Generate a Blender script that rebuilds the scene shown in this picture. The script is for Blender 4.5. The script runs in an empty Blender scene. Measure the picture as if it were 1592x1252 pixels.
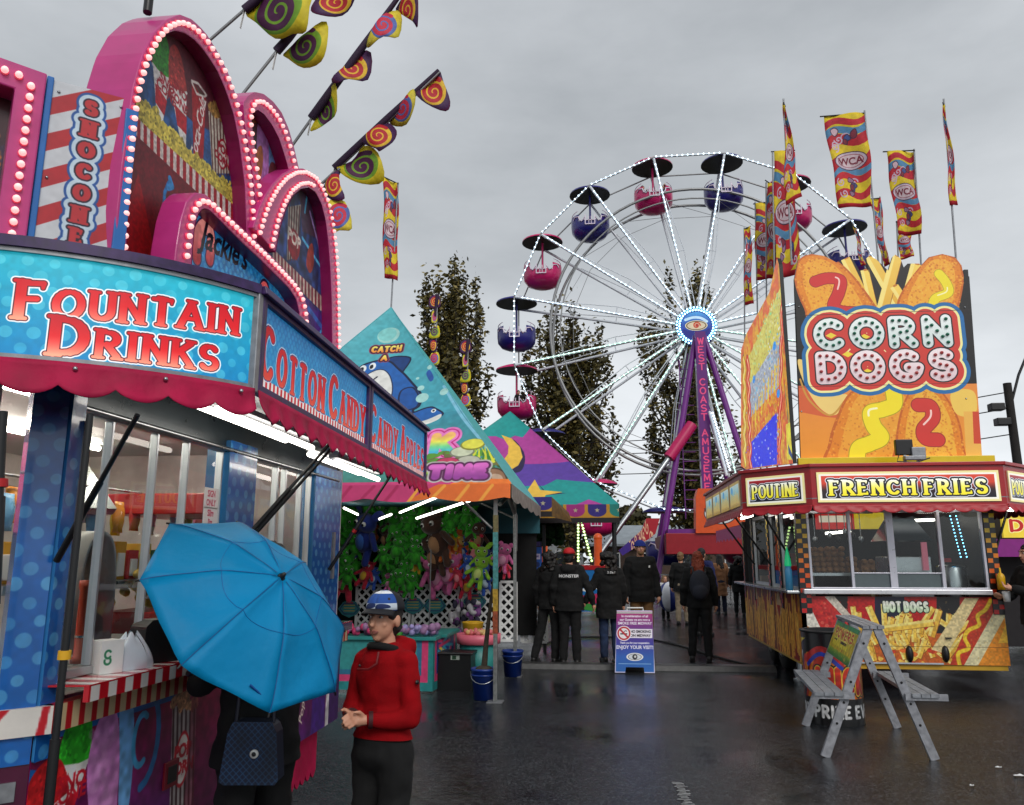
import bpy, bmesh, math, random
import numpy as np
from mathutils import Vector, Matrix, noise as mnoise
R = math.radians
S = bpy.context.scene
COL = S.collection
random.seed(7); RNG = np.random.default_rng(7)

# ---------------------------------------------------------------- camera (X right, Y down the midway, Z up; metres)
F = 1217.0; YAW = R(6.74); PITCH = math.atan(242/F); EYE = 1.6
cd = bpy.data.cameras.new('camera'); cam = bpy.data.objects.new('camera', cd); COL.objects.link(cam)
cam.location = (0, 0, EYE); cam.rotation_euler = (R(90)+PITCH, 0, YAW)
cd.sensor_fit = 'HORIZONTAL'; cd.sensor_width = 36.0; cd.lens = F/1592*36.0
cd.clip_start = 0.05; cd.clip_end = 3000
S.camera = cam
# ---------------------------------------------------------------- overcast sky and a broad soft sun
SUN_EL, SUN_AZ = R(40), R(155)       # azimuth clockwise from +Y; behind the camera, a little to its right
w = bpy.data.worlds.new('World'); S.world = w; w.use_nodes = True
nt = w.node_tree; N = nt.nodes; L = nt.links; N.clear()
out = N.new('ShaderNodeOutputWorld'); bg = N.new('ShaderNodeBackground')
sky = N.new('ShaderNodeTexSky'); sky.sky_type = 'NISHITA'; sky.sun_disc = False
sky.sun_elevation = SUN_EL; sky.sun_rotation = SUN_AZ; sky.dust_density = 4; sky.air_density = 1.0
hs = N.new('ShaderNodeHueSaturation'); hs.inputs['Saturation'].default_value = .18
L.new(sky.outputs[0], hs.inputs['Color'])
tc = N.new('ShaderNodeTexCoord'); mp = N.new('ShaderNodeMapping'); mp.inputs['Scale'].default_value = (1.2, 1.2, 3.2)
L.new(tc.outputs['Generated'], mp.inputs[0])
n1 = N.new('ShaderNodeTexNoise'); n1.inputs['Scale'].default_value = 1.1; n1.inputs['Detail'].default_value = 7; n1.inputs['Roughness'].default_value = .55
L.new(mp.outputs[0], n1.inputs[0])
cr = N.new('ShaderNodeValToRGB'); e = cr.color_ramp.elements
e[0].position = .36; e[0].color = (2.75, 2.98, 3.2, 1); e[1].position = .66; e[1].color = (4.75, 5.0, 5.25, 1)
L.new(n1.outputs['Fac'], cr.inputs[0])
sx = N.new('ShaderNodeSeparateXYZ'); L.new(tc.outputs['Generated'], sx.inputs[0])
hr = N.new('ShaderNodeValToRGB'); e = hr.color_ramp.elements      # the cloud deck thins towards the horizon
e[0].position = 0.0; e[0].color = (1.75, 1.75, 1.75, 1); e[1].position = .36; e[1].color = (1, 1, 1, 1)
q_ = hr.color_ramp.elements.new(.75); q_.color = (.92, .92, .93, 1); m_ = hr.color_ramp.elements.new(.12); m_.color = (1.38, 1.37, 1.36, 1)
L.new(sx.outputs['Z'], hr.inputs[0])
mu = N.new('ShaderNodeMixRGB'); mu.blend_type = 'MULTIPLY'; mu.inputs[0].default_value = 1
L.new(cr.outputs[0], mu.inputs[1]); L.new(hr.outputs[0], mu.inputs[2])
mx = N.new('ShaderNodeMixRGB'); mx.inputs[0].default_value = .88
L.new(hs.outputs[0], mx.inputs[1]); L.new(mu.outputs[0], mx.inputs[2])
L.new(mx.outputs[0], bg.inputs[0]); bg.inputs[1].default_value = .14
L.new(bg.outputs[0], out.inputs[0])
sd = bpy.data.lights.new('sun', 'SUN'); sd.energy = 1.3; sd.angle = R(24); sd.color = (1, .965, .92)
so = bpy.data.objects.new('sun', sd); COL.objects.link(so)
so.rotation_euler = (R(90)-SUN_EL, 0, R(180)-SUN_AZ); so.location = (6, -12, 14)
so.rotation_euler = Vector((math.sin(SUN_AZ)*math.cos(SUN_EL), math.cos(SUN_AZ)*math.cos(SUN_EL), math.sin(SUN_EL))).to_track_quat('Z', 'Y').to_euler()
S.view_settings.view_transform = 'Standard'; S.view_settings.look = 'None'; S.view_settings.exposure = 0.06; S.view_settings.gamma = 1
S.cycles.max_bounces = 7; S.cycles.diffuse_bounces = 3; S.cycles.glossy_bounces = 4; S.cycles.transmission_bounces = 6; S.cycles.transparent_max_bounces = 10
S.cycles.sample_clamp_indirect = 4; S.cycles.caustics_reflective = False; S.cycles.caustics_refractive = False

# ---------------------------------------------------------------- measuring: sight lines of the photograph onto real planes
_r = Vector((math.cos(YAW), math.sin(YAW), 0)); _h = Vector((-math.sin(YAW), math.cos(YAW), 0))
_f = _h*math.cos(PITCH) + Vector((0, 0, math.sin(PITCH))); _u = -_h*math.sin(PITCH) + Vector((0, 0, math.cos(PITCH)))
def ray(px, py): return _f + _r*((px-796)/F) + _u*((626-py)/F)
def at(px, py, X=None, Y=None, Z=None):
    d = ray(px, py)
    t = X/d.x if X is not None else Y/d.y if Y is not None else (Z-EYE)/d.z
    return Vector((0, 0, EYE)) + d*t

class Fr:
    """A flat working plane: origin, two axes, a normal."""
    def __init__(s, O, U, V=(0, 0, 1)):
        s.O = Vector(O); s.U = Vector(U).normalized(); s.V = Vector(V).normalized(); s.N = s.U.cross(s.V).normalized()
    def p(s, u, v, n=0.0): return s.O + s.U*u + s.V*v + s.N*n
    def px(s, x, y, n=0.0):
        d = ray(x, y); c = Vector((0, 0, EYE)); t = (s.O + s.N*n - c).dot(s.N)/d.dot(s.N)
        q = c + d*t - s.O
        return (q.dot(s.U), q.dot(s.V))
    def pxs(s, pts, n=0.0): return [s.px(a, b, n) for a, b in pts]

# ---------------------------------------------------------------- materials
MATS = {}
def srgb(c):
    c = [x/255 for x in c[:3]]
    return tuple(x/12.92 if x <= .04045 else ((x+.055)/1.055)**2.4 for x in c) + (1,)
def mat(name, c, rough=.5, metal=0, emit=0, emitc=None, var=.12, scale=9, bump=0, bscale=60, spec=.5, coat=0, trans=0, alpha=1, sheen=0):
    if name in MATS: return MATS[name]
    m = bpy.data.materials.new(name); m.use_nodes = True; MATS[name] = m
    nt = m.node_tree; b = nt.nodes['Principled BSDF']
    col = srgb(c)
    b.inputs['Base Color'].default_value = col; b.inputs['Roughness'].default_value = rough; b.inputs['Metallic'].default_value = metal
    b.inputs['Specular IOR Level'].default_value = spec; b.inputs['Coat Weight'].default_value = coat; b.inputs['Coat Roughness'].default_value = .08
    b.inputs['Transmission Weight'].default_value = trans; b.inputs['Alpha'].default_value = alpha; b.inputs['Sheen Weight'].default_value = sheen
    tc = nt.nodes.new('ShaderNodeTexCoord')
    if var:
        n = nt.nodes.new('ShaderNodeTexNoise'); n.inputs['Scale'].default_value = scale; n.inputs['Detail'].default_value = 5
        nt.links.new(tc.outputs['Object'], n.inputs[0])
        r = nt.nodes.new('ShaderNodeMapRange'); r.inputs[1].default_value = .3; r.inputs[2].default_value = .7; r.inputs[3].default_value = 1-var; r.inputs[4].default_value = 1+var*.4
        nt.links.new(n.outputs['Fac'], r.inputs[0])
        x = nt.nodes.new('ShaderNodeVectorMath'); x.operation = 'SCALE'; x.inputs[0].default_value = col[:3]
        nt.links.new(r.outputs[0], x.inputs['Scale']); nt.links.new(x.outputs[0], b.inputs['Base Color'])
        r2 = nt.nodes.new('ShaderNodeMapRange'); r2.inputs[3].default_value = max(.02, rough-.1); r2.inputs[4].default_value = min(1, rough+.12)
        nt.links.new(n.outputs['Fac'], r2.inputs[0]); nt.links.new(r2.outputs[0], b.inputs['Roughness'])
    if bump:
        n = nt.nodes.new('ShaderNodeTexNoise'); n.inputs['Scale'].default_value = bscale; n.inputs['Detail'].default_value = 4
        nt.links.new(tc.outputs['Object'], n.inputs[0])
        bp = nt.nodes.new('ShaderNodeBump'); bp.inputs['Strength'].default_value = bump; bp.inputs['Distance'].default_value = .02
        nt.links.new(n.outputs['Fac'], bp.inputs['Height']); nt.links.new(bp.outputs[0], b.inputs['Normal'])
    if emit:
        b.inputs['Emission Color'].default_value = srgb(emitc or c); b.inputs['Emission Strength'].default_value = emit
    return m
def art_mat(name, art, rough=.4, emit=0, coat=0, grime=.14, back=False, trans=0):
    """Printed vinyl: the artwork is computed below, pixel by pixel, then mapped flat onto the real board."""
    h, wd, _ = art.a.shape
    im = bpy.data.images.new(name, wd, h); buf = np.ones((h, wd, 4), np.float32); buf[..., :3] = np.clip(art.a/255., 0, 1)
    im.pixels.foreach_set(buf.ravel()); im.pack()
    m = bpy.data.materials.new(name); m.use_nodes = True; nt = m.node_tree; b = nt.nodes['Principled BSDF']
    t = nt.nodes.new('ShaderNodeTexImage'); t.image = im; t.extension = 'EXTEND'
    uv = nt.nodes.new('ShaderNodeUVMap'); uv.uv_map = 'uv'; nt.links.new(uv.outputs[0], t.inputs[0])
    tc = nt.nodes.new('ShaderNodeTexCoord'); n = nt.nodes.new('ShaderNodeTexNoise'); n.inputs['Scale'].default_value = 6; n.inputs['Detail'].default_value = 7; n.inputs['Roughness'].default_value = .65
    nt.links.new(tc.outputs['Object'], n.inputs[0])
    r = nt.nodes.new('ShaderNodeMapRange'); r.inputs[1].default_value = .32; r.inputs[2].default_value = .62; r.inputs[3].default_value = 1-grime; r.inputs[4].default_value = 1
    nt.links.new(n.outputs['Fac'], r.inputs[0])
    x = nt.nodes.new('ShaderNodeVectorMath'); x.operation = 'SCALE'; nt.links.new(t.outputs[0], x.inputs[0]); nt.links.new(r.outputs[0], x.inputs['Scale'])
    nt.links.new(x.outputs[0], b.inputs['Base Color']); b.inputs['Roughness'].default_value = rough; b.inputs['Coat Weight'].default_value = coat; b.inputs['Coat Roughness'].default_value = .05
    if emit:
        nt.links.new(x.outputs[0], b.inputs['Emission Color']); b.inputs['Emission Strength'].default_value = emit
    m['b'] = (art.u0, art.u1, art.v0, art.v1)
    return m

# ---------------------------------------------------------------- objects
def tag(o, label=None, cat=None, group=None, kind=None):
    if label: o['label'] = label
    if cat: o['category'] = cat
    if group: o['group'] = group
    if kind: o['kind'] = kind
    return o
def thing(name, loc, label, cat, group=None, rz=0):
    o = bpy.data.objects.new(name, None); COL.objects.link(o); o.location = loc; o.rotation_euler = (0, 0, rz)
    o.empty_display_size = .2
    return tag(o, label, cat, group)
def dup(o, parent=None):
    c = o.copy(); COL.objects.link(c); c.parent = parent
    for ch in list(o.children): dup(ch, c)
    return c
def put(me, name, mats, parent=None, smooth=None):
    o = bpy.data.objects.new(name, me); COL.objects.link(o)
    for m in mats: me.materials.append(m)
    if parent:
        o.parent = parent
        if not getattr(parent, 'local_space', False): pass
    return o
def orth(d):
    d = Vector(d).normalized(); a = Vector((0, 0, 1)) if abs(d.z) < .9 else Vector((1, 0, 0))
    u = d.cross(a).normalized(); return u, d.cross(u).normalized()

class MB:
    """Collects faces in world space; build() links ONE mesh object (made local to its parent)."""
    def __init__(s): s.v = []; s.f = []; s.m = []; s.s = []; s.uv = []
    def add(s, vs, fs, mat=0, smooth=False, uvs=None):
        k = len(s.v); s.v += [tuple(p) for p in vs]
        for i, f in enumerate(fs):
            s.f.append([k+j for j in f]); s.m.append(mat); s.s.append(smooth)
            s.uv.append(uvs[i] if uvs else None)
        return s
    def box(s, a, b, mat=0, M=None):
        x0, y0, z0 = a; x1, y1, z1 = b
        vs = [Vector(p) for p in ((x0,y0,z0),(x1,y0,z0),(x1,y1,z0),(x0,y1,z0),(x0,y0,z1),(x1,y0,z1),(x1,y1,z1),(x0,y1,z1))]
        if M is not None: vs = [M @ p for p in vs]
        return s.add(vs, [(0,3,2,1),(4,5,6,7),(0,1,5,4),(1,2,6,5),(2,3,7,6),(3,0,4,7)], mat)
    def fbox(s, fr, u0, u1, v0, v1, n0, n1, mat=0):
        vs = [fr.p(u, v, n) for n in (n0, n1) for (u, v) in ((u0,v0),(u1,v0),(u1,v1),(u0,v1))]
        return s.add(vs, [(0,3,2,1),(4,5,6,7),(0,1,5,4),(1,2,6,5),(2,3,7,6),(3,0,4,7)], mat)
    def bar(s, p, q, w, h=None, mat=0, up=None):
        p = Vector(p); q = Vector(q); d = (q-p).normalized(); h = h or w
        if up is None: u, v = orth(d)
        else: u = d.cross(Vector(up)).normalized(); v = d.cross(u).normalized()
        vs = [c + u*(a*w/2) + v*(b*h/2) for c in (p, q) for a, b in ((-1,-1),(1,-1),(1,1),(-1,1))]
        return s.add(vs, [(0,1,2,3),(7,6,5,4),(0,4,5,1),(1,5,6,2),(2,6,7,3),(3,7,4,0)], mat)
    def tube(s, pts, r, n=8, mat=0, caps=True, closed=False):
        pts = [Vector(p) for p in pts]; m = len(pts); rs = r if isinstance(r, (list, tuple)) else [r]*m
        vs = []; u = None
        for i, p in enumerate(pts):
            d = (pts[(i+1) % m] - pts[i-1]) if closed else (pts[min(i+1, m-1)] - pts[max(i-1, 0)])
            d = d.normalized() if d.length > 1e-9 else Vector((0,0,1))
            if u is None: u, _ = orth(d)
            u = (u - d*u.dot(d)); u = u.normalized() if u.length > 1e-6 else orth(d)[0]; v = d.cross(u)
            vs += [p + (u*math.cos(2*math.pi*k/n) + v*math.sin(2*math.pi*k/n))*rs[i] for k in range(n)]
        fs = []
        for i in range(m if closed else m-1):
            j = (i+1) % m
            fs += [(i*n+k, i*n+(k+1) % n, j*n+(k+1) % n, j*n+k) for k in range(n)]
        s.add(vs, fs, mat, True)
        if caps and not closed:
            k = len(s.v); s.add(vs[:n], [tuple(range(n-1, -1, -1))], mat); s.add(vs[-n:], [tuple(range(n))], mat)
        return s
    def lathe(s, prof, c=(0,0,0), n=20, mat=0, axis=(0,0,1), smooth=True, sx=1, sy=1):
        c = Vector(c); d = Vector(axis).normalized()
        u, v = (Vector((1,0,0)), Vector((0,1,0))) if abs(d.z) > .999 else orth(d)
        vs = [c + d*z + (u*math.cos(2*math.pi*k/n)*sx + v*math.sin(2*math.pi*k/n)*sy)*r for r, z in prof for k in range(n)]
        fs = [(i*n+k, i*n+(k+1) % n, (i+1)*n+(k+1) % n, (i+1)*n+k) for i in range(len(prof)-1) for k in range(n)]
        s.add(vs, fs, mat, smooth)
        if prof[0][0] > 1e-5: s.add(vs[:n], [tuple(range(n-1, -1, -1))], mat)
        if prof[-1][0] > 1e-5: s.add(vs[-n:], [tuple(range(n))], mat)
        return s
    def ball(s, c, r, mat=0, n=12, m=8, M=None):
        r = r if isinstance(r, (list, tuple)) else (r, r, r); c = Vector(c); vs = []; fs = []
        for i in range(m+1):
            a = math.pi*i/m
            for k in range(n):
                b = 2*math.pi*k/n; p = Vector((r[0]*math.sin(a)*math.cos(b), r[1]*math.sin(a)*math.sin(b), r[2]*math.cos(a)))
                vs.append(c + (M @ p if M is not None else p))
        fs = [(i*n+k, (i+1)*n+k, (i+1)*n+(k+1) % n, i*n+(k+1) % n) for i in range(m) for k in range(n)]
        return s.add(vs, fs, mat, True)
    def cap(s, p, a, q, b, mat=0, n=12):
        p = Vector(p); q = Vector(q); d = (q-p); d = d.normalized() if d.length > 1e-6 else Vector((0,0,1))
        pts = [p - d*a*math.cos(t) for t in (0.02, .5, 1.0)] + [p] + [q] + [q + d*b*math.cos(t) for t in (1.0, .5, .02)]
        rs = [a*math.sin(t) for t in (0.02, .5, 1.0)] + [a, b] + [b*math.sin(t) for t in (1.0, .5, .02)]
        return s.tube(pts, rs, n, mat)
    def board(s, fr, o, n0, n1, front=0, side=1, am=None, back=None):
        """A sheet cut to an outline, with thickness; its front carries the artwork of material am."""
        k = len(o); A = sum(o[i-1][0]*o[i][1]-o[i][0]*o[i-1][1] for i in range(k))
        if A < 0: o = o[::-1]
        uv = None
        if am is not None:
            u0, u1, v0, v1 = am['b']; uv = [[((u-u0)/(u1-u0), (v-v0)/(v1-v0)) for u, v in o]]
        s.add([fr.p(u, v, n1) for u, v in o], [tuple(range(k))], front, False, uv)
        s.add([fr.p(u, v, n0) for u, v in o], [tuple(range(k-1, -1, -1))], side if back is None else back)
        vs = [fr.p(u, v, n) for n in (n0, n1) for u, v in o]
        s.add(vs, [(i, (i+1) % k, k+(i+1) % k, k+i) for i in range(k)], side)
        return s
    def ring(s, fr, a, b, n0, n1, mat=0, closed=True):
        """A raised band between two outlines of equal point count."""
        k = len(a); vs = [fr.p(u, v, n) for n in (n0, n1) for o in (a, b) for u, v in o]; fs = []
        for i in range(k if closed else k-1):
            j = (i+1) % k; A0, A1, B0, B1 = i, j, k+i, k+j; C0, C1, D0, D1 = 2*k+i, 2*k+j, 3*k+i, 3*k+j
            fs += [(C0, D0, D1, C1), (A0, C0, C1, A1), (B0, B1, D1, D0), (A0, A1, B1, B0)]
        if not closed:
            fs += [(0, k, 3*k, 2*k), (k-1, 3*k-1, 4*k-1, 2*k-1)]
        return s.add(vs, fs, mat)
    def grid(s, fn, nu, nv, mat=0, smooth=True, am=None, uvfn=None):
        vs = [fn(i/nu, j/nv) for j in range(nv+1) for i in range(nu+1)]; W = nu+1
        fs = [(j*W+i, j*W+i+1, (j+1)*W+i+1, (j+1)*W+i) for j in range(nv) for i in range(nu)]
        g = uvfn or (lambda a, b: (a, b))
        uv = [[g(*q) for q in ((i/nu, j/nv), ((i+1)/nu, j/nv), ((i+1)/nu, (j+1)/nv), (i/nu, (j+1)/nv))] for j in range(nv) for i in range(nu)]
        return s.add(vs, fs, mat, smooth, uv)
    def mesh(s, name, inv=None):
        me = bpy.data.meshes.new(name)
        vs = s.v if inv is None else [tuple(inv @ Vector(p)) for p in s.v]
        me.from_pydata(vs, [], s.f); me.polygons.foreach_set('material_index', s.m); me.polygons.foreach_set('use_smooth', s.s)
        if any(u is not None for u in s.uv):
            ul = me.uv_layers.new(name='uv'); flat = []
            for f, u in zip(s.f, s.uv):
                for k in range(len(f)): flat += list(u[k]) if u is not None else (0.0, 0.0)
            ul.data.foreach_set('uv', flat)
        me.update(); return me
    def build(s, name, mats, parent=None, bevel=0, solid=0, label=None):
        inv = None
        if parent is not None:
            inv = world_of(parent).inverted()
        mats = mats if isinstance(mats, (list, tuple)) else [mats]
        o = put(s.mesh(name, inv), name, mats, parent)
        if solid:
            md = o.modifiers.new('thickness', 'SOLIDIFY'); md.thickness = solid; md.offset = 0
        if bevel:
            md = o.modifiers.new('bevel', 'BEVEL'); md.width = bevel; md.segments = 2; md.limit_method = 'ANGLE'; md.angle_limit = R(40)
        if label: o['label'] = label
        return o
def world_of(o):
    M = Matrix.LocRotScale(o.location, o.rotation_euler, o.scale)
    return world_of(o.parent) @ M if o.parent else M
def organic(mb, voxel, smooth=2, wrinkle=0, wscale=9):
    """Fuse overlapping closed volumes into one continuous skin."""
    me = mb.mesh('tmp'); o = bpy.data.objects.new('tmp', me); COL.objects.link(o)
    md = o.modifiers.new('r', 'REMESH'); md.mode = 'VOXEL'; md.voxel_size = voxel; md.use_smooth_shade = True
    if smooth:
        sm = o.modifiers.new('s', 'SMOOTH'); sm.factor = .5; sm.iterations = smooth
    dg = bpy.context.evaluated_depsgraph_get(); ne = bpy.data.meshes.new_from_object(o.evaluated_get(dg))
    bpy.data.objects.remove(o); bpy.data.meshes.remove(me)
    if wrinkle:
        n = len(ne.vertices); co = np.empty(n*3, np.float32); no = np.empty(n*3, np.float32)
        ne.vertices.foreach_get('co', co); ne.vertices.foreach_get('normal', no); co = co.reshape(-1, 3); no = no.reshape(-1, 3)
        d = np.array([mnoise.noise((p[0]*wscale, p[1]*wscale, p[2]*wscale*1.7)) + .5*mnoise.noise((p[0]*wscale*2.3+5, p[1]*wscale*2.3, p[2]*wscale*3.5)) for p in co], np.float32)
        co += no*(d*wrinkle)[:, None]; ne.vertices.foreach_set('co', co.ravel()); ne.update()
    ne.materials.clear()
    return ne
# ---------------------------------------------------------------- painter: artwork for printed boards, cloth and decals
def arc(cx, cy, rx, ry, a0, a1, n=None):
    n = n or max(4, int(abs(a1-a0)/18))
    return [(cx+rx*math.cos(R(a0+(a1-a0)*i/n)), cy+ry*math.sin(R(a0+(a1-a0)*i/n))) for i in range(n+1)]
def smooth_closed(p, k=5):
    o = []; n = len(p)
    for i in range(n):
        a, b, c, d = p[i-1], p[i], p[(i+1) % n], p[(i+2) % n]
        for j in range(k):
            t = j/k
            o.append(tuple(.5*((2*b[q]) + (-a[q]+c[q])*t + (2*a[q]-5*b[q]+4*c[q]-d[q])*t*t + (-a[q]+3*b[q]-3*c[q]+d[q])*t**3) for q in (0, 1)))
    return o
def smooth_open(p, k=6):
    q = [p[0]] + list(p) + [p[-1]]; o = []
    for i in range(1, len(q)-2):
        a, b, c, d = q[i-1], q[i], q[i+1], q[i+2]
        for j in range(k):
            t = j/k
            o.append(tuple(.5*((2*b[m]) + (-a[m]+c[m])*t + (2*a[m]-5*b[m]+4*c[m]-d[m])*t*t + (-a[m]+3*b[m]-3*c[m]+d[m])*t**3) for m in range(len(b))))
    o.append(tuple(p[-1])); return o
GL = {
'A': (.8, [[(0,0),(.4,1)], [(.4,1),(.8,0)], [(.15,.33),(.65,.33)]]),
'B': (.62, [[(0,0),(0,1)], [(0,1),(.3,1)]+arc(.3,.76,.27,.24,90,-90)+[(0,.52)], [(0,.52),(.32,.52)]+arc(.32,.26,.3,.26,90,-90)+[(0,0)]]),
'C': (.76, [arc(.42,.5,.42,.5,48,312)]),
'D': (.72, [[(0,0),(0,1)], [(0,1),(.27,1)]+arc(.27,.5,.45,.5,90,-90)+[(0,0)]]),
'E': (.58, [[(0,0),(0,1)], [(0,1),(.55,1)], [(0,.52),(.42,.52)], [(0,0),(.58,0)]]),
'F': (.55, [[(0,0),(0,1)], [(0,1),(.55,1)], [(0,.52),(.42,.52)]]),
'G': (.84, [arc(.42,.5,.42,.5,48,350)+[(.82,.40)], [(.82,.42),(.5,.42)]]),
'H': (.68, [[(0,0),(0,1)], [(.68,0),(.68,1)], [(0,.52),(.68,.52)]]),
'I': (.12, [[(.06,0),(.06,1)]]),
'J': (.5, [[(.5,1),(.5,.28)]+arc(.25,.28,.25,.28,0,-170)]),
'K': (.64, [[(0,0),(0,1)], [(.6,1),(0,.42)], [(.2,.6),(.64,0)]]),
'L': (.55, [[(0,0),(0,1)], [(0,0),(.55,0)]]),
'M': (.86, [[(0,0),(.05,1)], [(.05,1),(.43,.2)], [(.43,.2),(.81,1)], [(.81,1),(.86,0)]]),
'N': (.66, [[(0,0),(0,1)], [(0,1),(.66,0)], [(.66,0),(.66,1)]]),
'O': (.86, [arc(.43,.5,.43,.5,0,360)]),
'P': (.6, [[(0,0),(0,1)], [(0,1),(.28,1)]+arc(.28,.74,.3,.26,90,-90)+[(0,.48)]]),
'Q': (.86, [arc(.43,.5,.43,.5,0,360), [(.5,.3),(.85,-.05)]]),
'R': (.66, [[(0,0),(0,1)], [(0,1),(.28,1)]+arc(.28,.74,.3,.26,90,-90)+[(0,.48)], [(.26,.48),(.64,0)]]),
'S': (.62, [arc(.32,.75,.28,.25,35,270)+arc(.31,.25,.31,.25,90,-145)]),
'T': (.7, [[(0,1),(.7,1)], [(.35,0),(.35,1)]]),
'U': (.64, [[(0,1),(0,.31)]+arc(.32,.31,.32,.31,180,360)+[(.64,1)]]),
'V': (.76, [[(0,1),(.38,0)], [(.38,0),(.76,1)]]),
'W': (1.0, [[(0,1),(.25,0)], [(.25,0),(.5,.85)], [(.5,.85),(.75,0)], [(.75,0),(1,1)]]),
'X': (.7, [[(0,0),(.7,1)], [(0,1),(.7,0)]]),
'Y': (.72, [[(0,1),(.36,.45)], [(.72,1),(.36,.45)], [(.36,.45),(.36,0)]]),
'Z': (.62, [[(0,1),(.6,1)], [(.6,1),(0,0)], [(0,0),(.62,0)]]),
'!': (.1, [[(.05,1),(.05,.35)], [(.05,.02),(.05,0)]]), "'": (.1, [[(.05,1),(.03,.78)]]), '.': (.1, [[(.05,0),(.05,.01)]]),
'-': (.4, [[(0,.45),(.4,.45)]]), '$': (.62, [arc(.32,.75,.28,.25,35,270)+arc(.31,.25,.31,.25,90,-145), [(.31,-.1),(.31,1.1)]]),
'1': (.25, [[(.02,.8),(.2,1)], [(.2,1),(.2,0)]]), '0': (.66, [arc(.33,.5,.33,.5,0,360)]), '5': (.6, [[(.55,1),(.08,1),(.04,.56)]+arc(.28,.32,.31,.32,130,-140)]),
}
class Art:
    def __init__(s, u0, u1, v0, v1, ppm, bg=(255,255,255)):
        s.u0, s.u1, s.v0, s.v1, s.k = u0, u1, v0, v1, ppm
        s.W = max(8, int((u1-u0)*ppm)); s.H = max(8, int((v1-v0)*ppm))
        s.a = np.empty((s.H, s.W, 3), np.float32); s.a[:] = bg
        s.us = u0 + (np.arange(s.W)+.5)/s.W*(u1-u0); s.vs = v0 + (np.arange(s.H)+.5)/s.H*(v1-v0)
    def win(s, a, b, c, d):
        i0 = max(0, int((a-s.u0)*s.k)-2); i1 = min(s.W, int((b-s.u0)*s.k)+3); j0 = max(0, int((c-s.v0)*s.k)-2); j1 = min(s.H, int((d-s.v0)*s.k)+3)
        if i1 <= i0 or j1 <= j0: return None
        U, V = np.meshgrid(s.us[i0:i1], s.vs[j0:j1]); return (slice(j0, j1), slice(i0, i1)), U, V
    def col(s, c, U, V, box=None):
        if callable(c): return c(U, V)
        c = np.asarray(c, np.float32)
        if c.ndim == 2:            # two or more colours: vertical blend over the shape's own height, bottom to top
            t = np.clip((V-box[2])/max(1e-6, box[3]-box[2]), 0, 1)*(len(c)-1); i = np.clip(t.astype(int), 0, len(c)-2); f = (t-i)[..., None]
            return c[i]*(1-f) + c[i+1]*f
        return c
    def mix(s, sl, m, c):
        m = m[..., None]; s.a[sl] = s.a[sl]*(1-m) + c*m
    def poly(s, p, c, op=1):
        p = np.asarray(p, np.float64); b = (p[:, 0].min(), p[:, 0].max(), p[:, 1].min(), p[:, 1].max()); r = s.win(*b)
        if r is None: return
        sl, U, V = r; acc = np.zeros(U.shape, np.float32)
        for ou, ov in ((-.25, -.12), (.25, .12), (-.12, .25), (.12, -.25)):
            UU = U+ou/s.k; VV = V+ov/s.k; ins = np.zeros(U.shape, bool)
            for i in range(len(p)):
                (x0, y0), (x1, y1) = p[i-1], p[i]
                if y0 == y1: continue
                ins ^= ((y0 > VV) != (y1 > VV)) & (UU < (x1-x0)*(VV-y0)/(y1-y0)+x0)
            acc += ins*.25
        s.mix(sl, acc*op, s.col(c, U, V, b))
    def sdf(s, segs, pad):
        """Distance to a set of round strokes: (x0,y0,r0,x1,y1,r1)"""
        q = np.asarray(segs); b = (min(q[:,0].min(), q[:,3].min())-pad, max(q[:,0].max(), q[:,3].max())+pad, min(q[:,1].min(), q[:,4].min())-pad, max(q[:,1].max(), q[:,4].max())+pad)
        r = s.win(*b)
        if r is None: return None
        sl, U, V = r; D = np.full(U.shape, 9e9, np.float32); i0, j0 = sl[1].start, sl[0].start
        for x0, y0, r0, x1, y1, r1 in segs:
            w2 = s.win(min(x0, x1)-pad, max(x0, x1)+pad, min(y0, y1)-pad, max(y0, y1)+pad)
            if w2 is None: continue
            s2, A, B = w2; dx, dy = x1-x0, y1-y0; l2 = dx*dx+dy*dy
            t = np.clip(((A-x0)*dx+(B-y0)*dy)/l2, 0, 1) if l2 > 1e-14 else np.zeros(A.shape)
            d = np.hypot(A-x0-t*dx, B-y0-t*dy) - (r0+(r1-r0)*t)
            k = (slice(s2[0].start-j0, s2[0].stop-j0), slice(s2[1].start-i0, s2[1].stop-i0)); D[k] = np.minimum(D[k], d)
        return sl, U, V, D, b
    def layers(s, segs, lay, box=None):
        pad = max(g for g, _ in lay) + max(max(q[2], q[5]) for q in segs) + 3/s.k; r = s.sdf(segs, pad)
        if r is None: return
        sl, U, V, D, b = r
        for g, c in lay: s.mix(sl, np.clip((g-D)*s.k+.5, 0, 1), s.col(c, U, V, box or (b[0], b[1], b[2]+pad, b[3]-pad)))
    def line(s, p, r, c, op=1, closed=False):
        rs = r if isinstance(r, (list, tuple)) else [r]*len(p); n = len(p)
        segs = [(p[i][0], p[i][1], rs[i], p[(i+1) % n][0], p[(i+1) % n][1], rs[(i+1) % n]) for i in range(n if closed else n-1)]
        if not segs: return
        s.layers(segs, [(0, c)])
    def blob(s, p, c, edge=None, er=0, k=5):
        q = smooth_closed(p, k); s.poly(q, c)
        if edge is not None: s.line(q, er, edge, closed=True)
    def disc(s, x, y, rx, c, ry=None, op=1):
        ry = ry or rx; r = s.win(x-rx, x+rx, y-ry, y+ry)
        if r is None: return
        sl, U, V = r; d = np.hypot((U-x)/rx, (V-y)/ry); s.mix(sl, np.clip((1-d)*min(rx, ry)*s.k+.5, 0, 1)*op, s.col(c, U, V, (x-rx, x+rx, y-ry, y+ry)))
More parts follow.
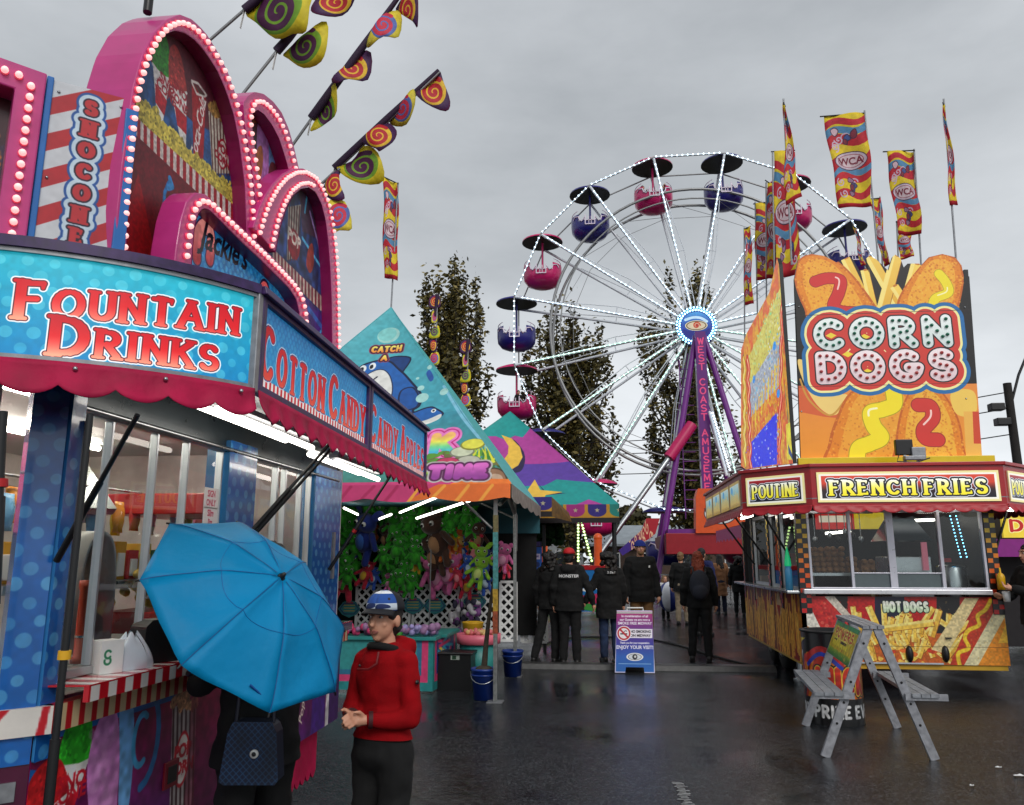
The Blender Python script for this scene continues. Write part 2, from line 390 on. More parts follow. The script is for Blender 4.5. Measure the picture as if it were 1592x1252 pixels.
    def rect(s, a, b, c, d, col, op=1):
        r = s.win(a, b, c, d)
        if r is None: return
        sl, U, V = r; m = ((U >= a) & (U <= b) & (V >= c) & (V <= d)).astype(np.float32)*op; s.mix(sl, m, s.col(col, U, V, (a, b, c, d)))
    def speckle(s, amt, cell, seed=1):
        """Multiply by blotchy value noise (printed texture)."""
        g = np.random.default_rng(seed); n = s.noise(cell, g); s.a *= (1+amt*(n-.5))[..., None]
    def noise(s, cell, g):
        h = int((s.v1-s.v0)/cell)+3; wd = int((s.u1-s.u0)/cell)+3; q = g.random((h, wd)).astype(np.float32)
        y = (s.vs-s.v0)/cell; x = (s.us-s.u0)/cell; yi = y.astype(int); xi = x.astype(int); fy = (y-yi)[:, None]; fx = (x-xi)[None, :]
        fy = fy*fy*(3-2*fy); fx = fx*fx*(3-2*fx)
        return (q[yi][:, xi]*(1-fx)+q[yi][:, xi+1]*fx)*(1-fy) + (q[yi+1][:, xi]*(1-fx)+q[yi+1][:, xi+1]*fx)*fy
    def dots(s, r, p, c, op=.6, seed=3, jit=.25, poly=None):
        g = random.Random(seed); j = 0; y = s.v0
        while y < s.v1+r:
            x = s.u0 + (p*.5 if j % 2 else 0)
            while x < s.u1+r:
                s.disc(x+g.uniform(-jit, jit)*p*.3, y+g.uniform(-jit, jit)*p*.3, r*g.uniform(.8, 1.1), c, op=op*g.uniform(.6, 1)); x += p
            y += p*.62; j += 1
    def text(s, t, x, y, h, r, lay, serif=True, xs=1, track=.1, caps=1.0, slant=0, path=None, contrast=.45, vert=False, wid=None, bulbs=None):
        """Fat display lettering made of strokes. Small caps when caps < 1; path bends the line; bulbs returns points along strokes."""
        segs = []; cx = 0; pts_out = []; pen = []
        items = []
        for ch in t:
            if ch == ' ': cx += .42*xs*(h*caps); continue
            big = ch.isupper() or not ch.isalpha(); hh = h if (caps == 1 or big) else h*caps
            wd, st = GL[ch.upper()]
            items.append((cx, hh, wd, st)); cx += (wd*xs + 2*r/h + track)*hh
        tot = cx - track*h
        sc = 1 if wid is None else wid/tot
        ysum = 0
        for k, (cx, hh, wd, st) in enumerate(items):
            rr = r*(hh/h)
            if vert: ox = x - wd*xs*hh/2; oy = y - k*(hh+2*r+track*h)
            else: ox = x + (cx+rr)*sc; oy = y
            for pl in st:
                P = []
                for (a, b) in pl:
                    q = (ox + a*xs*hh*sc + slant*b*hh, oy + b*hh); P.append(path(*q) if path else q)
                pts_out.append(P)
                for i in range(len(P)-1):
                    (x0, y0), (x1, y1) = P[i], P[i+1]; ln = math.hypot(x1-x0, y1-y0) or 1e-9
                    q = rr*(1-contrast+contrast*abs(y1-y0)/ln); segs.append((x0, y0, q, x1, y1, q))
                if serif:
                    for e0, e1 in ((0, 1), (-1, -2)):
                        a, b = pl[e0]; a1, b1 = pl[e1]
                        if (abs(b) < .02 or abs(b-1) < .02) and abs(b1-b) > abs(a1-a)*.9:
                            l = rr*1.25; c0 = P[e0]; sr = rr*.42; oy2 = sr*.9 if b < .5 else -sr*.9
                            oy2 = -rr*.5 if b < .5 else rr*.5
                            segs.append((c0[0]-l, c0[1]+oy2, sr, c0[0]+l, c0[1]+oy2, sr))
                        elif abs(b1-b) < abs(a1-a)*.5 and (abs(b) < .02 or abs(b-1) < .02) and abs(a) > .5 or (len(pl) > 8 and (b-.5)*(a-.4) != 0 and 0):
                            c0 = P[e0]; l = rr*1.0; dy = -l if b > .5 else l; segs.append((c0[0], c0[1], rr*.6, c0[0], c0[1]+dy, rr*.35))
        s.layers(segs, lay); return (tot*sc, pts_out)
    def btext(s, t, x, y, h, c, align='CENTER', grow=0, shear=0, xs=1, rot=0, lay=None):
        """Plain sans lettering with the built-in font."""
        cu = bpy.data.curves.new('t', 'FONT'); cu.body = t; cu.size = 1.0; cu.align_x = align; cu.shear = shear; cu.offset = grow; cu.resolution_u = 3
        o = bpy.data.objects.new('t', cu); COL.objects.link(o)
        dg = bpy.context.evaluated_depsgraph_get(); me = bpy.data.meshes.new_from_object(o.evaluated_get(dg))
        me.calc_loop_triangles(); V = np.array([v.co[:2] for v in me.vertices]).reshape(-1, 2)*h/.70; V[:, 0] *= xs
        if rot: V = V @ np.array([[math.cos(rot), math.sin(rot)], [-math.sin(rot), math.cos(rot)]])
        V += (x, y)
        for t3 in me.loop_triangles:
            p = V[list(t3.vertices)]; b = (p[:,0].min(), p[:,0].max(), p[:,1].min(), p[:,1].max()); r = s.win(*b)
            if r is None: continue
            sl, A, B = r; d = []
            ar = (p[1,0]-p[0,0])*(p[2,1]-p[0,1])-(p[2,0]-p[0,0])*(p[1,1]-p[0,1]); sg = 1 if ar > 0 else -1
            m = np.ones(A.shape, np.float32)
            for i in range(3):
                (x0, y0), (x1, y1) = p[i], p[(i+1) % 3]; l = math.hypot(x1-x0, y1-y0) or 1e-9
                m = np.minimum(m, np.clip(sg*((x1-x0)*(B-y0)-(y1-y0)*(A-x0))/l*s.k+.75, 0, 1))
            s.mix(sl, m, np.asarray(c, np.float32))
        bpy.data.objects.remove(o); bpy.data.meshes.remove(me); bpy.data.curves.remove(cu)
    def spiral(s, cx, cy, r, w, c, turns=2.2, a0=0, sq=1):
        p = []; n = 60
        for i in range(n+1):
            t = i/n; a = a0+turns*2*math.pi*t; q = r*(1-.93*t); p.append((cx+q*math.cos(a), cy+q*sq*math.sin(a)))
        s.line(p, w, c)
    def popcorn(s, x, y, r, seed=0, base=(238,216,90)):
        g = random.Random(seed)
        for k in range(7):
            a = g.uniform(0, 6.28); q = g.uniform(.2, .8)*r; f = g.uniform(.72, 1.08)
            s.disc(x+q*math.cos(a), y+q*math.sin(a), r*g.uniform(.3, .55), tuple(v*f for v in base))
        for k in range(3): s.disc(x+g.uniform(-.6, .6)*r, y+g.uniform(-.6, .6)*r, r*.16, tuple(v*.55 for v in base))
# ================================================================ pink snack stand on the left
PINK = mat('pink paint', (214, 62, 150), .32, coat=.3, var=.08); MAG = mat('magenta paint', (140, 14, 82), .35, coat=.2)
MAG2 = mat('magenta marquee band', (196, 50, 128), .32, coat=.3)
PURPLE = mat('chipped purple trim', (62, 36, 92), .42, var=.5, scale=26)
STEEL = mat('brushed steel', (176, 180, 182), .28, 1, var=.15); ALU = mat('aluminium frame', (196, 200, 204), .34, .85, var=.1)
GREYAL = mat('weathered aluminium', (150, 152, 156), .45, .6, var=.25, scale=30)
BLACK = mat('black steel', (16, 16, 18), .4, var=.1); DARK = mat('dark rubber', (12, 12, 13), .7, var=.1)
WHITE = mat('white plastic', (228, 228, 226), .4, var=.06); GREYU = mat('grey soffit', (136, 142, 146), .4, .3, var=.2)
AWNP = mat('pink awning vinyl', (178, 14, 68), .68, var=.3, scale=7, bump=.3, bscale=16, spec=.3)
TUBE = mat('fluorescent tube', (255, 250, 240), .4, emit=7, emitc=(255, 248, 236), var=0)
TUBE2 = mat('dim fluorescent tube', (255, 250, 240), .4, emit=26, emitc=(255, 246, 230), var=0)
BULB = mat('lit pink marquee bulb', (255, 214, 210), .3, emit=1.0, emitc=(255, 176, 172), var=0); BULBB = mat('bulb cup', (226, 60, 96), .4, emit=.35, emitc=(255, 90, 110), var=0)
BLUEP = mat('bright blue paint', (24, 108, 186), .35, coat=.2)
GLASS = bpy.data.materials.new('window glass'); GLASS.use_nodes = True
_n = GLASS.node_tree; _n.nodes.clear(); _o = _n.nodes.new('ShaderNodeOutputMaterial'); _t = _n.nodes.new('ShaderNodeBsdfTransparent'); _g = _n.nodes.new('ShaderNodeBsdfGlossy'); _x = _n.nodes.new('ShaderNodeMixShader'); _fz = _n.nodes.new('ShaderNodeFresnel')
_t.inputs[0].default_value = (.86, .91, .9, 1); _g.inputs['Roughness'].default_value = .015; _fz.inputs[0].default_value = 1.5
_n.links.new(_fz.outputs[0], _x.inputs[0]); _n.links.new(_t.outputs[0], _x.inputs[1]); _n.links.new(_g.outputs[0], _x.inputs[2]); _n.links.new(_x.outputs[0], _o.inputs[0])

SX = -1.92; W = Fr((SX, 0, 0), (0, 1, 0)); C45 = Fr((SX, 2.58, 0), (1, 1, 0))
snack = thing('snack_stand', (-3.1, 4.1, 0), 'pink snack stand with arched bulb-lit marquees and a curved fountain drinks sign', 'food stand')

def polka(n, u0, u1, v0, v1, bg, dot, r, p, ppm=160, seed=1, op=.6):
    a = Art(u0, u1, v0, v1, ppm, bg); a.dots(r, p, dot, op, seed); a.speckle(.10, .02, seed); return a
# ---- shell
b = MB(); b.box((-4.4, 1.2, .5), (-1.97, 5.62, .62)); b.box((-4.4, 1.2, 2.42), (-2.15, 5.62, 2.7)); b.build('floor_deck', mat('trailer deck', (70, 72, 76), .5), snack)
b = MB(); b.box((-4.45, .9, .5), (-4.38, 5.62, 2.7)); b.box((-4.38, 5.55, .5), (-1.93, 5.62, 2.42)); b.build('back_wall', mat('inside wall', (226, 220, 214), .45, var=.15), snack)
b = MB(); b.box((-4.37, .95, 2.36), (-1.98, 5.54, 2.40)); b.build('ceiling', mat('inside ceiling', (190, 192, 190), .4), snack)
for x in (-2.55, -3.4):
    b = MB(); b.tube([(x, 2.2, 2.33), (x, 4.9, 2.33)], .018, 8); b.build('ceiling_tube', TUBE2, snack)
b = MB(); b.fbox(W, 2.62, 5.60, 2.165, 2.42, -.10, -.02); b.build('header_beam', mat('header', (26, 40, 48), .3, .3), snack)
b = MB(); b.tube([W.p(2.66, 2.15, .0), W.p(5.5, 2.15, .0)], .012, 6); b.build('header_rail', STEEL, snack)
# ---- lower mural
ma = Art(2.3, 5.75, .08, 1.12, 300, (96, 16, 58))
U, V = np.meshgrid(ma.us, ma.vs); t = np.clip((V-.2)/.8, 0, 1)[..., None]
ma.a = np.array((36, 30, 110))*(1-t) + np.array((126, 20, 60))*t
_g = np.random.default_rng(4); nz = ma.noise(.22, _g)[..., None]; ma.a = ma.a*(.55+.8*nz) + np.array((60, 0, 40))*(1-nz)*.6
ma.rect(2.3, 5.75, .985, 1.12, (34, 96, 168)); ma.poly([(2.3, .985), (2.62, .90), (2.62, .70), (2.56, .66), (2.3, .66)], (30, 104, 184))
mpx = lambda pts: W.pxs(pts)
def sno(a, T, g, seed):                                  # shaved ice in a paper cone, traced with transform T from a 1x2 box
    dome = [T(x, y) for x, y in ((-.42, 0), (-.44, .35), (-.3, .8), (0, 1), (.3, .85), (.45, .4), (.42, 0))]
    a.poly([T(-.46, .04), T(.46, .04), T(.1, -1.35), T(-.1, -1.35)], (236, 232, 226)); a.poly([T(-.3, -.35), T(.34, -.55), T(.22, -.95), T(-.26, -.8)], (190, 26, 44))
    a.blob(dome, g); rr = random.Random(seed)
    for k in range(150):
        x = rr.uniform(-.42, .42); y = rr.uniform(0, .95)*(1-abs(x)*.9); p = T(x, y); f = rr.uniform(.65, 1.35); s_ = abs(T(.03, 0)[0]-T(0, 0)[0])
        a.disc(p[0], p[1], s_*rr.uniform(.7, 1.6), tuple(min(255, v*f) for v in g), op=.75)
    a.line([T(-.46, .03), T(-.2, -.03), T(.2, -.03), T(.46, .03)], abs(T(.05, 0)[0]-T(0, 0)[0]), (240, 236, 230))
def mkT(cx, cy, w, h, rot=0):
    c, s_ = math.cos(rot), math.sin(rot); return lambda x, y: (cx+(x*w*c-y*h*s_), cy+(x*w*s_+y*h*c))
c0 = W.px(112, 1190); sno(ma, mkT(c0[0], c0[1], .20, .19, -.15), (50, 176, 40), 1)
c0 = W.px(70, 1262); sno(ma, mkT(c0[0], c0[1], .24, .17, .12), (206, 30, 34), 2)
ma.btext('SNO', W.px(112, 1225)[0], W.px(112, 1225)[1], .05, (206, 24, 44), grow=.02); ma.btext('CONE', W.px(104, 1247)[0], W.px(104, 1247)[1], .05, (206, 24, 44), grow=.02)
ma.blob(mpx([(150, 1130), (164, 1105), (176, 1098), (184, 1120), (186, 1180), (182, 1245), (176, 1330), (150, 1330), (138, 1260), (136, 1190)]), (206, 130, 196))
ma.blob(mpx([(186, 1105), (198, 1092), (208, 1105), (207, 1180), (202, 1240), (192, 1300), (184, 1260), (186, 1180)]), (110, 168, 222))
for k in range(60):
    rr = random.Random(k); p = W.px(rr.uniform(142, 180), rr.uniform(1125, 1270)); ma.disc(p[0], p[1], .018, (226, 158, 214), op=.35)
q = W.px(220, 1150)
ma.line(arc(q[0], q[1], .055, .10, 60, 300), .014, (70, 160, 210)); ma.line(arc(q[0]+.01, q[1], .115, .19, -85, 80), .018, (40, 110, 170)); ma.line(arc(2.32, .52, .10, .16, -80, 100), .03, (30, 130, 186))
bx = mpx([(268, 1100), (306, 1085), (302, 1200), (292, 1300), (262, 1310)]); ma.poly(bx, (176, 168, 168))
for k in range(6):
    x = 270+k*6.5; ma.line(mpx([(x, 1102-k*2), (x-4, 1300)]), .008, (70, 40, 48))
for k in range(26):
    rr = random.Random(k+9); p = W.px(rr.uniform(266, 306), rr.uniform(1062, 1102)); ma.popcorn(p[0], p[1], .03, k, (206, 150, 110))
q = W.px(283, 1180); ma.disc(q[0], q[1], .062, (190, 28, 44), .12); ma.disc(q[0], q[1], .052, (226, 216, 210), .105)
ma.btext('POP', q[0], q[1]+.01, .055, (196, 26, 44), grow=.03); ma.btext('CORN', q[0], q[1]-.06, .05, (196, 26, 44), grow=.03)
for y0, y1, lab in ((3.62, 4.35, ''), ):
    ma.rect(y0, y1, .1, .985, (112, 14, 44), op=.5)
q = W.px(450, 1120); ma.poly(mpx([(432, 1085), (446, 1085), (440, 1160), (428, 1160)]), (214, 208, 206)); ma.rect(4.62, 4.95, .45, .96, (184, 20, 40)); ma.rect(5.18, 5.42, .45, .96, (70, 30, 120)); ma.rect(5.44, 5.5, .45, .96, (222, 214, 214))
ma.btext('Coca-Cola', 4.79, .72, .085, (240, 236, 232), shear=.3, grow=.01, rot=1.35); ma.btext('Popcorn', 5.05, .72, .06, (240, 226, 200), shear=.2, rot=1.3)
ma.rect(5.5, 5.75, .45, .98, (66, 24, 92)); ma.speckle(.35, .03, 5)
MUR = art_mat('snack mural', ma, .4, coat=.1)
b = MB(); b.board(W, [(2.585, .10), (4.1, .10), (4.15, .47), (5.70, .485), (5.70, 1.02), (2.585, 1.02)], -.05, .0, 0, 1, MUR); pm = b.build('mural_panel', [MUR, MAG], snack)
b = MB(); b.board(C45, [(-1.6, .10), (0, .10), (0, 1.02), (-1.6, 1.02)], -.04, 0, 0, 0); b.build('corner_panel', mat('deep plum vinyl', (84, 12, 52), .3, coat=.3, var=.4, scale=4), snack)
sk = MB(); o = []; Y = 4.02
n = 16
for k in range(n*4+1):
    y = 4.0 + (5.46-4.0)*k/(n*4); o.append((y, .21 - .045*abs(math.sin(math.pi*k/4))))
sk.board(W, o + [(5.46, .485), (4.0, .485)], -.07, -.058, 0, 0); sk.build('skirt', AWNP, snack)
b = MB(); b.fbox(W, 2.7, 5.4, .30, .5, -1.9, -.3); b.build('chassis', DARK, snack)
b = MB(); b.fbox(W, 3.42, 3.53, .62, .73, 0, .012); b.fbox(W, 3.44, 3.51, .64, .71, .012, .016, 1); b.build('access_hatch', [mat('dark red hatch', (120, 14, 34), .4), BLACK], snack, bevel=.003)
b = MB(); b.fbox(C45, -.10, -.035, .82, .88, .0, .008); b.build('latch_plate', GREYAL, snack)
# ---- counters and striped trims
ca = Art(2.5, 5.7, 0, .3, 160, (236, 232, 226))
y = 2.5
while y < 5.7:
    ca.poly([(y, -.01), (y+.05, -.01), (y+.05, .31), (y, .31)], (196, 24, 38)); y += .1
ca.rect(3.95, 5.7, 0, .3, (32, 40, 58)); ca.rect(3.86, 3.95, 0, .3, (60, 130, 180)); CNT = art_mat('striped counter', ca, .25, coat=.4)
b = MB(); top = Fr((SX, 0, 1.172), (0, 1, 0), (-1, 0, 0))
b.board(top, [(2.64, -.145), (5.5, -.145), (5.5, .06), (2.6, .06)], -.006, 0, 0, 0, CNT)
fr2 = Fr((SX+.145, 0, 1.115), (0, 1, 0)); b.board(fr2, [(2.64, .0), (5.5, 0), (5.5, .052), (2.64, .052)], -.02, 0, 0, 0, CNT); b.build('counter', CNT, snack)
ta = Art(0, 3.4, 0, .1, 200, (222, 196, 150)); y = 0
while y < 3.4: ta.rect(y, y+.032, 0, .1, (190, 26, 34)); y += .07
for k in range(10): ta.rect(0, 3.4, .048, .051, (60, 20, 20), op=.3)
TRM = art_mat('striped trim', ta, .35)
b = MB(); tf = Fr((SX+.05, 2.6, 1.02), (0, 1, 0)); b.board(tf, [(0, 0), (3.1, 0), (3.1, .09), (0, .09)], -.05, 0, 0, 0, TRM)
tf2 = Fr((SX+.05, 2.6, 1.02), (1, 1, 0)); tw = Art(-1.4, 0, 0, .1, 200, (230, 224, 216)); tw.poly([(-.9, 0), (-.2, 0), (-.12, .1), (-.9, .1)], (196, 24, 38)); tw.poly([(-.045, 0), (-.02, 0), (-.01, .1), (-.03, .1)], (196, 24, 38)); TW = art_mat('trim corner', tw, .35)
b.board(tf2, [(-1.4, 0), (0, 0), (0, .09), (-1.4, .09)], -.05, 0, 1, 1, TW); b.build('counter_trim', [TRM, TW], snack)
# ---- polka-dot columns
pa = polka('p', -.5, .5, .9, 2.3, (20, 96, 176), (96, 172, 220), .023, .098, 300, 2, .8); PD = art_mat('polka dot vinyl', pa, .22, coat=.5)
def column(fr, u0, u1, z0, z1, d, name='column'):
    b = MB(); b.board(fr, [(u0, z0), (u1, z0), (u1, z1), (u0, z1)], -d, .006, 0, 0, PD); return b.build(name, PD, snack, bevel=.006)
column(C45, max(-.2, min(-.06, C45.px(30, 800)[0])), -.002, .93, 2.26, .12)
f3 = Fr((SX+.004, 2.585, 0), (0, 1, 0)); column(f3, .0, .075, .93, 2.26, .1)
f4 = Fr((SX, 3.985, 0), (0, 1, 0)); column(f4, -.17, .15, 1.175, 2.20, .12)
f5 = Fr((SX, 5.32, 0), (0, 1, 0)); column(f5, -.28, .24, 1.05, 2.22, .12)
b = MB(); b.fbox(W, 2.655, 2.667, 1.2, 2.1, .0, .03); b.build('column_edge_strip', STEEL, snack)
# ---- sliding windows
def window(y0, y1, bars):
    b = MB(); n0, n1 = -.05, -.018
    b.fbox(W, y0, y1, 1.175, 1.205, n0, n1+.01); b.fbox(W, y0, y1, 2.135, 2.165, n0, n1)
    for y in bars: b.fbox(W, y-.007, y+.007, 1.206, 2.134, n0, n1+.004)
    f = b.build('window_frame', ALU, snack, bevel=.003)
    g = MB(); g.add([W.p(y0, 1.2, -.034), W.p(y1, 1.2, -.034), W.p(y1, 2.14, -.034), W.p(y0, 2.14, -.034)], [(0, 1, 2, 3)]); g.build('pane', GLASS, f)
window(2.67, 3.81, [2.69, W.px(160, 780, -.03)[0], W.px(233, 780, -.03)[0], W.px(285, 760, -.03)[0], 3.78])
window(4.14, 5.03, [4.16, 4.47, 4.60, 4.85, 5.01])
b = MB(); b.fbox(C45, -1.4, -.21, 1.17, 1.2, -.05, 0); b.fbox(C45, -1.4, -.21, 2.05, 2.3, -.05, 0); b.fbox(C45, -.26, -.24, 1.2, 2.05, -.05, 0)
f = b.build('window_frame', ALU, snack); g = MB(); g.add([C45.p(-1.4, 1.2, -.03), C45.p(-.25, 1.2, -.03), C45.p(-.25, 2.05, -.03), C45.p(-1.4, 2.05, -.03)], [(0, 1, 2, 3)]); g.build('pane', GLASS, f)
# ---- awning flap, tubes, sign boards
AX = -1.285
def tilt(y): return -.026*(y-2.7)
def ftn(s, off=0):                                   # the curved corner sign bends round from the long side
    d = Vector((-.707, -.707, 0)); nn = Vector((.707, -.707, 0)); q = Vector((AX, 2.69, 0)) + d*s + nn*(.284*s-.418*s*s)
    tg = (d + nn*(.284-.836*s)).normalized(); no = Vector((-tg.y, tg.x, 0)); no = no if no.dot(nn) > 0 else -no
    return q + no*off
def flap(y0, y1):
    b = MB(); e = .004
    vs = [(SX+.0, y0, 2.32), (SX, y1, 2.32), (AX-.03, y1, 2.25+tilt(y1)), (AX-.03, y0, 2.25+tilt(y0))]
    b.add(vs + [(x, y, z+.035) for x, y, z in vs], [(0,1,2,3), (7,6,5,4), (0,4,5,1), (1,5,6,2), (2,6,7,3), (3,7,4,0)]); return b
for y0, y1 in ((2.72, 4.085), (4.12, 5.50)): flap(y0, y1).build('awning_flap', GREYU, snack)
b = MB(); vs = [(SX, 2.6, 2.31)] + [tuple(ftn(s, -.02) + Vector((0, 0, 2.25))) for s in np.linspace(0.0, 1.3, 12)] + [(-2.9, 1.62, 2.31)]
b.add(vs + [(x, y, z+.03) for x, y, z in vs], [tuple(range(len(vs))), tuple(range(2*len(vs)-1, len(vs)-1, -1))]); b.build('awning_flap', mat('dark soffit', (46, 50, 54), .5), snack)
for x, y0, y1, z in ((-1.55, 2.95, 4.0, 2.19), (-1.70, 2.9, 4.0, 2.235), (-1.58, 4.45, 5.35, 2.155), (-1.72, 4.4, 5.35, 2.2)):
    b = MB(); b.tube([(x, y0, z), (x, y1, z-.012)], .0155, 10); t_ = b.build('tube_light', TUBE, snack)
    c = MB(); c.box((x-.03, y0-.03, z+.024), (x+.03, y1+.03, z+.05)); c.build('fitting', GREYAL, t_, bevel=.004)
# fountain drinks sign
SL = 1.25; Lf = np.cumsum([0]+[(ftn((k+1)*SL/40)-ftn(k*SL/40)).length for k in range(40)]); AL = Lf[-1]
fa = Art(0, AL, 2.2, 2.6, 620, (20, 132, 178))
U, V = np.meshgrid(fa.us, fa.vs); t = ((V-2.2)/.4)[..., None]; fa.a = np.array((8, 120, 178))*(1-t)+np.array((30, 176, 192))*t
fa.dots(.019, .078, (120, 214, 226), .42, 5); fa.speckle(.08, .015, 2)
RED = ((236, 96, 70), (214, 26, 32), (190, 8, 28)); RED2 = ((250, 160, 130), (212, 24, 32), (186, 8, 28))
lay = [(.0075, (246, 240, 240)), (.003, (60, 10, 26)), (0, RED2)]
xr = lambda s: AL - np.interp(s, np.arange(41)*SL/40, Lf)
x0 = xr(.765); x1 = xr(.07)
fa.text('Fountain', x0, 2.352, .108, .0155, lay, wid=x1-x0, caps=.78, xs=.95, path=lambda u, v: (u, v+.058*(u-x0)/(x1-x0)))
x0b = xr(.665); x1b = xr(.135)
fa.text('Drinks', x0b, 2.245, .108, .0165, lay, wid=x1b-x0b, caps=.74, xs=.95, path=lambda u, v: (u, v+.012*(u-x0b)/(x1b-x0b)))
FTN = art_mat('fountain drinks artwork', fa, .45, emit=.6, coat=0, grime=.1)
def curved(z0, z1, off, thick, mats, am=None, s0=0.0, s1=SL):
    b = MB(); k = 30
    P = [ftn(s1+(s0-s1)*i/k, off) for i in range(k+1)]; Q = [ftn(s1+(s0-s1)*i/k, off-thick) for i in range(k+1)]
    uv = lambda i, z: ((xr(s1+(s0-s1)*i/k)-0)/AL, (z-2.2)/.4)
    for i in range(k):
        a, c = P[i], P[i+1]; b.add([(a.x,a.y,z0),(c.x,c.y,z0),(c.x,c.y,z1),(a.x,a.y,z1)], [(0,1,2,3)], 0, True, [[uv(i,z0),uv(i+1,z0),uv(i+1,z1),uv(i,z1)]] if am else None)
        d, e2 = Q[i], Q[i+1]; m_ = len(mats)-1
        b.add([(a.x,a.y,z1),(c.x,c.y,z1),(e2.x,e2.y,z1),(d.x,d.y,z1),(a.x,a.y,z0),(c.x,c.y,z0),(e2.x,e2.y,z0),(d.x,d.y,z0)], [(0,1,2,3),(7,6,5,4),(2,6,7,3)], m_)
    a, d = P[-1], Q[-1]; b.add([(a.x,a.y,z0),(d.x,d.y,z0),(d.x,d.y,z1),(a.x,a.y,z1)], [(0,1,2,3)], len(mats)-1)
    return b
fs = curved(2.226, 2.562, 0, .04, [FTN, GREYAL], True).build('fountain_sign', [FTN, GREYAL], snack)
curved(2.562, 2.576, .012, .05, [GREYAL]).build('frame', GREYAL, fs); curved(2.21, 2.226, .014, .05, [GREYAL]).build('frame', GREYAL, fs)
b = MB(); b.box((AX-.03, 2.675, 2.2), (AX+.016, 2.71, 2.58)); b.build('corner_post', GREYAL, fs, bevel=.004)
tr = curved(2.577, 2.613, .022, .12, [PURPLE]).build('roof_trim', PURPLE, snack, bevel=.006)
def scallop(P, z0, amp, per, drop, name, nper):
    """Hanging vinyl valance along a path P(t) (t in 0..1), bottom edge in waves, with some swing in depth."""
    b = MB(); N_ = nper*10
    def f(a, c):
        p, no = P(a); w_ = abs(math.sin(math.pi*a*nper)); low = -drop - amp*(w_**.7)
        bulge = .010*math.sin(math.pi*a*nper*2)*c + .03*c*c
        return p + Vector((0, 0, low*c)) + no*bulge
    b.grid(f, N_, 6); return b.build(name, AWNP, snack, solid=.003)
scallop(lambda a: (ftn(SL*(1-a), .02)+Vector((0, 0, 2.212)), Vector((.707, -.707, 0))), 2.2, .032, .2, .082, 'valance', 8)
scallop(lambda a: (Vector((AX+.018, 2.71+a*2.80, 2.212+tilt(2.71+a*2.8))), Vector((1, 0, 0))), 2.2, .035, .2, .085, 'valance', 21)
for k, s_ in enumerate((.06, .32, .58, .84)):
    b = MB(); q = ftn(s_, .03); b.ball((q.x, q.y, 2.19), .008, 0, 8, 5); b.build('snap_screw', STEEL, snack)
def side_sign(name, y0, y1, txt, caps, fw, cap2=None):
    a = Art(y0, y1, 2.15, 2.62, 420, (24, 128, 190)); U, V = np.meshgrid(a.us, a.vs); t = ((V-2.2)/.4)[..., None]; a.a = np.array((20, 150, 204))*(1-t)+np.array((26, 104, 172))*t
    a.dots(.012, .036, (70, 176, 214), .45, 8)
    y = y0
    while y < y1: a.poly([(y, 2.15), (y+.018, 2.15), (y+.018, 2.275+tilt(y)), (y, 2.275+tilt(y))], (240, 236, 232)); a.poly([(y+.018, 2.15), (y+.036, 2.15), (y+.036, 2.275+tilt(y)), (y+.018, 2.275+tilt(y))], (206, 24, 38)); y += .036
    a.text(txt, y0+.03, 2.29, .185, .021, [(.008, (226, 226, 236)), (.004, (40, 50, 110)), (0, RED)], wid=(y1-y0-.06), caps=.74, xs=.62, track=.10, path=lambda u, v: (u, v+tilt(u)))
    a.speckle(.06, .02, 4)
    m = art_mat(name, a, .5, emit=.36, coat=0, grime=.1); fr = Fr((AX, 0, 0), (0, 1, 0))
    o = [(y0+.03, 2.232+tilt(y0)), (y1-.02, 2.232+tilt(y1)), (y1-.02, 2.560+tilt(y1)), (y0+.03, 2.560+tilt(y0))]
    b = MB(); b.board(fr, o, -.03, 0, 0, 1, m); s_ = b.build(fw, [m, GREYAL], snack)
    inner = [(y0+.034, 2.236+tilt(y0)), (y1-.024, 2.236+tilt(y1)), (y1-.024, 2.556+tilt(y1)), (y0+.034, 2.556+tilt(y0))]
    outer = [(y0+.0, 2.206+tilt(y0)), (y1+.0, 2.206+tilt(y1)), (y1, 2.585+tilt(y1)), (y0, 2.585+tilt(y0))]
    b = MB(); b.ring(fr, outer, inner, -.028, .018); b.build('frame', PURPLE, s_, bevel=.004)
side_sign('cotton candy artwork', 2.712, 4.10, 'Cotton Candy', .74, 'cotton_candy_sign')
side_sign('candy apples artwork', 4.12, 5.50, 'Candy Apples', .74, 'candy_apples_sign')
b = MB(); b.add([(AX-.05,2.69,2.578),(AX+.04,2.69,2.578),(AX+.04,5.52,2.578+tilt(5.5)),(AX-.05,5.52,2.578+tilt(5.5)),(AX-.05,2.69,2.612),(AX+.03,2.69,2.612),(AX+.03,5.52,2.604+tilt(5.5)),(AX-.05,5.52,2.604+tilt(5.5))], [(0,3,2,1),(4,5,6,7),(0,1,5,4),(1,2,6,5),(2,3,7,6),(3,0,4,7)]); b.build('roof_trim', PURPLE, snack, bevel=.005)
b = MB(); b.box((-2.3, 2.72, 2.5), (AX-.06, 5.5, 2.53)); b.build('canopy_top', mat('roof sheet', (70, 64, 84), .5), snack)
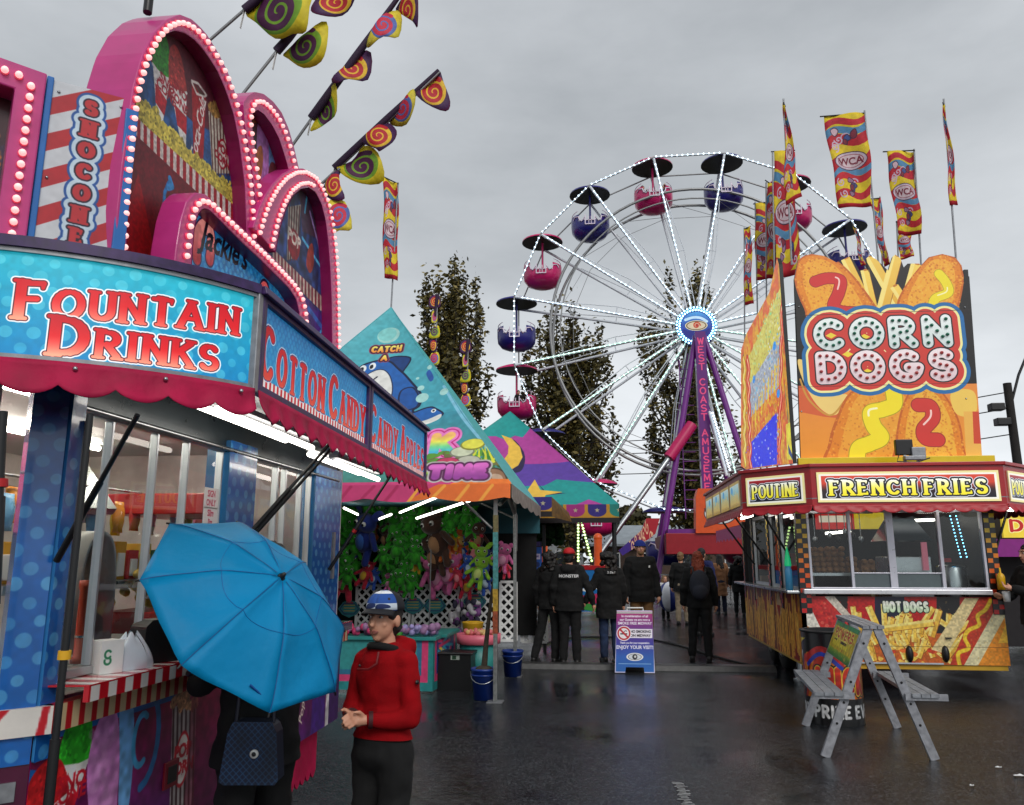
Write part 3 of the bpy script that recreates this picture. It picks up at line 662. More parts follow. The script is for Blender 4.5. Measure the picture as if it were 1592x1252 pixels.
# ---- struts
YEL = mat('yellow tape', (224, 170, 30), .5); REDT = mat('red tape', (190, 26, 30), .5)
def strut(p, q, r, tape=None, label=None):
    p = Vector(p); q = Vector(q); b = MB(); b.tube([p, q], r, 10); mid = p.lerp(q, .45); b.tube([mid, q], r*1.35, 10)
    s_ = b.build('support_strut', BLACK, snack)
    if tape: m = p.lerp(q, tape[0]); d = (q-p).normalized(); c = MB(); c.tube([m-d*.012, m+d*.012], r*1.7, 10); c.build('tape', tape[1], s_)
tp = at(140, 645, X=-1.52); strut(tp, (tp.x, tp.y, 0), .0105, (.34, YEL))
strut(at(214, 645, X=-1.5), at(88, 872, X=SX+.05), .0085)
tp = at(4, 640, X=-1.75); strut(tp, tp+Vector((.03, .02, -.55)), .014, (.38, REDT))
for d in (0, .07):
    strut((-1.45, 4.05+d, 2.23), W.p(3.83+d*.8, 1.62, .04), .009)
strut((-1.5, 5.4, 2.18), W.p(5.30, 1.52, .03), .0095, (.6, REDT))
b = MB(); b.fbox(W, 5.40, 5.44, 1.46, 1.78, .006, .02); b.build('hinge_plate', GREYAL, snack)
# ---- marquees
def resample(p, n):
    d = [0]
    for i in range(1, len(p)): d.append(d[-1]+math.hypot(p[i][0]-p[i-1][0], p[i][1]-p[i-1][1]))
    t = np.linspace(0, d[-1], n); return list(zip(np.interp(t, d, [q[0] for q in p]), np.interp(t, d, [q[1] for q in p])))
bulb_me = None; NB = [0]
def bulb_mesh():
    b = MB(); b.lathe([(.0145, 0), (.0145, .006), (.0118, .008)], n=10, mat=1); b.lathe([(.0118, .008), (.0128, .014), (.0105, .022), (.005, .0265), (0, .0275)], n=10, mat=0)
    me = b.mesh('bulb'); me.materials.append(BULB); me.materials.append(BULBB); return me
def bulbs(fr, path, n, parent, limit, size=1.0):
    """Bulbs are things screwed to the marquee: the largest-looking ones stand as parts, the remainder of the row as one."""
    global bulb_me
    bulb_me = bulb_me or bulb_mesh(); L_ = 0
    pts = [path[0]]; 
    tot = sum(math.hypot(path[i+1][0]-path[i][0], path[i+1][1]-path[i][1]) for i in range(len(path)-1)); P = resample(path, max(2, int(tot/.046)+1))
    rot = Matrix((fr.U, fr.V, fr.N)).transposed().to_4x4(); inv = world_of(parent).inverted(); rest = MB()
    for k, (u, v) in enumerate(P):
        M = Matrix.Translation(fr.p(u, v, n)) @ rot @ Matrix.Scale(size, 4)
        if k < limit:
            o = bpy.data.objects.new('bulb', bulb_me); COL.objects.link(o); o.parent = parent; o.matrix_local = inv @ M
        else:
            for f in bulb_me.polygons: rest.add([M @ bulb_me.vertices[i].co for i in f.vertices], [tuple(range(len(f.vertices)))], f.material_index, True)
    if rest.v: tag(rest.build('bulbs', [BULB, BULBB], parent), kind='stuff')
def marquee(fr, outer, inner, art, back, n_art, depth, name, band=MAG2, lim=60, paths=None, nshift=0, label=None):
    o = resample(outer, 60); i_ = resample(inner, 60)
    b = MB(); b.board(fr, [(p[0]*.5+q[0]*.5, p[1]*.5+q[1]*.5) for p, q in zip(o, i_)], n_art-.02, n_art, 0, 1, art); m = b.build(name, [art, back], snack)
    if label: m['label'] = label
    c = MB(); c.ring(fr, o, i_, -depth, 0, 0, closed=False)
    fr_ = c.build('frame', [band], m, bevel=.006)
    e = MB(); e.ring(fr, i_, [(p[0]*.995+q[0]*.005, p[1]*.995+q[1]*.005) for p, q in zip(i_, o)], -depth+.005, -.012, 0, closed=False)
    d2 = MB(); k = len(i_)
    d2.add([fr.p(u, v, n) for n in (n_art, -.001) for u, v in [(p[0]+(q[0]-p[0])*-.02, p[1]+(q[1]-p[1])*-.02) for p, q in zip(i_, o)]], [(j, j+1, k+j+1, k+j) for j in range(k-1)], 0); d2.build('reveal', MAG, m)
    for pth in (paths or [[((p[0]+q[0])/2, (p[1]+q[1])/2) for p, q in zip(o, i_)]]): bulbs(fr, pth, .0, m, lim)
    return m
ND = -.075
out1 = W.pxs([(180,402),(183,330),(190,260),(200,190),(208,135),(222,85),(240,50),(260,30),(280,22),(300,30),(320,50),(340,82),(355,112),(368,150),(380,200),(390,260),(398,330),(402,420)])
in1 = W.pxs([(197,402),(199,330),(202,260),(207,190),(215,140),(228,100),(245,68),(259,53),(273,48),(288,52),(305,64),(320,82),(338,110),(352,142),(364,180),(373,225),(381,290),(386,420)])
A1 = W.px
a = Art(2.72, 3.86, 2.7, 4.2, 330, (96, 24, 40)); U, V = np.meshgrid(a.us, a.vs)
px1 = lambda pts: [W.px(x, y, ND) for x, y in pts]
a.poly(px1([(200,150),(232,90),(262,150),(300,190),(330,200),(350,180),(388,260),(388,350),(300,260),(205,190)]), (36, 84, 142))
g_ = np.random.default_rng(3); nz = a.noise(.05, g_)[..., None]; a.a *= (.72+.5*nz)
a.poly(px1([(250,60),(300,66),(345,130),(352,175),(330,205),(300,190),(262,130),(243,96)]), (104, 34, 50), op=.8)
q = W.px(252, 115, ND); sno(a, mkT(q[0]-.005, q[1], .155, .20, .10), (52, 150, 40), 4)
q = W.px(278, 135, ND); sno(a, mkT(q[0], q[1]-.02, .165, .21, .34), (186, 60, 58), 5)
for s_, x, y in (('SNO', 259, 136), ('CONE', 258, 150), ('SNO', 279, 147), ('CONE', 277, 163)):
    q = W.px(x, y, ND); a.btext(s_, q[0], q[1], .042, (170, 20, 40), grow=.015, rot=-.1)
a.poly(px1([(298,128),(320,150),(316,250),(301,245)]), (170, 24, 36)); a.line(px1([(298,126),(308,130),(321,148),(318,150),(306,146),(298,128)]), .007, (226, 214, 206)); a.poly(px1([(301,129),(319,149),(310,146)]), (90, 60, 50))
q = W.px(309, 205, ND); a.btext('Coca-Cola', q[0]+.02, q[1], .062, (240, 228, 222), rot=1.45, shear=.35, grow=.012)
a.poly(px1([(324,172),(362,198),(358,270),(330,270)]), (206, 196, 180))
for k in range(7): a.line(px1([(327+k*5, 176+k*3.4), (331+k*4.3, 272)]), .006, (92, 44, 40))
q = W.px(346, 240, ND); a.disc(q[0], q[1], .055, (160, 24, 40), .085); a.disc(q[0], q[1], .045, (220, 208, 196), .073); a.btext('POP', q[0], q[1]+.005, .045, (160, 20, 40), grow=.03); a.btext('CORN', q[0], q[1]-.05, .04, (160, 20, 40), grow=.03)
for k in range(46):
    rr = random.Random(k+70); t = rr.random(); p = W.px(326+34*t, 172+26*t-rr.uniform(0, 34)*(1-abs(t-.55)*1.5), ND); a.popcorn(p[0], p[1], .026, k, (206, 154, 84))
for k in range(300):
    rr = random.Random(k); t = rr.random(); x = 205+180*t; y = 176+165*t; h_ = (34 if t < .3 else 26); p = W.px(x, y-rr.random()*h_*(1 if (int(t*9) % 2) else .7), ND); a.popcorn(p[0], p[1], .033, k)
st0 = px1([(196,168),(384,338)]); st1 = px1([(196,196),(384,372)])
for k in range(20):
    f = lambda t, s_: (s_[0][0]+(s_[1][0]-s_[0][0])*t, s_[0][1]+(s_[1][1]-s_[0][1])*t)
    t0, t1, t2 = k/20, (k+.5)/20, (k+1)/20
    tt = lambda t: t**1.15
    a.poly([f(tt(t0), st0), f(tt(t1), st0), f(tt(t1), st1), f(tt(t0), st1)], (172, 22, 38)); a.poly([f(tt(t1), st0), f(tt(t2), st0), f(tt(t2), st1), f(tt(t1), st1)], (226, 214, 206))
a.poly(px1([(190,190),(384,372),(386,440),(190,440)]), ((140, 10, 24), (112, 18, 34)))
a.poly(px1([(196,330),(215,270),(250,440),(196,440)]), (196, 22, 26), op=.6); a.line(px1([(262,285),(256,300),(254,330),(252,350)]), .012, (40, 120, 190)); a.line(px1([(264,278),(268,290),(262,292)]), .016, (50, 140, 206)); a.line(px1([(258,330),(266,345),(270,360)]), .02, (90, 70, 150))
a.speckle(.3, .012, 6)
MQ1 = art_mat('snow cone and popcorn artwork', a, .5)
m1 = marquee(W, out1, in1, MQ1, MAG, ND, .22, 'arch_marquee', lim=70, label='tall arch marquee picturing snow cones, a cola cup and popcorn')
out2 = W.pxs([(402,350),(392,262),(381,195),(378,160),(386,149),(396,143),(410,146),(425,158),(438,175),(449,200),(457,228),(463,254),(467,272)])
in2 = W.pxs([(410,360),(402,275),(394,215),(391,183),(394,174),(401,171),(411,178),(423,194),(434,215),(441,236),(447,256),(451,274)])
a = Art(3.6, 4.75, 2.7, 4.3, 260, (70, 22, 34)); g_ = np.random.default_rng(5); a.a *= (.6+.9*a.noise(.06, g_))[..., None]
P2 = lambda pts: [W.px(x, y, ND) for x, y in pts]
a.poly(P2([(388,170),(410,172),(420,190),(392,192)]), (150, 70, 30)); a.blob(P2([(402,185),(414,183),(420,200),(420,260),(412,330),(404,345),(400,300),(399,230)]), (176, 116, 186)); a.blob(P2([(418,190),(426,205),(429,245),(424,300),(418,320),(418,250)]), (96, 140, 190))
a.blob(P2([(400,232),(407,228),(409,250),(405,280),(399,285),(397,260)]), (170, 92, 36)); a.blob(P2([(418,262),(424,252),(432,265),(432,300),(422,320),(416,300)]), (94, 40, 44)); a.line(P2([(410,300),(404,345)]), .01, (120, 190, 220))
a.poly(P2([(396,330),(414,330),(412,370),(400,370)]), (210, 190, 70)); a.speckle(.35, .02, 9)
m2 = marquee(W, out2, in2, art_mat('cotton candy and caramel apple artwork', a, .5), MAG, ND, .20, 'arch_marquee', lim=0, label='narrow middle arch marquee picturing cotton candy')
out3 = W.pxs([(394,354),(403,325),(412,305),(425,285),(440,270),(456,262),(472,262),(488,271),(500,288),(510,312),(517,345),(522,385),(525,430),(526,480),(527,560)], .03)
in3 = W.pxs([(428,392),(436,352),(445,325),(455,305),(468,294),(480,292),(491,299),(500,317),(507,345),(511,380),(514,420),(516,470),(517,560)], .03)
W3 = Fr((SX+.03, 0, 0), (0, 1, 0))
a = Art(3.7, 5.6, 2.7, 4.2, 240, (40, 70, 130)); g_ = np.random.default_rng(8); a.a *= (.5+.8*a.noise(.05, g_))[..., None]
P3 = lambda pts: [W.px(x, y, ND+.03) for x, y in pts]
a.poly(P3([(465,295),(500,310),(512,380),(470,360)]), (90, 44, 60), op=.7)
a.poly(P3([(448,322),(468,318),(462,400),(446,405)]), (176, 168, 156)); 
for k in range(5): a.line(P3([(450+k*4, 322), (448+k*3.4, 404)]), .009, (100, 50, 50))
q = W.px(457, 380, ND+.03); a.disc(q[0], q[1], .10, (150, 24, 40), .10); a.btext('POP', q[0], q[1], .08, (230, 214, 200), grow=.03)
for p0, p1, c in (((478,300),(474,330),(90,190,230)), ((496,335),(504,440),(120,180,220)), ((470,370),(508,430),(90,190,240)), ((482,330),(500,400),(170,140,200))): a.line(P3([p0, p1]), .012, c)
a.blob(P3([(480,385),(486,380),(488,410),(482,425),(476,410)]), (170, 60, 50))
for k in range(18):
    t0, t1 = k/18, (k+.5)/18; A_ = lambda t, d: W.px(424+94*t, 386+92*t+d, ND+.03); a.poly([A_(t0, 0), A_((k+1)/18, 0), A_((k+1)/18, 24), A_(t0, 24)], (140, 40, 60)); a.poly([A_(t0, 0), A_(t1, 0), A_(t1, 24), A_(t0, 24)], (214, 190, 176))
a.poly(P3([(424,412),(517,504),(517,600),(424,600)]), (74, 40, 132)); q = W.px(502, 525, ND+.03); a.line(arc(q[0], q[1], .06, .05, 0, 360), .012, (70, 170, 230)); a.line(P3([(480,480),(515,530)]), .02, (60, 110, 200)); a.speckle(.4, .03, 3)
mid = [((p[0]*.8+q[0]*.2), (p[1]*.8+q[1]*.2)) for p, q in zip(resample(out3, 60), resample(in3, 60))]; mid2 = [((p[0]*.25+q[0]*.75), (p[1]*.25+q[1]*.75)) for p, q in zip(resample(out3, 60), resample(in3, 60))]
m3 = marquee(W3, out3, in3, art_mat('popcorn and neon artwork', a, .5), MAG, ND, .22, 'arch_marquee', lim=0, paths=[mid, mid2[:25]], label='low far arch marquee with a double row of bulbs')
WJ = Fr((SX+.12, 0, 0), (0, 1, 0))
outj = WJ.pxs([(270,430),(275,385),(282,342),(291,313),(304,299),(320,302),(345,326),(375,353),(410,386),(440,416),(462,441),(474,462),(480,490),(481,560)])
inj = WJ.pxs([(297,430),(300,385),(303,352),(308,334),(316,324),(326,327),(345,346),(375,376),(405,404),(432,431),(450,449),(461,466),(466,488),(467,560)])
a = Art(2.9, 5.0, 2.6, 3.6, 420, (24, 104, 160)); a.dots(.016, .05, (70, 160, 196), .5, 9)
PJ = lambda pts: [WJ.px(x, y, ND) for x, y in pts]
a.line(smooth_open(PJ([(306,400),(308,365),(318,352),(327,362),(328,385),(326,402)])), .045, (40, 30, 70)); a.line(smooth_open(PJ([(306,400),(308,365),(318,352),(327,362),(328,385),(326,402)])), .036, ((150, 30, 40), (240, 150, 140)))
p0 = WJ.px(350, 393, ND); a.btext("Jackie's", p0[0], p0[1]-.03, .125, (8, 8, 24), shear=.35, grow=.02, xs=.95, rot=.12)
q = WJ.px(412, 445, ND); a.disc(q[0], q[1]-.03, .07, (30, 20, 50), .07); a.disc(q[0], q[1]-.03, .055, (226, 90, 90), .055)
a.poly(PJ([(345,355),(375,378),(372,392),(350,372)]), (70, 60, 190), op=.6); a.speckle(.3, .02, 12)
mj = marquee(WJ, outj, inj, art_mat('sloping blue name board artwork', a, .25, coat=.1, emit=.45), MAG, ND, .12, 'name_board', band=MAG2, lim=30, label='sloping blue board with dark cursive lettering and a bulb edge')  # faint glow added to brighten the shaded board, no lamp behind it
# ---- angled snocones board and caramel corn marquee
CS = Fr((SX, 2.785, 0), (1, 1, 0))
a = Art(-.36, 0, 2.55, 3.52, 420, (214, 216, 220))
for k in range(-6, 14):
    y = 2.5 + k*.155; a.poly([(-.36, y), (0, y+.24), (0, y+.315), (-.36, y+.075)], (190, 34, 44))
cx = -.166; tl = dict(serif=True, xs=.92, track=.30, vert=True)
a.text('SNOCONES', cx, 3.368, .052, .0125, [(.030, (34, 84, 160)), (.021, (206, 226, 240)), (.006, (30, 10, 36)), (0, (200, 44, 52))], **tl)
a.speckle(.06, .02, 3); SN = art_mat('snocones artwork', a, .3, coat=.3)
b = MB(); b.board(CS, [(-.305, 2.6), (-.045, 2.6), (-.045, 3.485), (-.305, 3.465)], -.1, 0, 0, 1, SN); sp = b.build('snocones_board', [SN, BLUEP], snack)
b = MB(); b.fbox(CS, -.33, -.306, 2.6, 3.47, -.08, .012); b.fbox(CS, -.044, 0.004, 2.6, 3.43, -.08, .03); b.build('edge_strip', BLUEP, sp, bevel=.004)
for u, v in ((-.285, 3.42), (-.06, 3.44), (-.29, 3.05), (-.062, 3.1)):
    c = MB(); c.ball(CS.p(u, v, .002), .006, 0, 8, 5); c.build('screw', STEEL, sp)
CL = Fr((SX, 2.785, 0), (1, 1, 0)); 
a = Art(-1.5, -.3, 2.55, 3.5, 240, (46, 8, 16)); U, V = np.meshgrid(a.us, a.vs); t = np.clip((V-2.7)/.6, 0, 1)[..., None]; a.a = np.array((14, 26, 86))*(1-t)+np.array((66, 6, 18))*t
for k in range(60):
    rr = random.Random(k); a.disc(rr.uniform(-1.5, -.3), rr.uniform(2.55, 3.4), rr.uniform(.02, .05), (120, 20, 50) if k % 2 else (40, 60, 150), op=.25)
for k in range(240):
    rr = random.Random(k+5); x = rr.uniform(-.9, -.455); y = rr.uniform(2.96, 3.27); 
    if (x+.7)**2/.06+(y-3.10)**2/.03 < 1.2: a.popcorn(x, y, .024, k, (206, 128, 44))
a.rect(-1.5, -.3, 2.55, 2.80, (220, 196, 60)); a.rect(-1.5, -.44, 2.55, 2.76, (226, 226, 222)); LM = art_mat('caramel corn artwork', a, .3, coat=.4)
o_ = [(-.333, 2.6), (-.333, 3.465), (-1.4, 3.50), (-1.4, 2.6)]; i_ = [(-.432, 2.6), (-.432, 3.36), (-1.3, 3.40), (-1.3, 2.6)]
b = MB(); b.board(CL, [(-.36, 2.6), (-.36, 3.44), (-1.38, 3.47), (-1.38, 2.6)], -.1, -.075, 0, 1, LM); ml = b.build('caramel_corn_marquee', [LM, MAG], snack)
b = MB(); b.ring(CL, o_, i_, -.2, .03, 0, closed=False); b.build('frame', MAG2, ml, bevel=.006)
bulbs(CL, [(-.380, 2.64), (-.382, 3.385)], .03, ml, 14, 1.05); bulbs(CL, [(-.425, 3.415), (-1.35, 3.45)], .03, ml, 8, 1.05)
b = MB(); b.tube([(-2.03, 2.95, 4.05), (-2.06, 3.0, 4.5)], .02, 8); b.build('roof_post', BLACK, snack)
# ---- things behind the glass
def shelf_goods():
    b = MB(); b.box((-3.4, 3.2, 1.44), (-2.6, 5.3, 1.48)); b.box((-3.4, 3.2, .9), (-2.62, 5.3, .95)); b.box((-3.3, 3.25, .95), (-3.24, 3.31, 1.44)); t = b.build('back_counter', STEEL, None); tag(t, 'steel back counter inside the pink snack stand', 'counter')
    cols = [(206,150,30),(190,30,40),(230,200,60),(60,120,60),(220,120,40),(150,30,60),(230,220,210)]
    for k in range(16):
        y = 3.3+k*.125; h_ = .16+.1*random.random(); m_ = mat('snack box %d' % (k % 7), cols[k % 7], .5)
        c = MB(); c.box((-2.85, y, 1.482), (-2.73, y+.10, 1.482+h_)); c.box((-2.86, y+.02, 1.5), (-2.72, y+.08, 1.482+h_*.7), 1)
        tag(c.build('snack_box', [m_, WHITE], None, bevel=.004), 'small colourful snack box lined up behind the glass of the pink stand', 'snack box', 'snack boxes on the back counter')
    c = MB(); c.lathe([(.02, 0), (.28, .0), (.30, .03), (.05, .34), (.05, .5)], (-2.9, 3.95, 1.83), 4, 0, smooth=False); tag(c.build('exhaust_hood', STEEL, None), 'pyramid steel exhaust hood behind the stand glass', 'hood')
    t = thing('drink_machine', (-2.55, 3.55, 1.17), 'grey rounded drink machine with a black hose behind the window', 'drink machine')
    c = MB(); pr = [(-2.75, 3.45, 1.17), (-2.45, 3.45, 1.17), (-2.45, 3.45, 1.55)] 
    c.grid(lambda a_, b_: Vector((-2.72+.3*b_, 3.46+.26*(.5-.5*math.cos(math.pi*a_)), 1.17+.55*math.sin(math.pi*min(a_, 1))**.35)), 16, 2); c.build('body', mat('grey machine', (168, 164, 160), .35), t, solid=.02)
    c = MB(); c.tube([(-2.6, 3.62, 1.6), (-2.6, 3.6, 1.8), (-2.66, 3.5, 1.9)], .03, 10); c.build('hose', BLACK, t)
    t = thing('cupboard', (-3.6, 2.4, 1.9), 'pink wall cupboard high inside the snack stand', 'cupboard')
    c = MB(); c.box((-4.36, 2.6, 1.75), (-3.9, 4.6, 2.3)); c.build('body', mat('pink laminate', (226, 84, 140), .3), t, bevel=.01)
    for y in (3.0, 3.6, 4.2):
        c = MB(); c.lathe([(.03, 0), (.03, .02), (.018, .03)], (-3.9, y, 1.86), 10, 0, (1, 0, 0)); c.build('knob', BLACK, t)
    t = thing('popcorn_warmer', (-2.6, 4.65, 1.17), 'glass popcorn warmer full of yellow popcorn', 'popcorn warmer')
    c = MB(); c.box((-2.9, 4.3, 1.18), (-2.3, 4.95, 1.3)); c.box((-2.9, 4.3, 1.85), (-2.3, 4.95, 1.97)); c.build('case', mat('red enamel', (180, 24, 30), .3), t, bevel=.008)
    c = MB(); rr = random.Random(3)
    for k in range(150): c.ball((rr.uniform(-2.85, -2.35), rr.uniform(4.33, 4.92), 1.32+rr.random()*.22), .026, 0, 6, 4)
    tag(c.build('popcorn', mat('yellow popcorn', (232, 200, 90), .7), t), kind='stuff')
shelf_goods()
rr = random.Random(31)
for k in range(22):
    y = 2.85+k*.115; c = MB(); z = 1.93+rr.uniform(-.05, .03); x = -2.75+rr.uniform(-.06, .06); cc = [(236,200,60),(214,60,60),(240,140,180),(230,230,226),(120,180,220),(236,150,50)][k % 6]
    c.grid(lambda u, v: Vector((x+.025*math.sin(math.pi*u)*math.sin(math.pi*v)+.004*math.sin(17*u+9*v), y+(u-.5)*.095*(1-.25*math.cos(6.283*v)*.3), z-.17*v)), 6, 8); tag(c.build('treat_bag', mat('treat bag %d' % (k % 6), cc, .25, spec=.7), None, solid=.004), 'small bright treat bag hanging in a row inside the pink stand', 'treat bag', 'treat bags hanging behind the glass')
c = MB(); c.tube([(-2.75, 2.75, 1.98), (-2.75, 5.45, 1.98)], .008, 6); tag(c.build('hanging_rail', STEEL), 'thin steel rail carrying the treat bags inside the stand', 'rail')
t = thing('cup_dispenser', tuple(W.p(2.93, 1.172, -.06)), 'orange tube cup dispenser standing inside the glass', 'dispenser')
c = MB(); c.lathe([(.0, 0), (.035, 0), (.035, .02), (.026, .025), (.026, .27), (.03, .28), (.03, .31), (0, .31)], W.p(2.93, 1.205, -.10), 14); c.build('tube', mat('orange plastic', (214, 66, 20), .35), t)
c = MB(); c.lathe([(.029, 0), (.029, .008)], W.p(2.93, 1.30, -.10), 14); c.build('band', STEEL, t)
na = Art(-.06, .06, 0, .14, 500, (232, 236, 234)); na.line(arc(-.016, .07, .012, .014, 40, 320), .004, (40, 130, 90)); na.line(arc(-.016, .046, .012, .012, 160, 400), .004, (40, 130, 90)); NAP = art_mat('white box print', na, .5)
b = MB(); bxf = Fr(W.p(2.90, 1.173, .05), (.45, .9, 0)); b.board(bxf, [(-.045, 0), (.045, 0), (.045, .12), (-.045, .12)], -.08, 0, 0, 1, NAP); tag(b.build('napkin_box', [NAP, WHITE], None, bevel=.003), 'white cardboard box with a green mark on the counter', 'box')
b = MB(); c0 = W.p(3.05, 1.173, .03)
b.grid(lambda u, v: c0 + Vector((.07*math.cos(6.283*u)*(1-.75*v**2)*(1+.12*math.sin(19*u+3*v)), .11*math.sin(6.283*u)*(1-.7*v**2)*(1+.1*math.sin(25*u)), .13*v+.012*math.sin(31*u)*v)), 40, 8)
tag(b.build('plastic_bag', mat('clear plastic', (206, 214, 224), .12, var=.1, spec=.8)), 'crumpled clear plastic bag on the counter', 'bag')
b = MB(); bk = Fr(W.p(3.22, 1.173, .07), (.35, .93, 0)); b.board(bk, [(-.10, 0), (.09, 0), (.085, .15), (.06, .175), (-.06, .175), (-.09, .15)], -.10, 0, 0, 0); tag(b.build('card_terminal', BLACK, None, bevel=.012), 'black rounded box on the counter beside the plastic bag', 'counter box')
b = MB(); b.lathe([(.03, 0), (.036, .015), (.03, .04), (.012, .05), (0, .052)], W.p(3.30, 1.35, .02), 14); b.lathe([(.04, 0), (.05, .1), (.05, .16), (.03, .178)], W.p(3.30, 1.172, .02), 14, 1)
tag(b.build('canister', [WHITE, mat('purple tub', (70, 30, 100), .4)]), 'purple canister with a white lid behind the black box', 'canister')
for n_, (px_, py_), txt in (('a', (327, 775), 'SIGN ONLY'), ('b', (325, 805), 'Slim Jim')):
    q = W.px(px_, py_, -.02); a = Art(-.07, .07, -.05, .05, 500, (236, 230, 230)); a.btext(txt.split()[0], 0, .008, .03, (196, 60, 90), grow=.01, xs=.8); a.btext(txt.split()[1], 0, -.036, .03, (196, 60, 90), grow=.01, xs=.8)
    m_ = art_mat('paper notice '+n_, a, .6); b = MB(); b.board(Fr(W.p(q[0], q[1], -.014), (0, 1, 0)), [(-.07, -.05), (.07, -.05), (.07, .05), (-.07, .05)], -.002, 0, 0, 0, m_)
    tag(b.build('paper_notice', m_), ['upper paper notice with pink lettering stuck on the stand glass', 'lower paper notice with pink script stuck on the stand glass'][n_ == 'b'], 'notice')
# ================================================================ corn dog stand on the right
RRED = mat('red enamel paint', (176, 16, 26), .35, coat=.2, var=.15); AWNR = mat('red awning vinyl', (176, 14, 32), .45, var=.16, scale=5, bump=.25, bscale=9)
CREAM = mat('cream frame', (232, 222, 178), .4); YELL = mat('yellow roof edge', (238, 206, 20), .35, var=.08)
CX0, CX1, CY0, CY1 = 2.40, 4.76, 10.4, 14.5
K = Fr((0, CY0, 0), (1, 0, 0)); KL = Fr((CX0, 0, 0), (0, -1, 0))
corn = thing('corn_dog_stand', (3.6, 12.4, 0), 'red and yellow corn dog stand under a tall painted corn dogs sign', 'food stand')
G2 = lambda n: np.random.default_rng(n)
def crust(a, p, base, seed, dark=(196, 96, 26)):
    """Fried batter: a gold shape, browner to its rim, with a grain."""
    a.blob(p, dark); c = (sum(q[0] for q in p)/len(p), sum(q[1] for q in p)/len(p)); q = [(c[0]+(x-c[0])*.93, c[1]+(y-c[1])*.95) for x, y in p]; a.blob(q, (226, 132, 30)); q = [(c[0]+(x-c[0])*.72, c[1]+(y-c[1])*.84) for x, y in p]; a.blob(q, base)
    rr = random.Random(seed); xs_ = [x for x, _ in p]; ys_ = [y for _, y in p]; sp = smooth_closed(p)
    mnx, mxx, mny, mxy = min(xs_), max(xs_), min(ys_), max(ys_)
    for k in range(900):
        x = rr.uniform(mnx, mxx); y = rr.uniform(mny, mxy); ins = False
        for i in range(len(sp)):
            (x0, y0), (x1, y1) = sp[i-1], sp[i]
            if (y0 > y) != (y1 > y) and x < (x1-x0)*(y-y0)/(y1-y0)+x0: ins = not ins
        if ins: a.disc(x, y, .012*rr.uniform(.5, 1.3), rr.choice([(190, 92, 24), (250, 190, 70), (222, 130, 36)]), op=.5)
def sauce(a, p, r, c, hi):
    q = smooth_open(p, 7); a.line(q, r*1.12, tuple(v*.72 for v in c)); a.line(q, r, c); a.line([(x-r*.25, y+r*.3) for x, y in q[2:-3]][len(q)//4:len(q)//4+9], r*.14, hi)
def fry(a, p, q, w, seed=0):
    d = (q[0]-p[0], q[1]-p[1]); l = math.hypot(*d) or 1; n = (-d[1]/l*w/2, d[0]/l*w/2); rr = random.Random(seed)
    o = [(p[0]+n[0], p[1]+n[1]), (q[0]+n[0], q[1]+n[1]), (q[0]-n[0], q[1]-n[1]), (p[0]-n[0], p[1]-n[1])]
    a.poly([(x+.006, y-.006) for x, y in o], (150, 84, 24)); a.poly(o, ((238, 190, 66), (248, 212, 96)) if seed % 2 else ((226, 170, 50), (244, 204, 90)))
    m0 = ((p[0]+n[0]*.2), (p[1]+n[1]*.2)); m1 = ((q[0]+n[0]*.2), (q[1]+n[1]*.2)); a.poly([o[0], o[1], m1, m0], (250, 226, 130)); a.line([q, (q[0]-n[0]*.5, q[1]-n[1]*.5)], w*.12, (196, 120, 40))
# ---- the tall sign
oc = [(1245,712),(1238,500),(1235,434),(1241,404),(1250,398),(1262,395),(1281,398),(1300,408),(1306,406),(1320,399),(1326,403),(1336,421),(1347,417),(1351,424),(1347,402),(1352,397),(1363,404),(1381,421),(1388,399),(1392,396),(1400,402),(1405,416),(1411,410),(1429,410),(1432,413),(1444,400),(1465,395),(1485,400),(1495,413),(1498,428),(1507,430),(1527,712)]
a = Art(2.4, 5.0, 2.8, 5.75, 300, (18, 16, 18)); X_ = lambda *pts: [K.px(x, y) for x, y in pts]
for i, (p, q, w_) in enumerate((((1352,480),(1314,402),14),((1358,480),(1344,420),12),((1398,480),(1352,398),16),((1400,500),(1424,410),14),((1367,500),(1394,397),17),((1420,490),(1390,445),13))):
    p, q = X_(p, q); fry(a, p, q, w_*.0088, i)
crust(a, X_((1262,395),(1243,402),(1235,425),(1238,450),(1250,480),(1262,500),(1330,505),(1366,490),(1340,445),(1310,412),(1285,398)), (240, 168, 48), 1)
crust(a, X_((1465,395),(1445,400),(1424,422),(1404,450),(1394,475),(1400,505),(1480,505),(1490,480),(1498,440),(1495,412),(1482,399)), (240, 170, 50), 2)
sauce(a, X_((1268,438),(1285,433),(1306,436),(1304,455),(1296,475),(1308,484),(1336,486)), .075, (206, 40, 40), (250, 210, 200))
sauce(a, X_((1460,426),(1471,440),(1474,455),(1455,464),(1450,478),(1454,492)), .058, (242, 222, 40), (255, 250, 190))
a.rect(2.4, 5.0, 2.8, K.px(1380, 600)[1], ((236, 150, 40), (232, 140, 60)))
a.poly(X_((1240,600),(1300,600),(1320,620),(1300,650),(1280,648),(1240,640)), (214, 96, 50)); a.blob(X_((1240,560),(1252,600),(1275,635),(1300,645),(1318,615),(1290,610),(1262,570)), (240, 206, 120)); a.line(smooth_open(X_((1244,590),(1258,622),(1290,646),(1312,625))), .012, (206, 150, 60))
crust(a, X_((1322,610),(1300,650),(1288,690),(1288,730),(1420,730),(1440,690),(1436,640),(1420,605),(1370,590)), (236, 160, 48), 3)
crust(a, X_((1420,600),(1400,640),(1392,690),(1394,730),(1495,730),(1498,690),(1490,650),(1470,615),(1450,598)), (238, 176, 54), 4)
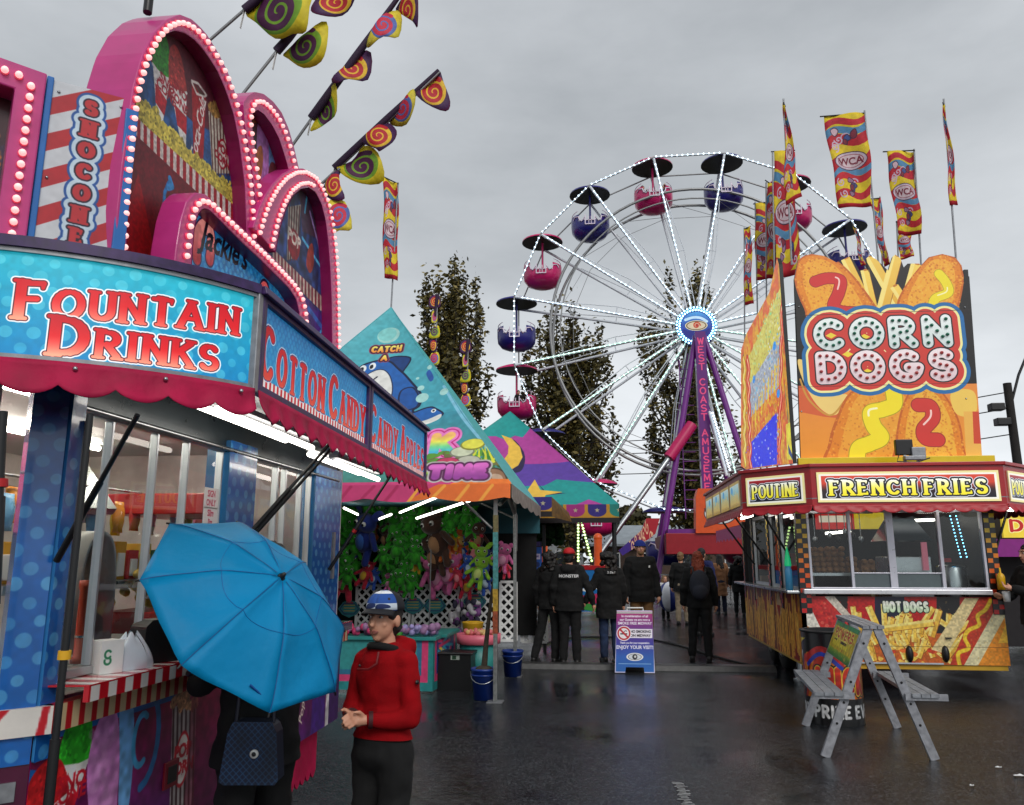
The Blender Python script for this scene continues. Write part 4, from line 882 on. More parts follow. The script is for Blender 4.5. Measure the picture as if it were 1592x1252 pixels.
a.blob(X_((1478,612),(1500,605),(1516,612),(1518,640),(1500,648),(1484,640)), (240, 200, 90)); a.poly(X_((1498,640),(1522,640),(1527,712),(1502,712)), (236, 180, 80)); a.poly(X_((1512,640),(1523,640),(1526,690),(1514,690)), (206, 70, 40))
sauce(a, X_((1388,604),(1390,628),(1372,637),(1354,642),(1358,662),(1370,680),(1352,690),(1335,698),(1332,722)), .095, (246, 224, 36), (255, 252, 200))
sauce(a, X_((1428,630),(1446,632),(1450,650),(1436,668),(1440,682),(1458,684)), .085, (206, 52, 44), (250, 210, 200))
LB = [(.165, (30, 106, 166)), (.115, (250, 240, 150)), (.10, (246, 236, 170)), (.085, (206, 56, 46)), (.016, (16, 14, 16)), (0, ((214, 226, 224), (240, 246, 244)))]
LBt = LB[-2:]; p = K.px(1266, 546); q = K.px(1484, 546); kw = dict(serif=False, contrast=0, xs=1.12, track=.13)
p2 = K.px(1270, 598); q2 = K.px(1491, 600); h_, r_ = .315, .064
for lay_ in (LB[:1], LB[1:3], LB[3:4]):
    a.text('CORN', p[0], p[1]+r_, h_, r_, lay_, wid=q[0]-p[0], **kw); a.text('DOGS', p2[0], p2[1]+r_, h_, r_, lay_, wid=q2[0]-p2[0], **kw)
for z_ in ((1292,522),(1344,524),(1349,578),(1318,551)): c = K.px(*z_); a.poly([(c[0]-.07, c[1]), (c[0], c[1]+.04), (c[0]+.07, c[1]), (c[0], c[1]-.04)], (240, 214, 60))
_, ptsC = a.text('CORN', p[0], p[1]+r_, h_, r_, LBt, wid=q[0]-p[0], **kw); _, ptsD = a.text('DOGS', p2[0], p2[1]+r_, h_, r_, [LB[-2], (0, ((228, 206, 210), (244, 232, 234)))], wid=q2[0]-p2[0], **kw)
def lamp_points(P):
    o = []
    for pl in P:
        n_ = max(2, int(sum(math.hypot(pl[i+1][0]-pl[i][0], pl[i+1][1]-pl[i][1]) for i in range(len(pl)-1))/.082)+1)
        for c in resample(pl, n_):
            if all(math.hypot(c[0]-d[0], c[1]-d[1]) > .055 for d in o): o.append(c)
    return o
for yy in (491, 602): u0 = K.px(1240, yy); a.rect(2.4, 5, u0[1]-.004, u0[1]+.004, (40, 30, 30), op=.6)
CS_ = art_mat('corn dogs artwork', a, .45, emit=.22, grime=.05)  # slight glow added to brighten the painted board; its bulbs stay unlit
SF = K.pxs(oc); b = MB(); b.board(K, SF, -.05, 0, 0, 1, CS_); sg = b.build('corn_dogs_sign', [CS_, BLACK], corn)
for nm, P, c in (('green', lamp_points(ptsC), (20, 120, 92)), ('red', lamp_points(ptsD), (190, 66, 66))):
    m_ = mat(nm+' unlit bulb', c, .2, coat=.6, var=0); b = MB(); b.lathe([(.021, 0), (.024, .008), (.019, .026), (.009, .035), (0, .037)], n=10); me = b.mesh('sign_bulb'); me.materials.append(m_); inv = world_of(sg).inverted()
    for (u, v) in P[:50]:
        o = bpy.data.objects.new('sign_bulb', me); COL.objects.link(o); o.parent = sg; o.matrix_local = inv @ Matrix.Translation(K.p(u, v, 0)) @ Matrix.Rotation(R(90), 4, 'X')
b = MB()
for x, y in ((1242, 477), (1500, 478), (1502, 620), (1246, 640)): b.ball(K.p(*K.px(x, y), .0), .012, 0, 8, 5)
b.build('bolts', STEEL, sg)
b = MB(); b.bar(K.p(4.72, 2.9, -.10), K.p(4.82, 5.35, -.10), .07, .05); b.build('sign_post', BLACK, sg); b = MB(); b.bar(K.p(2.56, 2.8, -.09), K.p(2.64, 5.2, -.09), .05); b.build('sign_post', BLACK, sg)
b = MB(); b.fbox(K, 2.47, 4.84, 2.76, 2.86, -.02, .06); b.build('roof_edge', YELL, corn, bevel=.006)
# ---- glittering side sign
a = Art(-14.6, -9.9, 2.7, 5.8, 150, (196, 150, 70)); XL = lambda *pts: [KL.px(x, y) for x, y in pts]
U, V = np.meshgrid(a.us, a.vs); nz = a.noise(.10, G2(3)); t = (np.sin(U*9+V*3+nz*5)*.5+.5)[..., None]; a.a = np.array((206, 160, 60))*t+np.array((190, 96, 50))*(1-t)
for p, q, c, w_ in ((0,0,0,0),)[:0]: pass
a.poly(XL((1162,560),(1214,445),(1214,520),(1164,600)), (206, 196, 120)); a.poly(XL((1166,690),(1208,640),(1208,722),(1168,728)), (30, 50, 200)); a.poly(XL((1164,600),(1214,520),(1212,600),(1166,650)), (176, 180, 190))
rr = random.Random(4)
for k in range(520):
    x = rr.uniform(1160, 1212); y = rr.uniform(450, 725); c = None; d = (x-1160)/52; up = 560-d*115; q = KL.px(x, y); s_ = .016
    if up < y < up+48: c = rr.choice([(236, 240, 170), (190, 240, 190), (250, 236, 190), (150, 220, 170)])
    elif y > 690-d*50: c = rr.choice([(60, 90, 250), (200, 220, 255), (30, 40, 190), (240, 240, 255), (120, 60, 220)])
    elif up+50 < y < up+110: c = rr.choice([(120, 190, 230), (230, 236, 240), (240, 190, 60)])
    elif y > up+110: c = rr.choice([(244, 200, 70), (230, 150, 50), (236, 120, 60)])
    if c: a.disc(q[0], q[1], s_*rr.uniform(1.2, 2.6), c, s_*rr.uniform(.7, 1.3), op=.9)
for k in range(9):
    x = 1170+k*5; q = XL((x, 640-k*10), (x-1, 670-k*9)); a.line(q, .035, (250, 206, 80) if k % 2 else (236, 170, 40))
def zig(x0, x1, y0, y1, c, w_, n=11, am=2.4):
    q = [KL.px(x0+(x1-x0)*i/n+(am if i % 2 else -am)*.5, y0+(y1-y0)*i/n) for i in range(n+1)]; a.line(smooth_open(q, 5), w_, tuple(v*.55 for v in c)); a.line(smooth_open(q, 5), w_*.7, c); a.line(smooth_open([(x, y+.01) for x, y in q], 5), w_*.2, (255, 230, 190))
zig(1163, 1167, 560, 728, (226, 50, 40), .10); zig(1216, 1212, 440, 722, (226, 44, 36), .07); zig(1227, 1232, 420, 560, (240, 170, 40), .06); zig(1157, 1158, 560, 720, (244, 196, 60), .10)
for k in range(7): q = XL((1220+k*3, 600), (1230, 700)); a.line(q, .02, (196, 170, 70) if k % 2 else (120, 130, 90))
a.poly(XL((1222,660),(1240,650),(1240,715),(1224,715)), (226, 210, 90)); a.poly(XL((1225,690),(1232,708),(1239,690),(1238,700),(1232,715),(1226,705)), (30, 60, 110))
for x, y in ((1204,538),(1210,612),(1172,590),(1232,412)): c = KL.px(x, y); a.disc(c[0], c[1], .10, (60, 150, 230), .06)
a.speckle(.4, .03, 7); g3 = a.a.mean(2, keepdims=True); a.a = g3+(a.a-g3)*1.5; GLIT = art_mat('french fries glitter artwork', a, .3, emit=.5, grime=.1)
o = XL((1152,545),(1160,520),(1196,455),(1208,402),(1220,396),(1236,400),(1246,714),(1160,730),(1152,725))
o = [(max(min(u, -10.34), -14.4), v) for u, v in o]
b = MB(); b.board(KL, o, -.05, .0, 0, 1, GLIT); sl = b.build('glitter_sign', [GLIT, BLACK], corn)
b = MB(); b.box((2.5, 10.5, 2.6), (4.7, 14.4, 2.75)); b.build('roof', mat('roof felt', (70, 70, 72), .6), corn)
# ---- body murals
a = Art(2.35, 4.8, .3, 1.2, 380, (26, 14, 14)); X_ = lambda *pts: [K.px(x, y) for x, y in pts]
for x0, x1, c in ((1318,1360,(186,26,26)),(1360,1406,(20,18,50)),(1406,1456,(190,28,24)),(1456,1492,(16,14,16)),(1492,1545,(170,30,22))): a.poly(X_((x0,925),(x1,925),(x1,1000),(x0,1000)), c)
a.poly(X_((1300,985),(1500,985),(1500,1040),(1300,1040)), (200, 96, 30))
rr = random.Random(2)
for k in range(46):
    x = rr.uniform(1325, 1490); y = rr.uniform(975, 1035); q = K.px(x, y); an = rr.uniform(-1.0, 1.0); l = rr.uniform(.2, .38); fry(a, q, (q[0]+l*math.sin(an), q[1]+l*math.cos(an)), .062, k)
for p, q in (((1368,985),(1350,943)),((1382,985),(1386,960)),((1412,985),(1414,960)),((1448,990),(1460,948)),((1395,985),(1400,958)),((1430,985),(1432,966)),((1470,1000),(1486,958)),((1336,990),(1334,952)),((1374,978),(1452,968))): p, q = X_(p, q); fry(a, p, q, .078, int(p[0]*50))
for k in range(26): q = K.px(rr.uniform(1330, 1480), rr.uniform(1005, 1036)); a.blob([(q[0]+.035*math.cos(t)*rr.uniform(.6, 1.2), q[1]+.028*math.sin(t)*rr.uniform(.6, 1.2)) for t in (0, 1, 2, 3, 4, 5)], rr.choice([(206, 60, 30), (226, 110, 40), (240, 190, 80)]))
a.poly(X_((1255,930),(1262,928),(1320,1000),(1300,1006),(1275,990)), (188, 34, 34)); a.blob(X_((1262,926),(1285,924),(1322,960),(1330,985),(1306,1000),(1285,975)), (196, 40, 40))
for k in range(70): q = K.px(rr.uniform(1270, 1320), rr.uniform(935, 990)); a.disc(q[0], q[1], rr.uniform(.008, .022), rr.choice([(226, 110, 90), (150, 20, 24), (216, 60, 40)]), op=.7)
a.poly(X_((1247,946),(1256,936),(1280,985),(1276,994),(1256,994),(1248,965)), (226, 222, 208)); a.poly(X_((1282,928),(1296,926),(1324,958),(1318,966)), (216, 206, 190)); a.poly(X_((1248,970),(1258,975),(1262,994),(1250,994)), (214, 130, 50))
a.poly(X_((1245,995),(1330,998),(1330,1040),(1245,1040)), (20, 12, 12))
a.poly(X_((1500,930),(1522,930),(1472,1018),(1448,1010)), (226, 206, 150)); a.poly(X_((1522,930),(1556,930),(1512,1036),(1476,1036)), (196, 56, 30)); a.poly(X_((1554,936),(1562,936),(1568,985),(1530,1036),(1498,1036)), (226, 216, 170)); a.poly(X_((1562,960),(1572,1036),(1520,1036)), (226, 140, 36)); a.poly(X_((1568,960),(1572,1000),(1552,1000)), (246, 190, 60))
for k in range(120): q = K.px(*[(1500+rr.uniform(-40, 70)), rr.uniform(935, 1030)]); a.disc(q[0], q[1], rr.uniform(.004, .012), (196, 160, 90), op=.35)
a.line(smooth_open(X_((1540,934),(1532,948),(1520,958),(1522,972),(1506,980),(1500,992),(1506,1008),(1490,1016),(1492,1034)), 7), .026, (206, 130, 20)); a.line(smooth_open(X_((1540,934),(1532,948),(1520,958),(1522,972),(1506,980),(1500,992),(1506,1008),(1490,1016),(1492,1034)), 7), .020, (246, 206, 50))
p = K.px(1374, 951); q = K.px(1444, 950); a.text('HOT DOGS', p[0], p[1]+.006, .105, .017, [(.010, (16, 40, 24)), (0, ((206, 230, 190), (250, 250, 236)))], serif=False, wid=q[0]-p[0], contrast=.2, xs=.7, track=.12)
a.rect(2.35, 4.8, K.px(1400, 1005)[1]-.003, K.px(1400, 1005)[1]+.003, (40, 20, 10), op=.6); a.speckle(.25, .02, 3); HM = art_mat('hot dogs artwork', a, .4, coat=.1, grime=.06)
b = MB(); b.board(K, [(CX0, .34), (CX1, .34), (CX1, 1.135), (CX0, 1.135)], -.05, 0, 0, 1, HM); fm = b.build('front_mural', [HM, RRED], corn)
for x in (1414, 1470):
    c = K.px(x, 1017); e = MB(); e.ball(K.p(c[0], c[1], .0), (.045, .05, .10), 0, 12, 8); e.build('vent_cap', BLACK, fm)
c = K.px(1474, 992); e = MB(); e.bar(K.p(c[0]-.035, c[1], .004), K.p(c[0]+.035, c[1], .004), .05, .012); e.build('lock_plate', BLACK, fm)
e = MB(); e.fbox(K, 2.9, 4.0, .345, .362, 0, .02); e.build('edge_trim', ALU, fm)
a = Art(-14.6, -10.35, .25, 1.25, 170, (120, 50, 20)); U, V = np.meshgrid(a.us, a.vs)
rr = random.Random(8)
for k in range(5):
    x = -14.55+k*.85; a.rect(x, x+.5, .25, 1.25, (150, 30, 22)); 
    for j in range(24): 
        p = (x+rr.uniform(0, .75), rr.uniform(.2, .5)); fry(a, p, (p[0]+rr.uniform(-.1, .1), p[1]+rr.uniform(.4, .75)), .05, j)
    if k % 2: a.blob([(x+.1, .9), (x+.25, 1.2), (x+.4, .9), (x+.25, .8)], (206, 200, 190)); a.poly([(x+.12, .95), (x+.36, .95), (x+.25, .75)], (180, 30, 30))
a.rect(-10.62, -10.35, .25, 1.25, (206, 150, 40)); a.speckle(.3, .04, 3); a.a *= np.array((1.02, .86, .7)); LMU = art_mat('boxes of fries artwork', a, .55, grime=.2)
b = MB(); b.board(KL, [(-14.5, .32), (-10.4, .32), (-10.4, 1.165), (-14.5, 1.165)], -.05, 0, 0, 1, LMU); b.build('side_mural', [LMU, RRED], corn)
b = MB(); b.box((2.62, 10.7, .26), (4.6, 14.4, .36)); b.box((2.42, 10.42, .28), (4.74, 14.48, .335), 1); b.build('chassis', [DARK, mat('yellow sill', (206, 160, 40), .4)], corn)
for y in (12.4, 13.2):
    b = MB(); b.lathe([(0, -.09), (.13, -.09), (.30, -.08), (.33, -.05), (.33, .05), (.30, .08), (.13, .09), (0, .09)], (2.62, y, .33), 24, 0, (1, 0, 0)); wh = b.build('wheel', DARK, corn)
    b = MB(); b.lathe([(0, -.02), (.12, -.02), (.17, .0), (.17, .02), (0, .02)], (2.53, y, .33), 20, 0, (1, 0, 0)); b.build('rim', STEEL, wh)
b = MB(); b.tube([(2.55, 11.4, .3), (2.55, 11.4, .05)], .035, 10); b.lathe([(.09, 0), (.09, .02), (.03, .03)], (2.55, 11.4, .0), 14); b.build('jack_leg', STEEL, corn)
b = MB(); b.lathe([(0, -.03), (.05, -.03), (.072, -.015), (.072, .015), (.05, .03), (0, .03)], (2.47, 11.0, .11), 16, 0, (.3, -1, 0)); b.build('jack_wheel', WHITE, corn)
# ---- counters, columns, windows
b = MB(); b.fbox(K, CX0+.02, CX1-.14, 1.165, 1.225, -.05, .09); b.build('front_counter', mat('white aluminium ledge', (214, 214, 218), .3, .4), corn, bevel=.008)
b = MB(); b.fbox(KL, -14.6, -10.42, 1.165, 1.20, -.05, .16); b.build('side_counter', STEEL, corn, bevel=.006)
a = Art(0, .135, 0, 1.3, 400, (14, 12, 12)); gy = lambda y: (np.array((206, 20, 22))*(1-min(1, y/.6))+np.array((240, 120, 20))*min(1, y/.6)) if y < .6 else np.array((240, 120, 20))*(1-min(1, (y-.6)/.4))+np.array((226, 200, 30))*min(1, (y-.6)/.4)
for j in range(22):
    for i in range(2):
        if (i+j) % 2 == 0: a.rect(i*.0675+.004, (i+1)*.0675-.004, j*.061+.004, (j+1)*.061-.004, tuple(gy(j*.061)))
CH = art_mat('chequered band', a, .35, coat=.2)
def cheq(fr, u, d=.08, w_=.13):
    b = MB(); f2 = Fr(fr.p(u, .93, 0), fr.U); b.board(f2, [(0, 0), (w_, 0), (w_, 1.3), (0, 1.3)], -d, .01, 0, 1, CH); return b.build('chequered_column', [CH, BLACK], corn)
cheq(K, CX0-.005); cheq(K, CX1-.125)
for y in (-14.45, -13.6, -12.3, -11.55): cheq(KL, y, w_=.13)
for y0, y1 in ((-13.47, -12.3), (-12.17, -11.55), (-11.42, -10.42)):
    b = MB(); n0, n1 = -.05, -.01
    for (u0, u1, v0, v1) in ((y0, y0+.04, 1.2, 2.25), (y1-.04, y1, 1.2, 2.25), (y0+.04, y1-.04, 1.2, 1.24), (y0+.04, y1-.04, 2.2, 2.25)): b.fbox(KL, u0, u1, v0, v1, n0, n1)
    f = b.build('window_frame', ALU, corn); g = MB(); g.add([KL.p(y0, 1.22, -.03), KL.p(y1, 1.22, -.03), KL.p(y1, 2.22, -.03), KL.p(y0, 2.22, -.03)], [(0,1,2,3)]); g.build('pane', GLASS, f)
b = MB(); fx = [2.53, 2.545, 3.02, 3.045, 3.51, 3.535, 4.10, 4.125, 4.60, 4.625]
WF = mat('pale window frame', (206, 206, 216), .3, .3)
for x, w_ in ((2.545, .03), (3.045, .035), (3.53, .085), (4.115, .04), (4.615, .03)): b.fbox(K, x-w_/2, x+w_/2, 1.228, 2.17, -.05, .0)
b.fbox(K, 2.53, 4.63, 1.215, 1.245, -.055, .012); b.fbox(K, 2.53, 4.63, 2.165, 2.19, -.05, .004); b.fbox(K, 3.06, 3.49, 1.41, 1.425, -.045, -.01); b.fbox(K, 3.57, 4.1, 1.41, 1.425, -.045, -.01); f = b.build('window_frame', WF, corn, bevel=.003)
g = MB(); g.add([K.p(2.53, 1.22, -.028), K.p(4.63, 1.22, -.028), K.p(4.63, 2.18, -.028), K.p(2.53, 2.18, -.028)], [(0,1,2,3)]); g.build('pane', GLASS, f)
FRO = mat('frosted panel', (160, 170, 176), .5, var=.1)
b = MB(); b.fbox(K, 3.062, 3.488, 1.246, 1.408, -.046, -.034); b.fbox(K, 3.572, 4.095, 1.246, 1.408, -.046, -.034); b.build('lower_panel', FRO, f)
# ---- inside
b = MB(); b.box((2.45, 14.3, .4), (4.72, 14.36, 2.6)); b.box((2.45, 10.46, .9), (4.72, 14.3, .95)); b.box((4.68, 10.46, .4), (4.73, 14.3, 2.55)); b.box((2.45, 10.46, 2.52), (4.7, 14.3, 2.56)); b.build('inner_shell', mat('grey inner wall', (52, 58, 62), .5), corn)
for x in (2.9, 3.5, 4.2):
    b = MB(); b.tube([(x, 11.0, 2.45), (x, 12.2, 2.45)], .02, 8); b.build('ceiling_tube', TUBE, corn)
SK = mat('potato skin', (168, 116, 70), .6, var=.3, scale=14); rr = random.Random(5)
for (x0, x1, z0, z1) in ((2.58, 2.79, 1.42, 1.74), (2.80, 3.03, 1.42, 1.75), (3.06, 3.20, 1.42, 1.62), (3.23, 3.42, 1.42, 1.60)):
    b = MB(); nx = max(2, int((x1-x0)/.065)); nzz = int((z1-z0)/.062)
    for i in range(nx):
        for j in range(nzz): b.ball((x0+(i+.5)*(x1-x0)/nx+rr.uniform(-.01, .01), 10.68+rr.uniform(-.03, .03), z0+(j+.5)*(z1-z0)/nzz), (.042, .05, .036), 0, 8, 6)
    b.box((x0+.01, 10.69, z0), (x1-.01, 10.82, z1-.03))
    tag(b.build('potato_sack', SK), 'net sack of potatoes stacked behind the corn dog stand window', 'potato sack', 'potato sacks behind the window')
b = MB(); b.box((2.5, 10.6, 1.38), (3.45, 10.9, 1.415)); b.box((2.52, 10.62, 1.15), (2.56, 10.88, 1.38)); b.box((3.4, 10.62, 1.15), (3.44, 10.88, 1.38)); tag(b.build('shelf', STEEL), 'steel shelf carrying the potato sacks', 'shelf')
t = thing('fryer', (3.85, 10.9, .95), 'steel fryer with a hood behind the right windows', 'fryer')
b = MB(); b.box((3.58, 10.7, .95), (4.1, 11.2, 1.62)); b.build('body', STEEL, t, bevel=.01)
b = MB(); b.add([(3.56,10.65,1.82),(4.12,10.65,1.82),(4.12,11.25,1.82),(3.56,11.25,1.82),(3.70,10.8,2.1),(3.98,10.8,2.1),(3.98,11.1,2.1),(3.70,11.1,2.1)], [(0,1,5,4),(1,2,6,5),(2,3,7,6),(3,0,4,7),(4,5,6,7)]); b.build('hood', mat('dark glass hood', (40, 60, 66), .15, coat=.5), t)
b = MB(); b.box((3.99, 10.66, 1.45), (4.05, 10.7, 1.80)); b.build('panel', mat('pink lit panel', (220, 120, 140), .3, emit=.3), t)
t = thing('kettle', (4.36, 10.75, .95), 'steel pot by the right end of the corn dog stand window', 'pot'); b = MB(); b.lathe([(0, 0), (.17, 0), (.18, .02), (.18, .52), (.16, .55), (0, .56)], (4.36, 10.8, .96), 24); b.build('body', STEEL, t); b = MB(); b.box((4.2, 10.6, 1.55), (4.3, 10.64, 1.6)); b.build('handle', mat('red grip', (190, 20, 24), .4), t)
BOXM = [mat('supply carton %d' % i, c, .6) for i, c in enumerate(((150, 110, 70), (196, 190, 180), (150, 30, 30)))]
for k, (x, y, z, l_) in enumerate(((2.75, 13.9, .95, 'brown carton at the back left inside the corn dog stand'), (3.2, 13.9, .95, 'white carton at the back inside the corn dog stand'), (2.95, 13.8, 1.32, 'red carton on top of the others at the back'), (4.3, 13.9, .95, 'brown carton at the back right inside the stand'))):
    b = MB(); b.box((x-.2, y-.2, z), (x+.2, y+.2, z+.36)); b.box((x-.03, y-.203, z), (x+.03, y+.203, z+.363), 1); tag(b.build('carton', [BOXM[k % 3], CREAM], None, bevel=.004), l_, 'carton')
for k in range(9):
    x = 2.62+k*.1; b = MB(); b.tube([(x, 11.2, 2.2), (x, 11.2, 1.98-.05*(k % 3))], .006, 6); b.ball((x, 11.2, 1.95-.05*(k % 3)), (.035, .02, .045), 0, 8, 6); tag(b.build('ladle', [STEEL, BLACK][k % 2:][:1], None), 'ladle hanging from the rail over the potatoes', 'ladle', 'ladles hanging inside the corn dog stand')
b = MB(); b.tube([(2.5, 11.2, 2.2), (3.6, 11.2, 2.2)], .008, 6); tag(b.build('utensil_rail', STEEL), 'thin utensil rail over the potato sacks', 'rail')
a = Art(0, 1.0, 0, .3, 200, (196, 30, 30)); a.rect(.55, 1, 0, .3, (226, 200, 40)); a.rect(.05, .5, .1, .2, (230, 220, 200)); m_ = art_mat('menu strip', a, .5, emit=.25); b = MB(); b.board(Fr((3.1, 12.2, 2.02), (1, 0, 0)), [(0, 0), (1.0, 0), (1.0, .26), (0, .26)], -.02, 0, 0, 0, m_); tag(b.build('menu_strip', m_), 'red and yellow menu strip hanging inside the corn dog stand', 'menu')
for (p, q) in (((3.15, 11.9, 1.95), (3.5, 11.9, 1.98)), ((4.0, 11.5, 2.1), (4.5, 11.5, 2.12))):
    b = MB(); b.tube([p, q], .018, 8); b.build('tube_light', TUBE, corn)
GLINTC = mat('cyan glass glint', (120, 220, 255), .3, emit=5, emitc=(120, 210, 255), var=0)  # glowing beads added inside to imitate a reflection in the glass
b = MB()
for s_ in (0, .07):
    for k in range(13): b.ball((4.31+s_+k*.006, 10.52, 2.12-k*.042), .009, 0, 6, 4)
tag(b.build('light_beads', GLINTC), 'pair of added glowing bead rows imitating a reflection in the right end window', 'glass glint')
t = thing('drink_bottle', (2.52, 10.33, 1.2), 'tall green and blue plastic souvenir bottle at the left corner of the counter', 'bottle')
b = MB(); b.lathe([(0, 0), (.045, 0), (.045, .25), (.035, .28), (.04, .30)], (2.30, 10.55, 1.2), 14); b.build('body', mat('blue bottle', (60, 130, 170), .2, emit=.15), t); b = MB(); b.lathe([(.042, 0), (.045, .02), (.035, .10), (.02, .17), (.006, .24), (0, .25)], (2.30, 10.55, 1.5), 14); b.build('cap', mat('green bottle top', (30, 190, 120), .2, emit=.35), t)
# ---- awning band with backlit signs
AP = [(1.77, 14.3), (1.77, 10.5), (2.47, 9.8), (4.66, 9.8), (5.36, 10.5), (5.36, 12.5)]
def word_sign(name, w_, h_, txt, nm, hot=.4):
    a = Art(0, w_, 0, h_, 400, (226, 214, 150)); a.rect(.025, w_-.025, .025, h_-.025, (236, 232, 222)); a.rect(.05, w_-.05, .045, h_-.045, ((14, 12, 24), (40, 20, 24), (196, 60, 40), (206, 70, 50)) if hot else ((14, 16, 36), (30, 20, 40), (170, 30, 36)))
    mgn = .13 if w_ > 1.2 else .085
    a.text(txt, mgn, h_*.27, h_*.42, h_*(.062 if w_ > 1.2 else .045), [(.026 if w_ > 1.2 else .02, (226, 230, 240)), (.018 if w_ > 1.2 else .013, (14, 16, 22)), (0, ((236, 220, 40), (240, 230, 90), (250, 250, 240)))], wid=w_-2*mgn, xs=.8, track=.1)
    return art_mat(nm, a, .3, emit=.5, grime=.05)
def seg(i): 
    p = Vector((*AP[i], 0)); q = Vector((*AP[i+1], 0)); return Fr(p, q-p), (q-p).length
signs = {1: ('poutine_sign', 'POUTINE'), 2: ('french_fries_sign', 'FRENCH FRIES'), 3: ('poutine_sign', 'POUTINE')}
for i in range(5):
    fr, ln = seg(i); b = MB(); b.fbox(fr, 0, ln, 2.21, 2.70, -.06, 0); b.fbox(fr, -.02, ln+.02, 2.68, 2.72, -.08, .03); b.build('awning_band', RRED, corn, bevel=.005)
    if i in signs:
        w_ = ln-.16 if i != 2 else ln-.13; m_ = word_sign(signs[i][0], w_, .36, signs[i][1], signs[i][1].lower()+' artwork %d' % i, i == 2); f2 = Fr(fr.p((ln-w_)/2, 2.255, .004), fr.U)
        b = MB(); b.board(f2, [(0, 0), (w_, 0), (w_, .36), (0, .36)], -.003, .012, 0, 1, m_); b.build(signs[i][0], [m_, CREAM], corn)
    elif i == 0:
        for k in range(4):
            a = Art(0, .8, 0, .34, 160, (190, 150, 50)); a.rect(.04, .76, .04, .30, ((226, 190, 90), (150, 200, 200), (206, 226, 226)))
            rr = random.Random(k)
            for j in range(9): fry(a, (.1+j*.07, .05), (.12+j*.07, rr.uniform(.14, .22)), .04, j)
            a.disc(.2+.1*k, .24, .08, (40, 160, 220), .05); m_ = art_mat('side food picture %d' % k, a, .3, emit=.35); f2 = Fr(fr.p(ln-.9-k*.9, 2.27, .004), fr.U); b = MB(); b.board(f2, [(0, 0), (.8, 0), (.8, .34), (0, .34)], -.003, .012, 0, 1, m_); b.build('food_picture', [m_, CREAM], corn)
    def P(t, fr=fr, ln=ln): return fr.p(t*ln, 2.225, .012), fr.N
    nper = max(3, round(ln/.20)); b = MB()
    b.grid(lambda a_, c_: P(a_)[0] + Vector((0, 0, -(.065+.035*abs(math.sin(math.pi*a_*nper))**.7)*c_)) + P(a_)[1]*(.03*c_*c_+.008*math.sin(6.283*a_*nper)*c_), nper*10, 5); b.build('valance', AWNR, corn, solid=.003)
b = MB(); b.add([(x, y, 2.30) for x, y in AP] + [(CX1, 12.5, 2.32), (CX1, 10.45, 2.32), (CX0, 10.45, 2.32), (CX0, 14.3, 2.32)], [(0, 1, 8, 9), (1, 2, 8), (2, 3, 7, 8), (3, 4, 7), (4, 5, 6, 7)]); b.build('awning_soffit', GREYU, corn, solid=.02)
for (p, q) in (((1.95, 10.65, 2.22), (1.95, 11.7, 2.22)), ((1.95, 12.0, 2.22), (1.95, 12.9, 2.22)), ((2.15, 12.0, 2.22), (2.15, 12.9, 2.22)), ((2.6, 10.0, 2.21), (2.9, 10.0, 2.21)), ((4.05, 10.0, 2.19), (4.5, 10.02, 2.2)), ((4.85, 10.4, 2.2), (5.1, 10.6, 2.2))):
    b = MB(); b.tube([p, q], .022, 8); b.build('tube_light', TUBE, corn)
for p, q in (((2.0, 10.6, 2.25), (2.38, 10.75, 1.6)), ((1.85, 11.9, 2.25), (2.38, 12.0, 1.5)), ((5.1, 10.7, 2.25), (4.78, 10.6, 1.55)), ((1.85, 13.2, 2.25), (2.38, 13.3, 1.5))):
    b = MB(); b.tube([p, q], .016, 8); b.build('support_strut', BLACK, corn)
t = thing('floodlight', (3.66, 9.9, 2.72), 'black and white floodlight standing on the awning over french fries', 'floodlight')
b = MB(); b.box((3.53, 9.93, 2.83), (3.73, 10.0, 3.02)); b.build('lamp_head', BLACK, t, bevel=.01); b = MB(); b.box((3.70, 9.9, 2.79), (3.86, 10.02, 2.92)); b.box((3.60, 9.86, 2.76), (3.84, 9.95, 2.81)); b.build('ballast', GREYAL, t, bevel=.008)
b = MB(); b.tube([(3.55, 9.9, 2.84), (3.5, 9.85, 2.74), (3.72, 9.82, 2.725), (3.88, 9.86, 2.78)], .008, 6); b.build('cable', BLACK, t); b = MB(); b.bar((3.63, 9.96, 2.72), (3.63, 9.96, 2.84), .03); b.bar((3.78, 9.96, 2.72), (3.78, 9.96, 2.78), .03); b.build('bracket', STEEL, t)
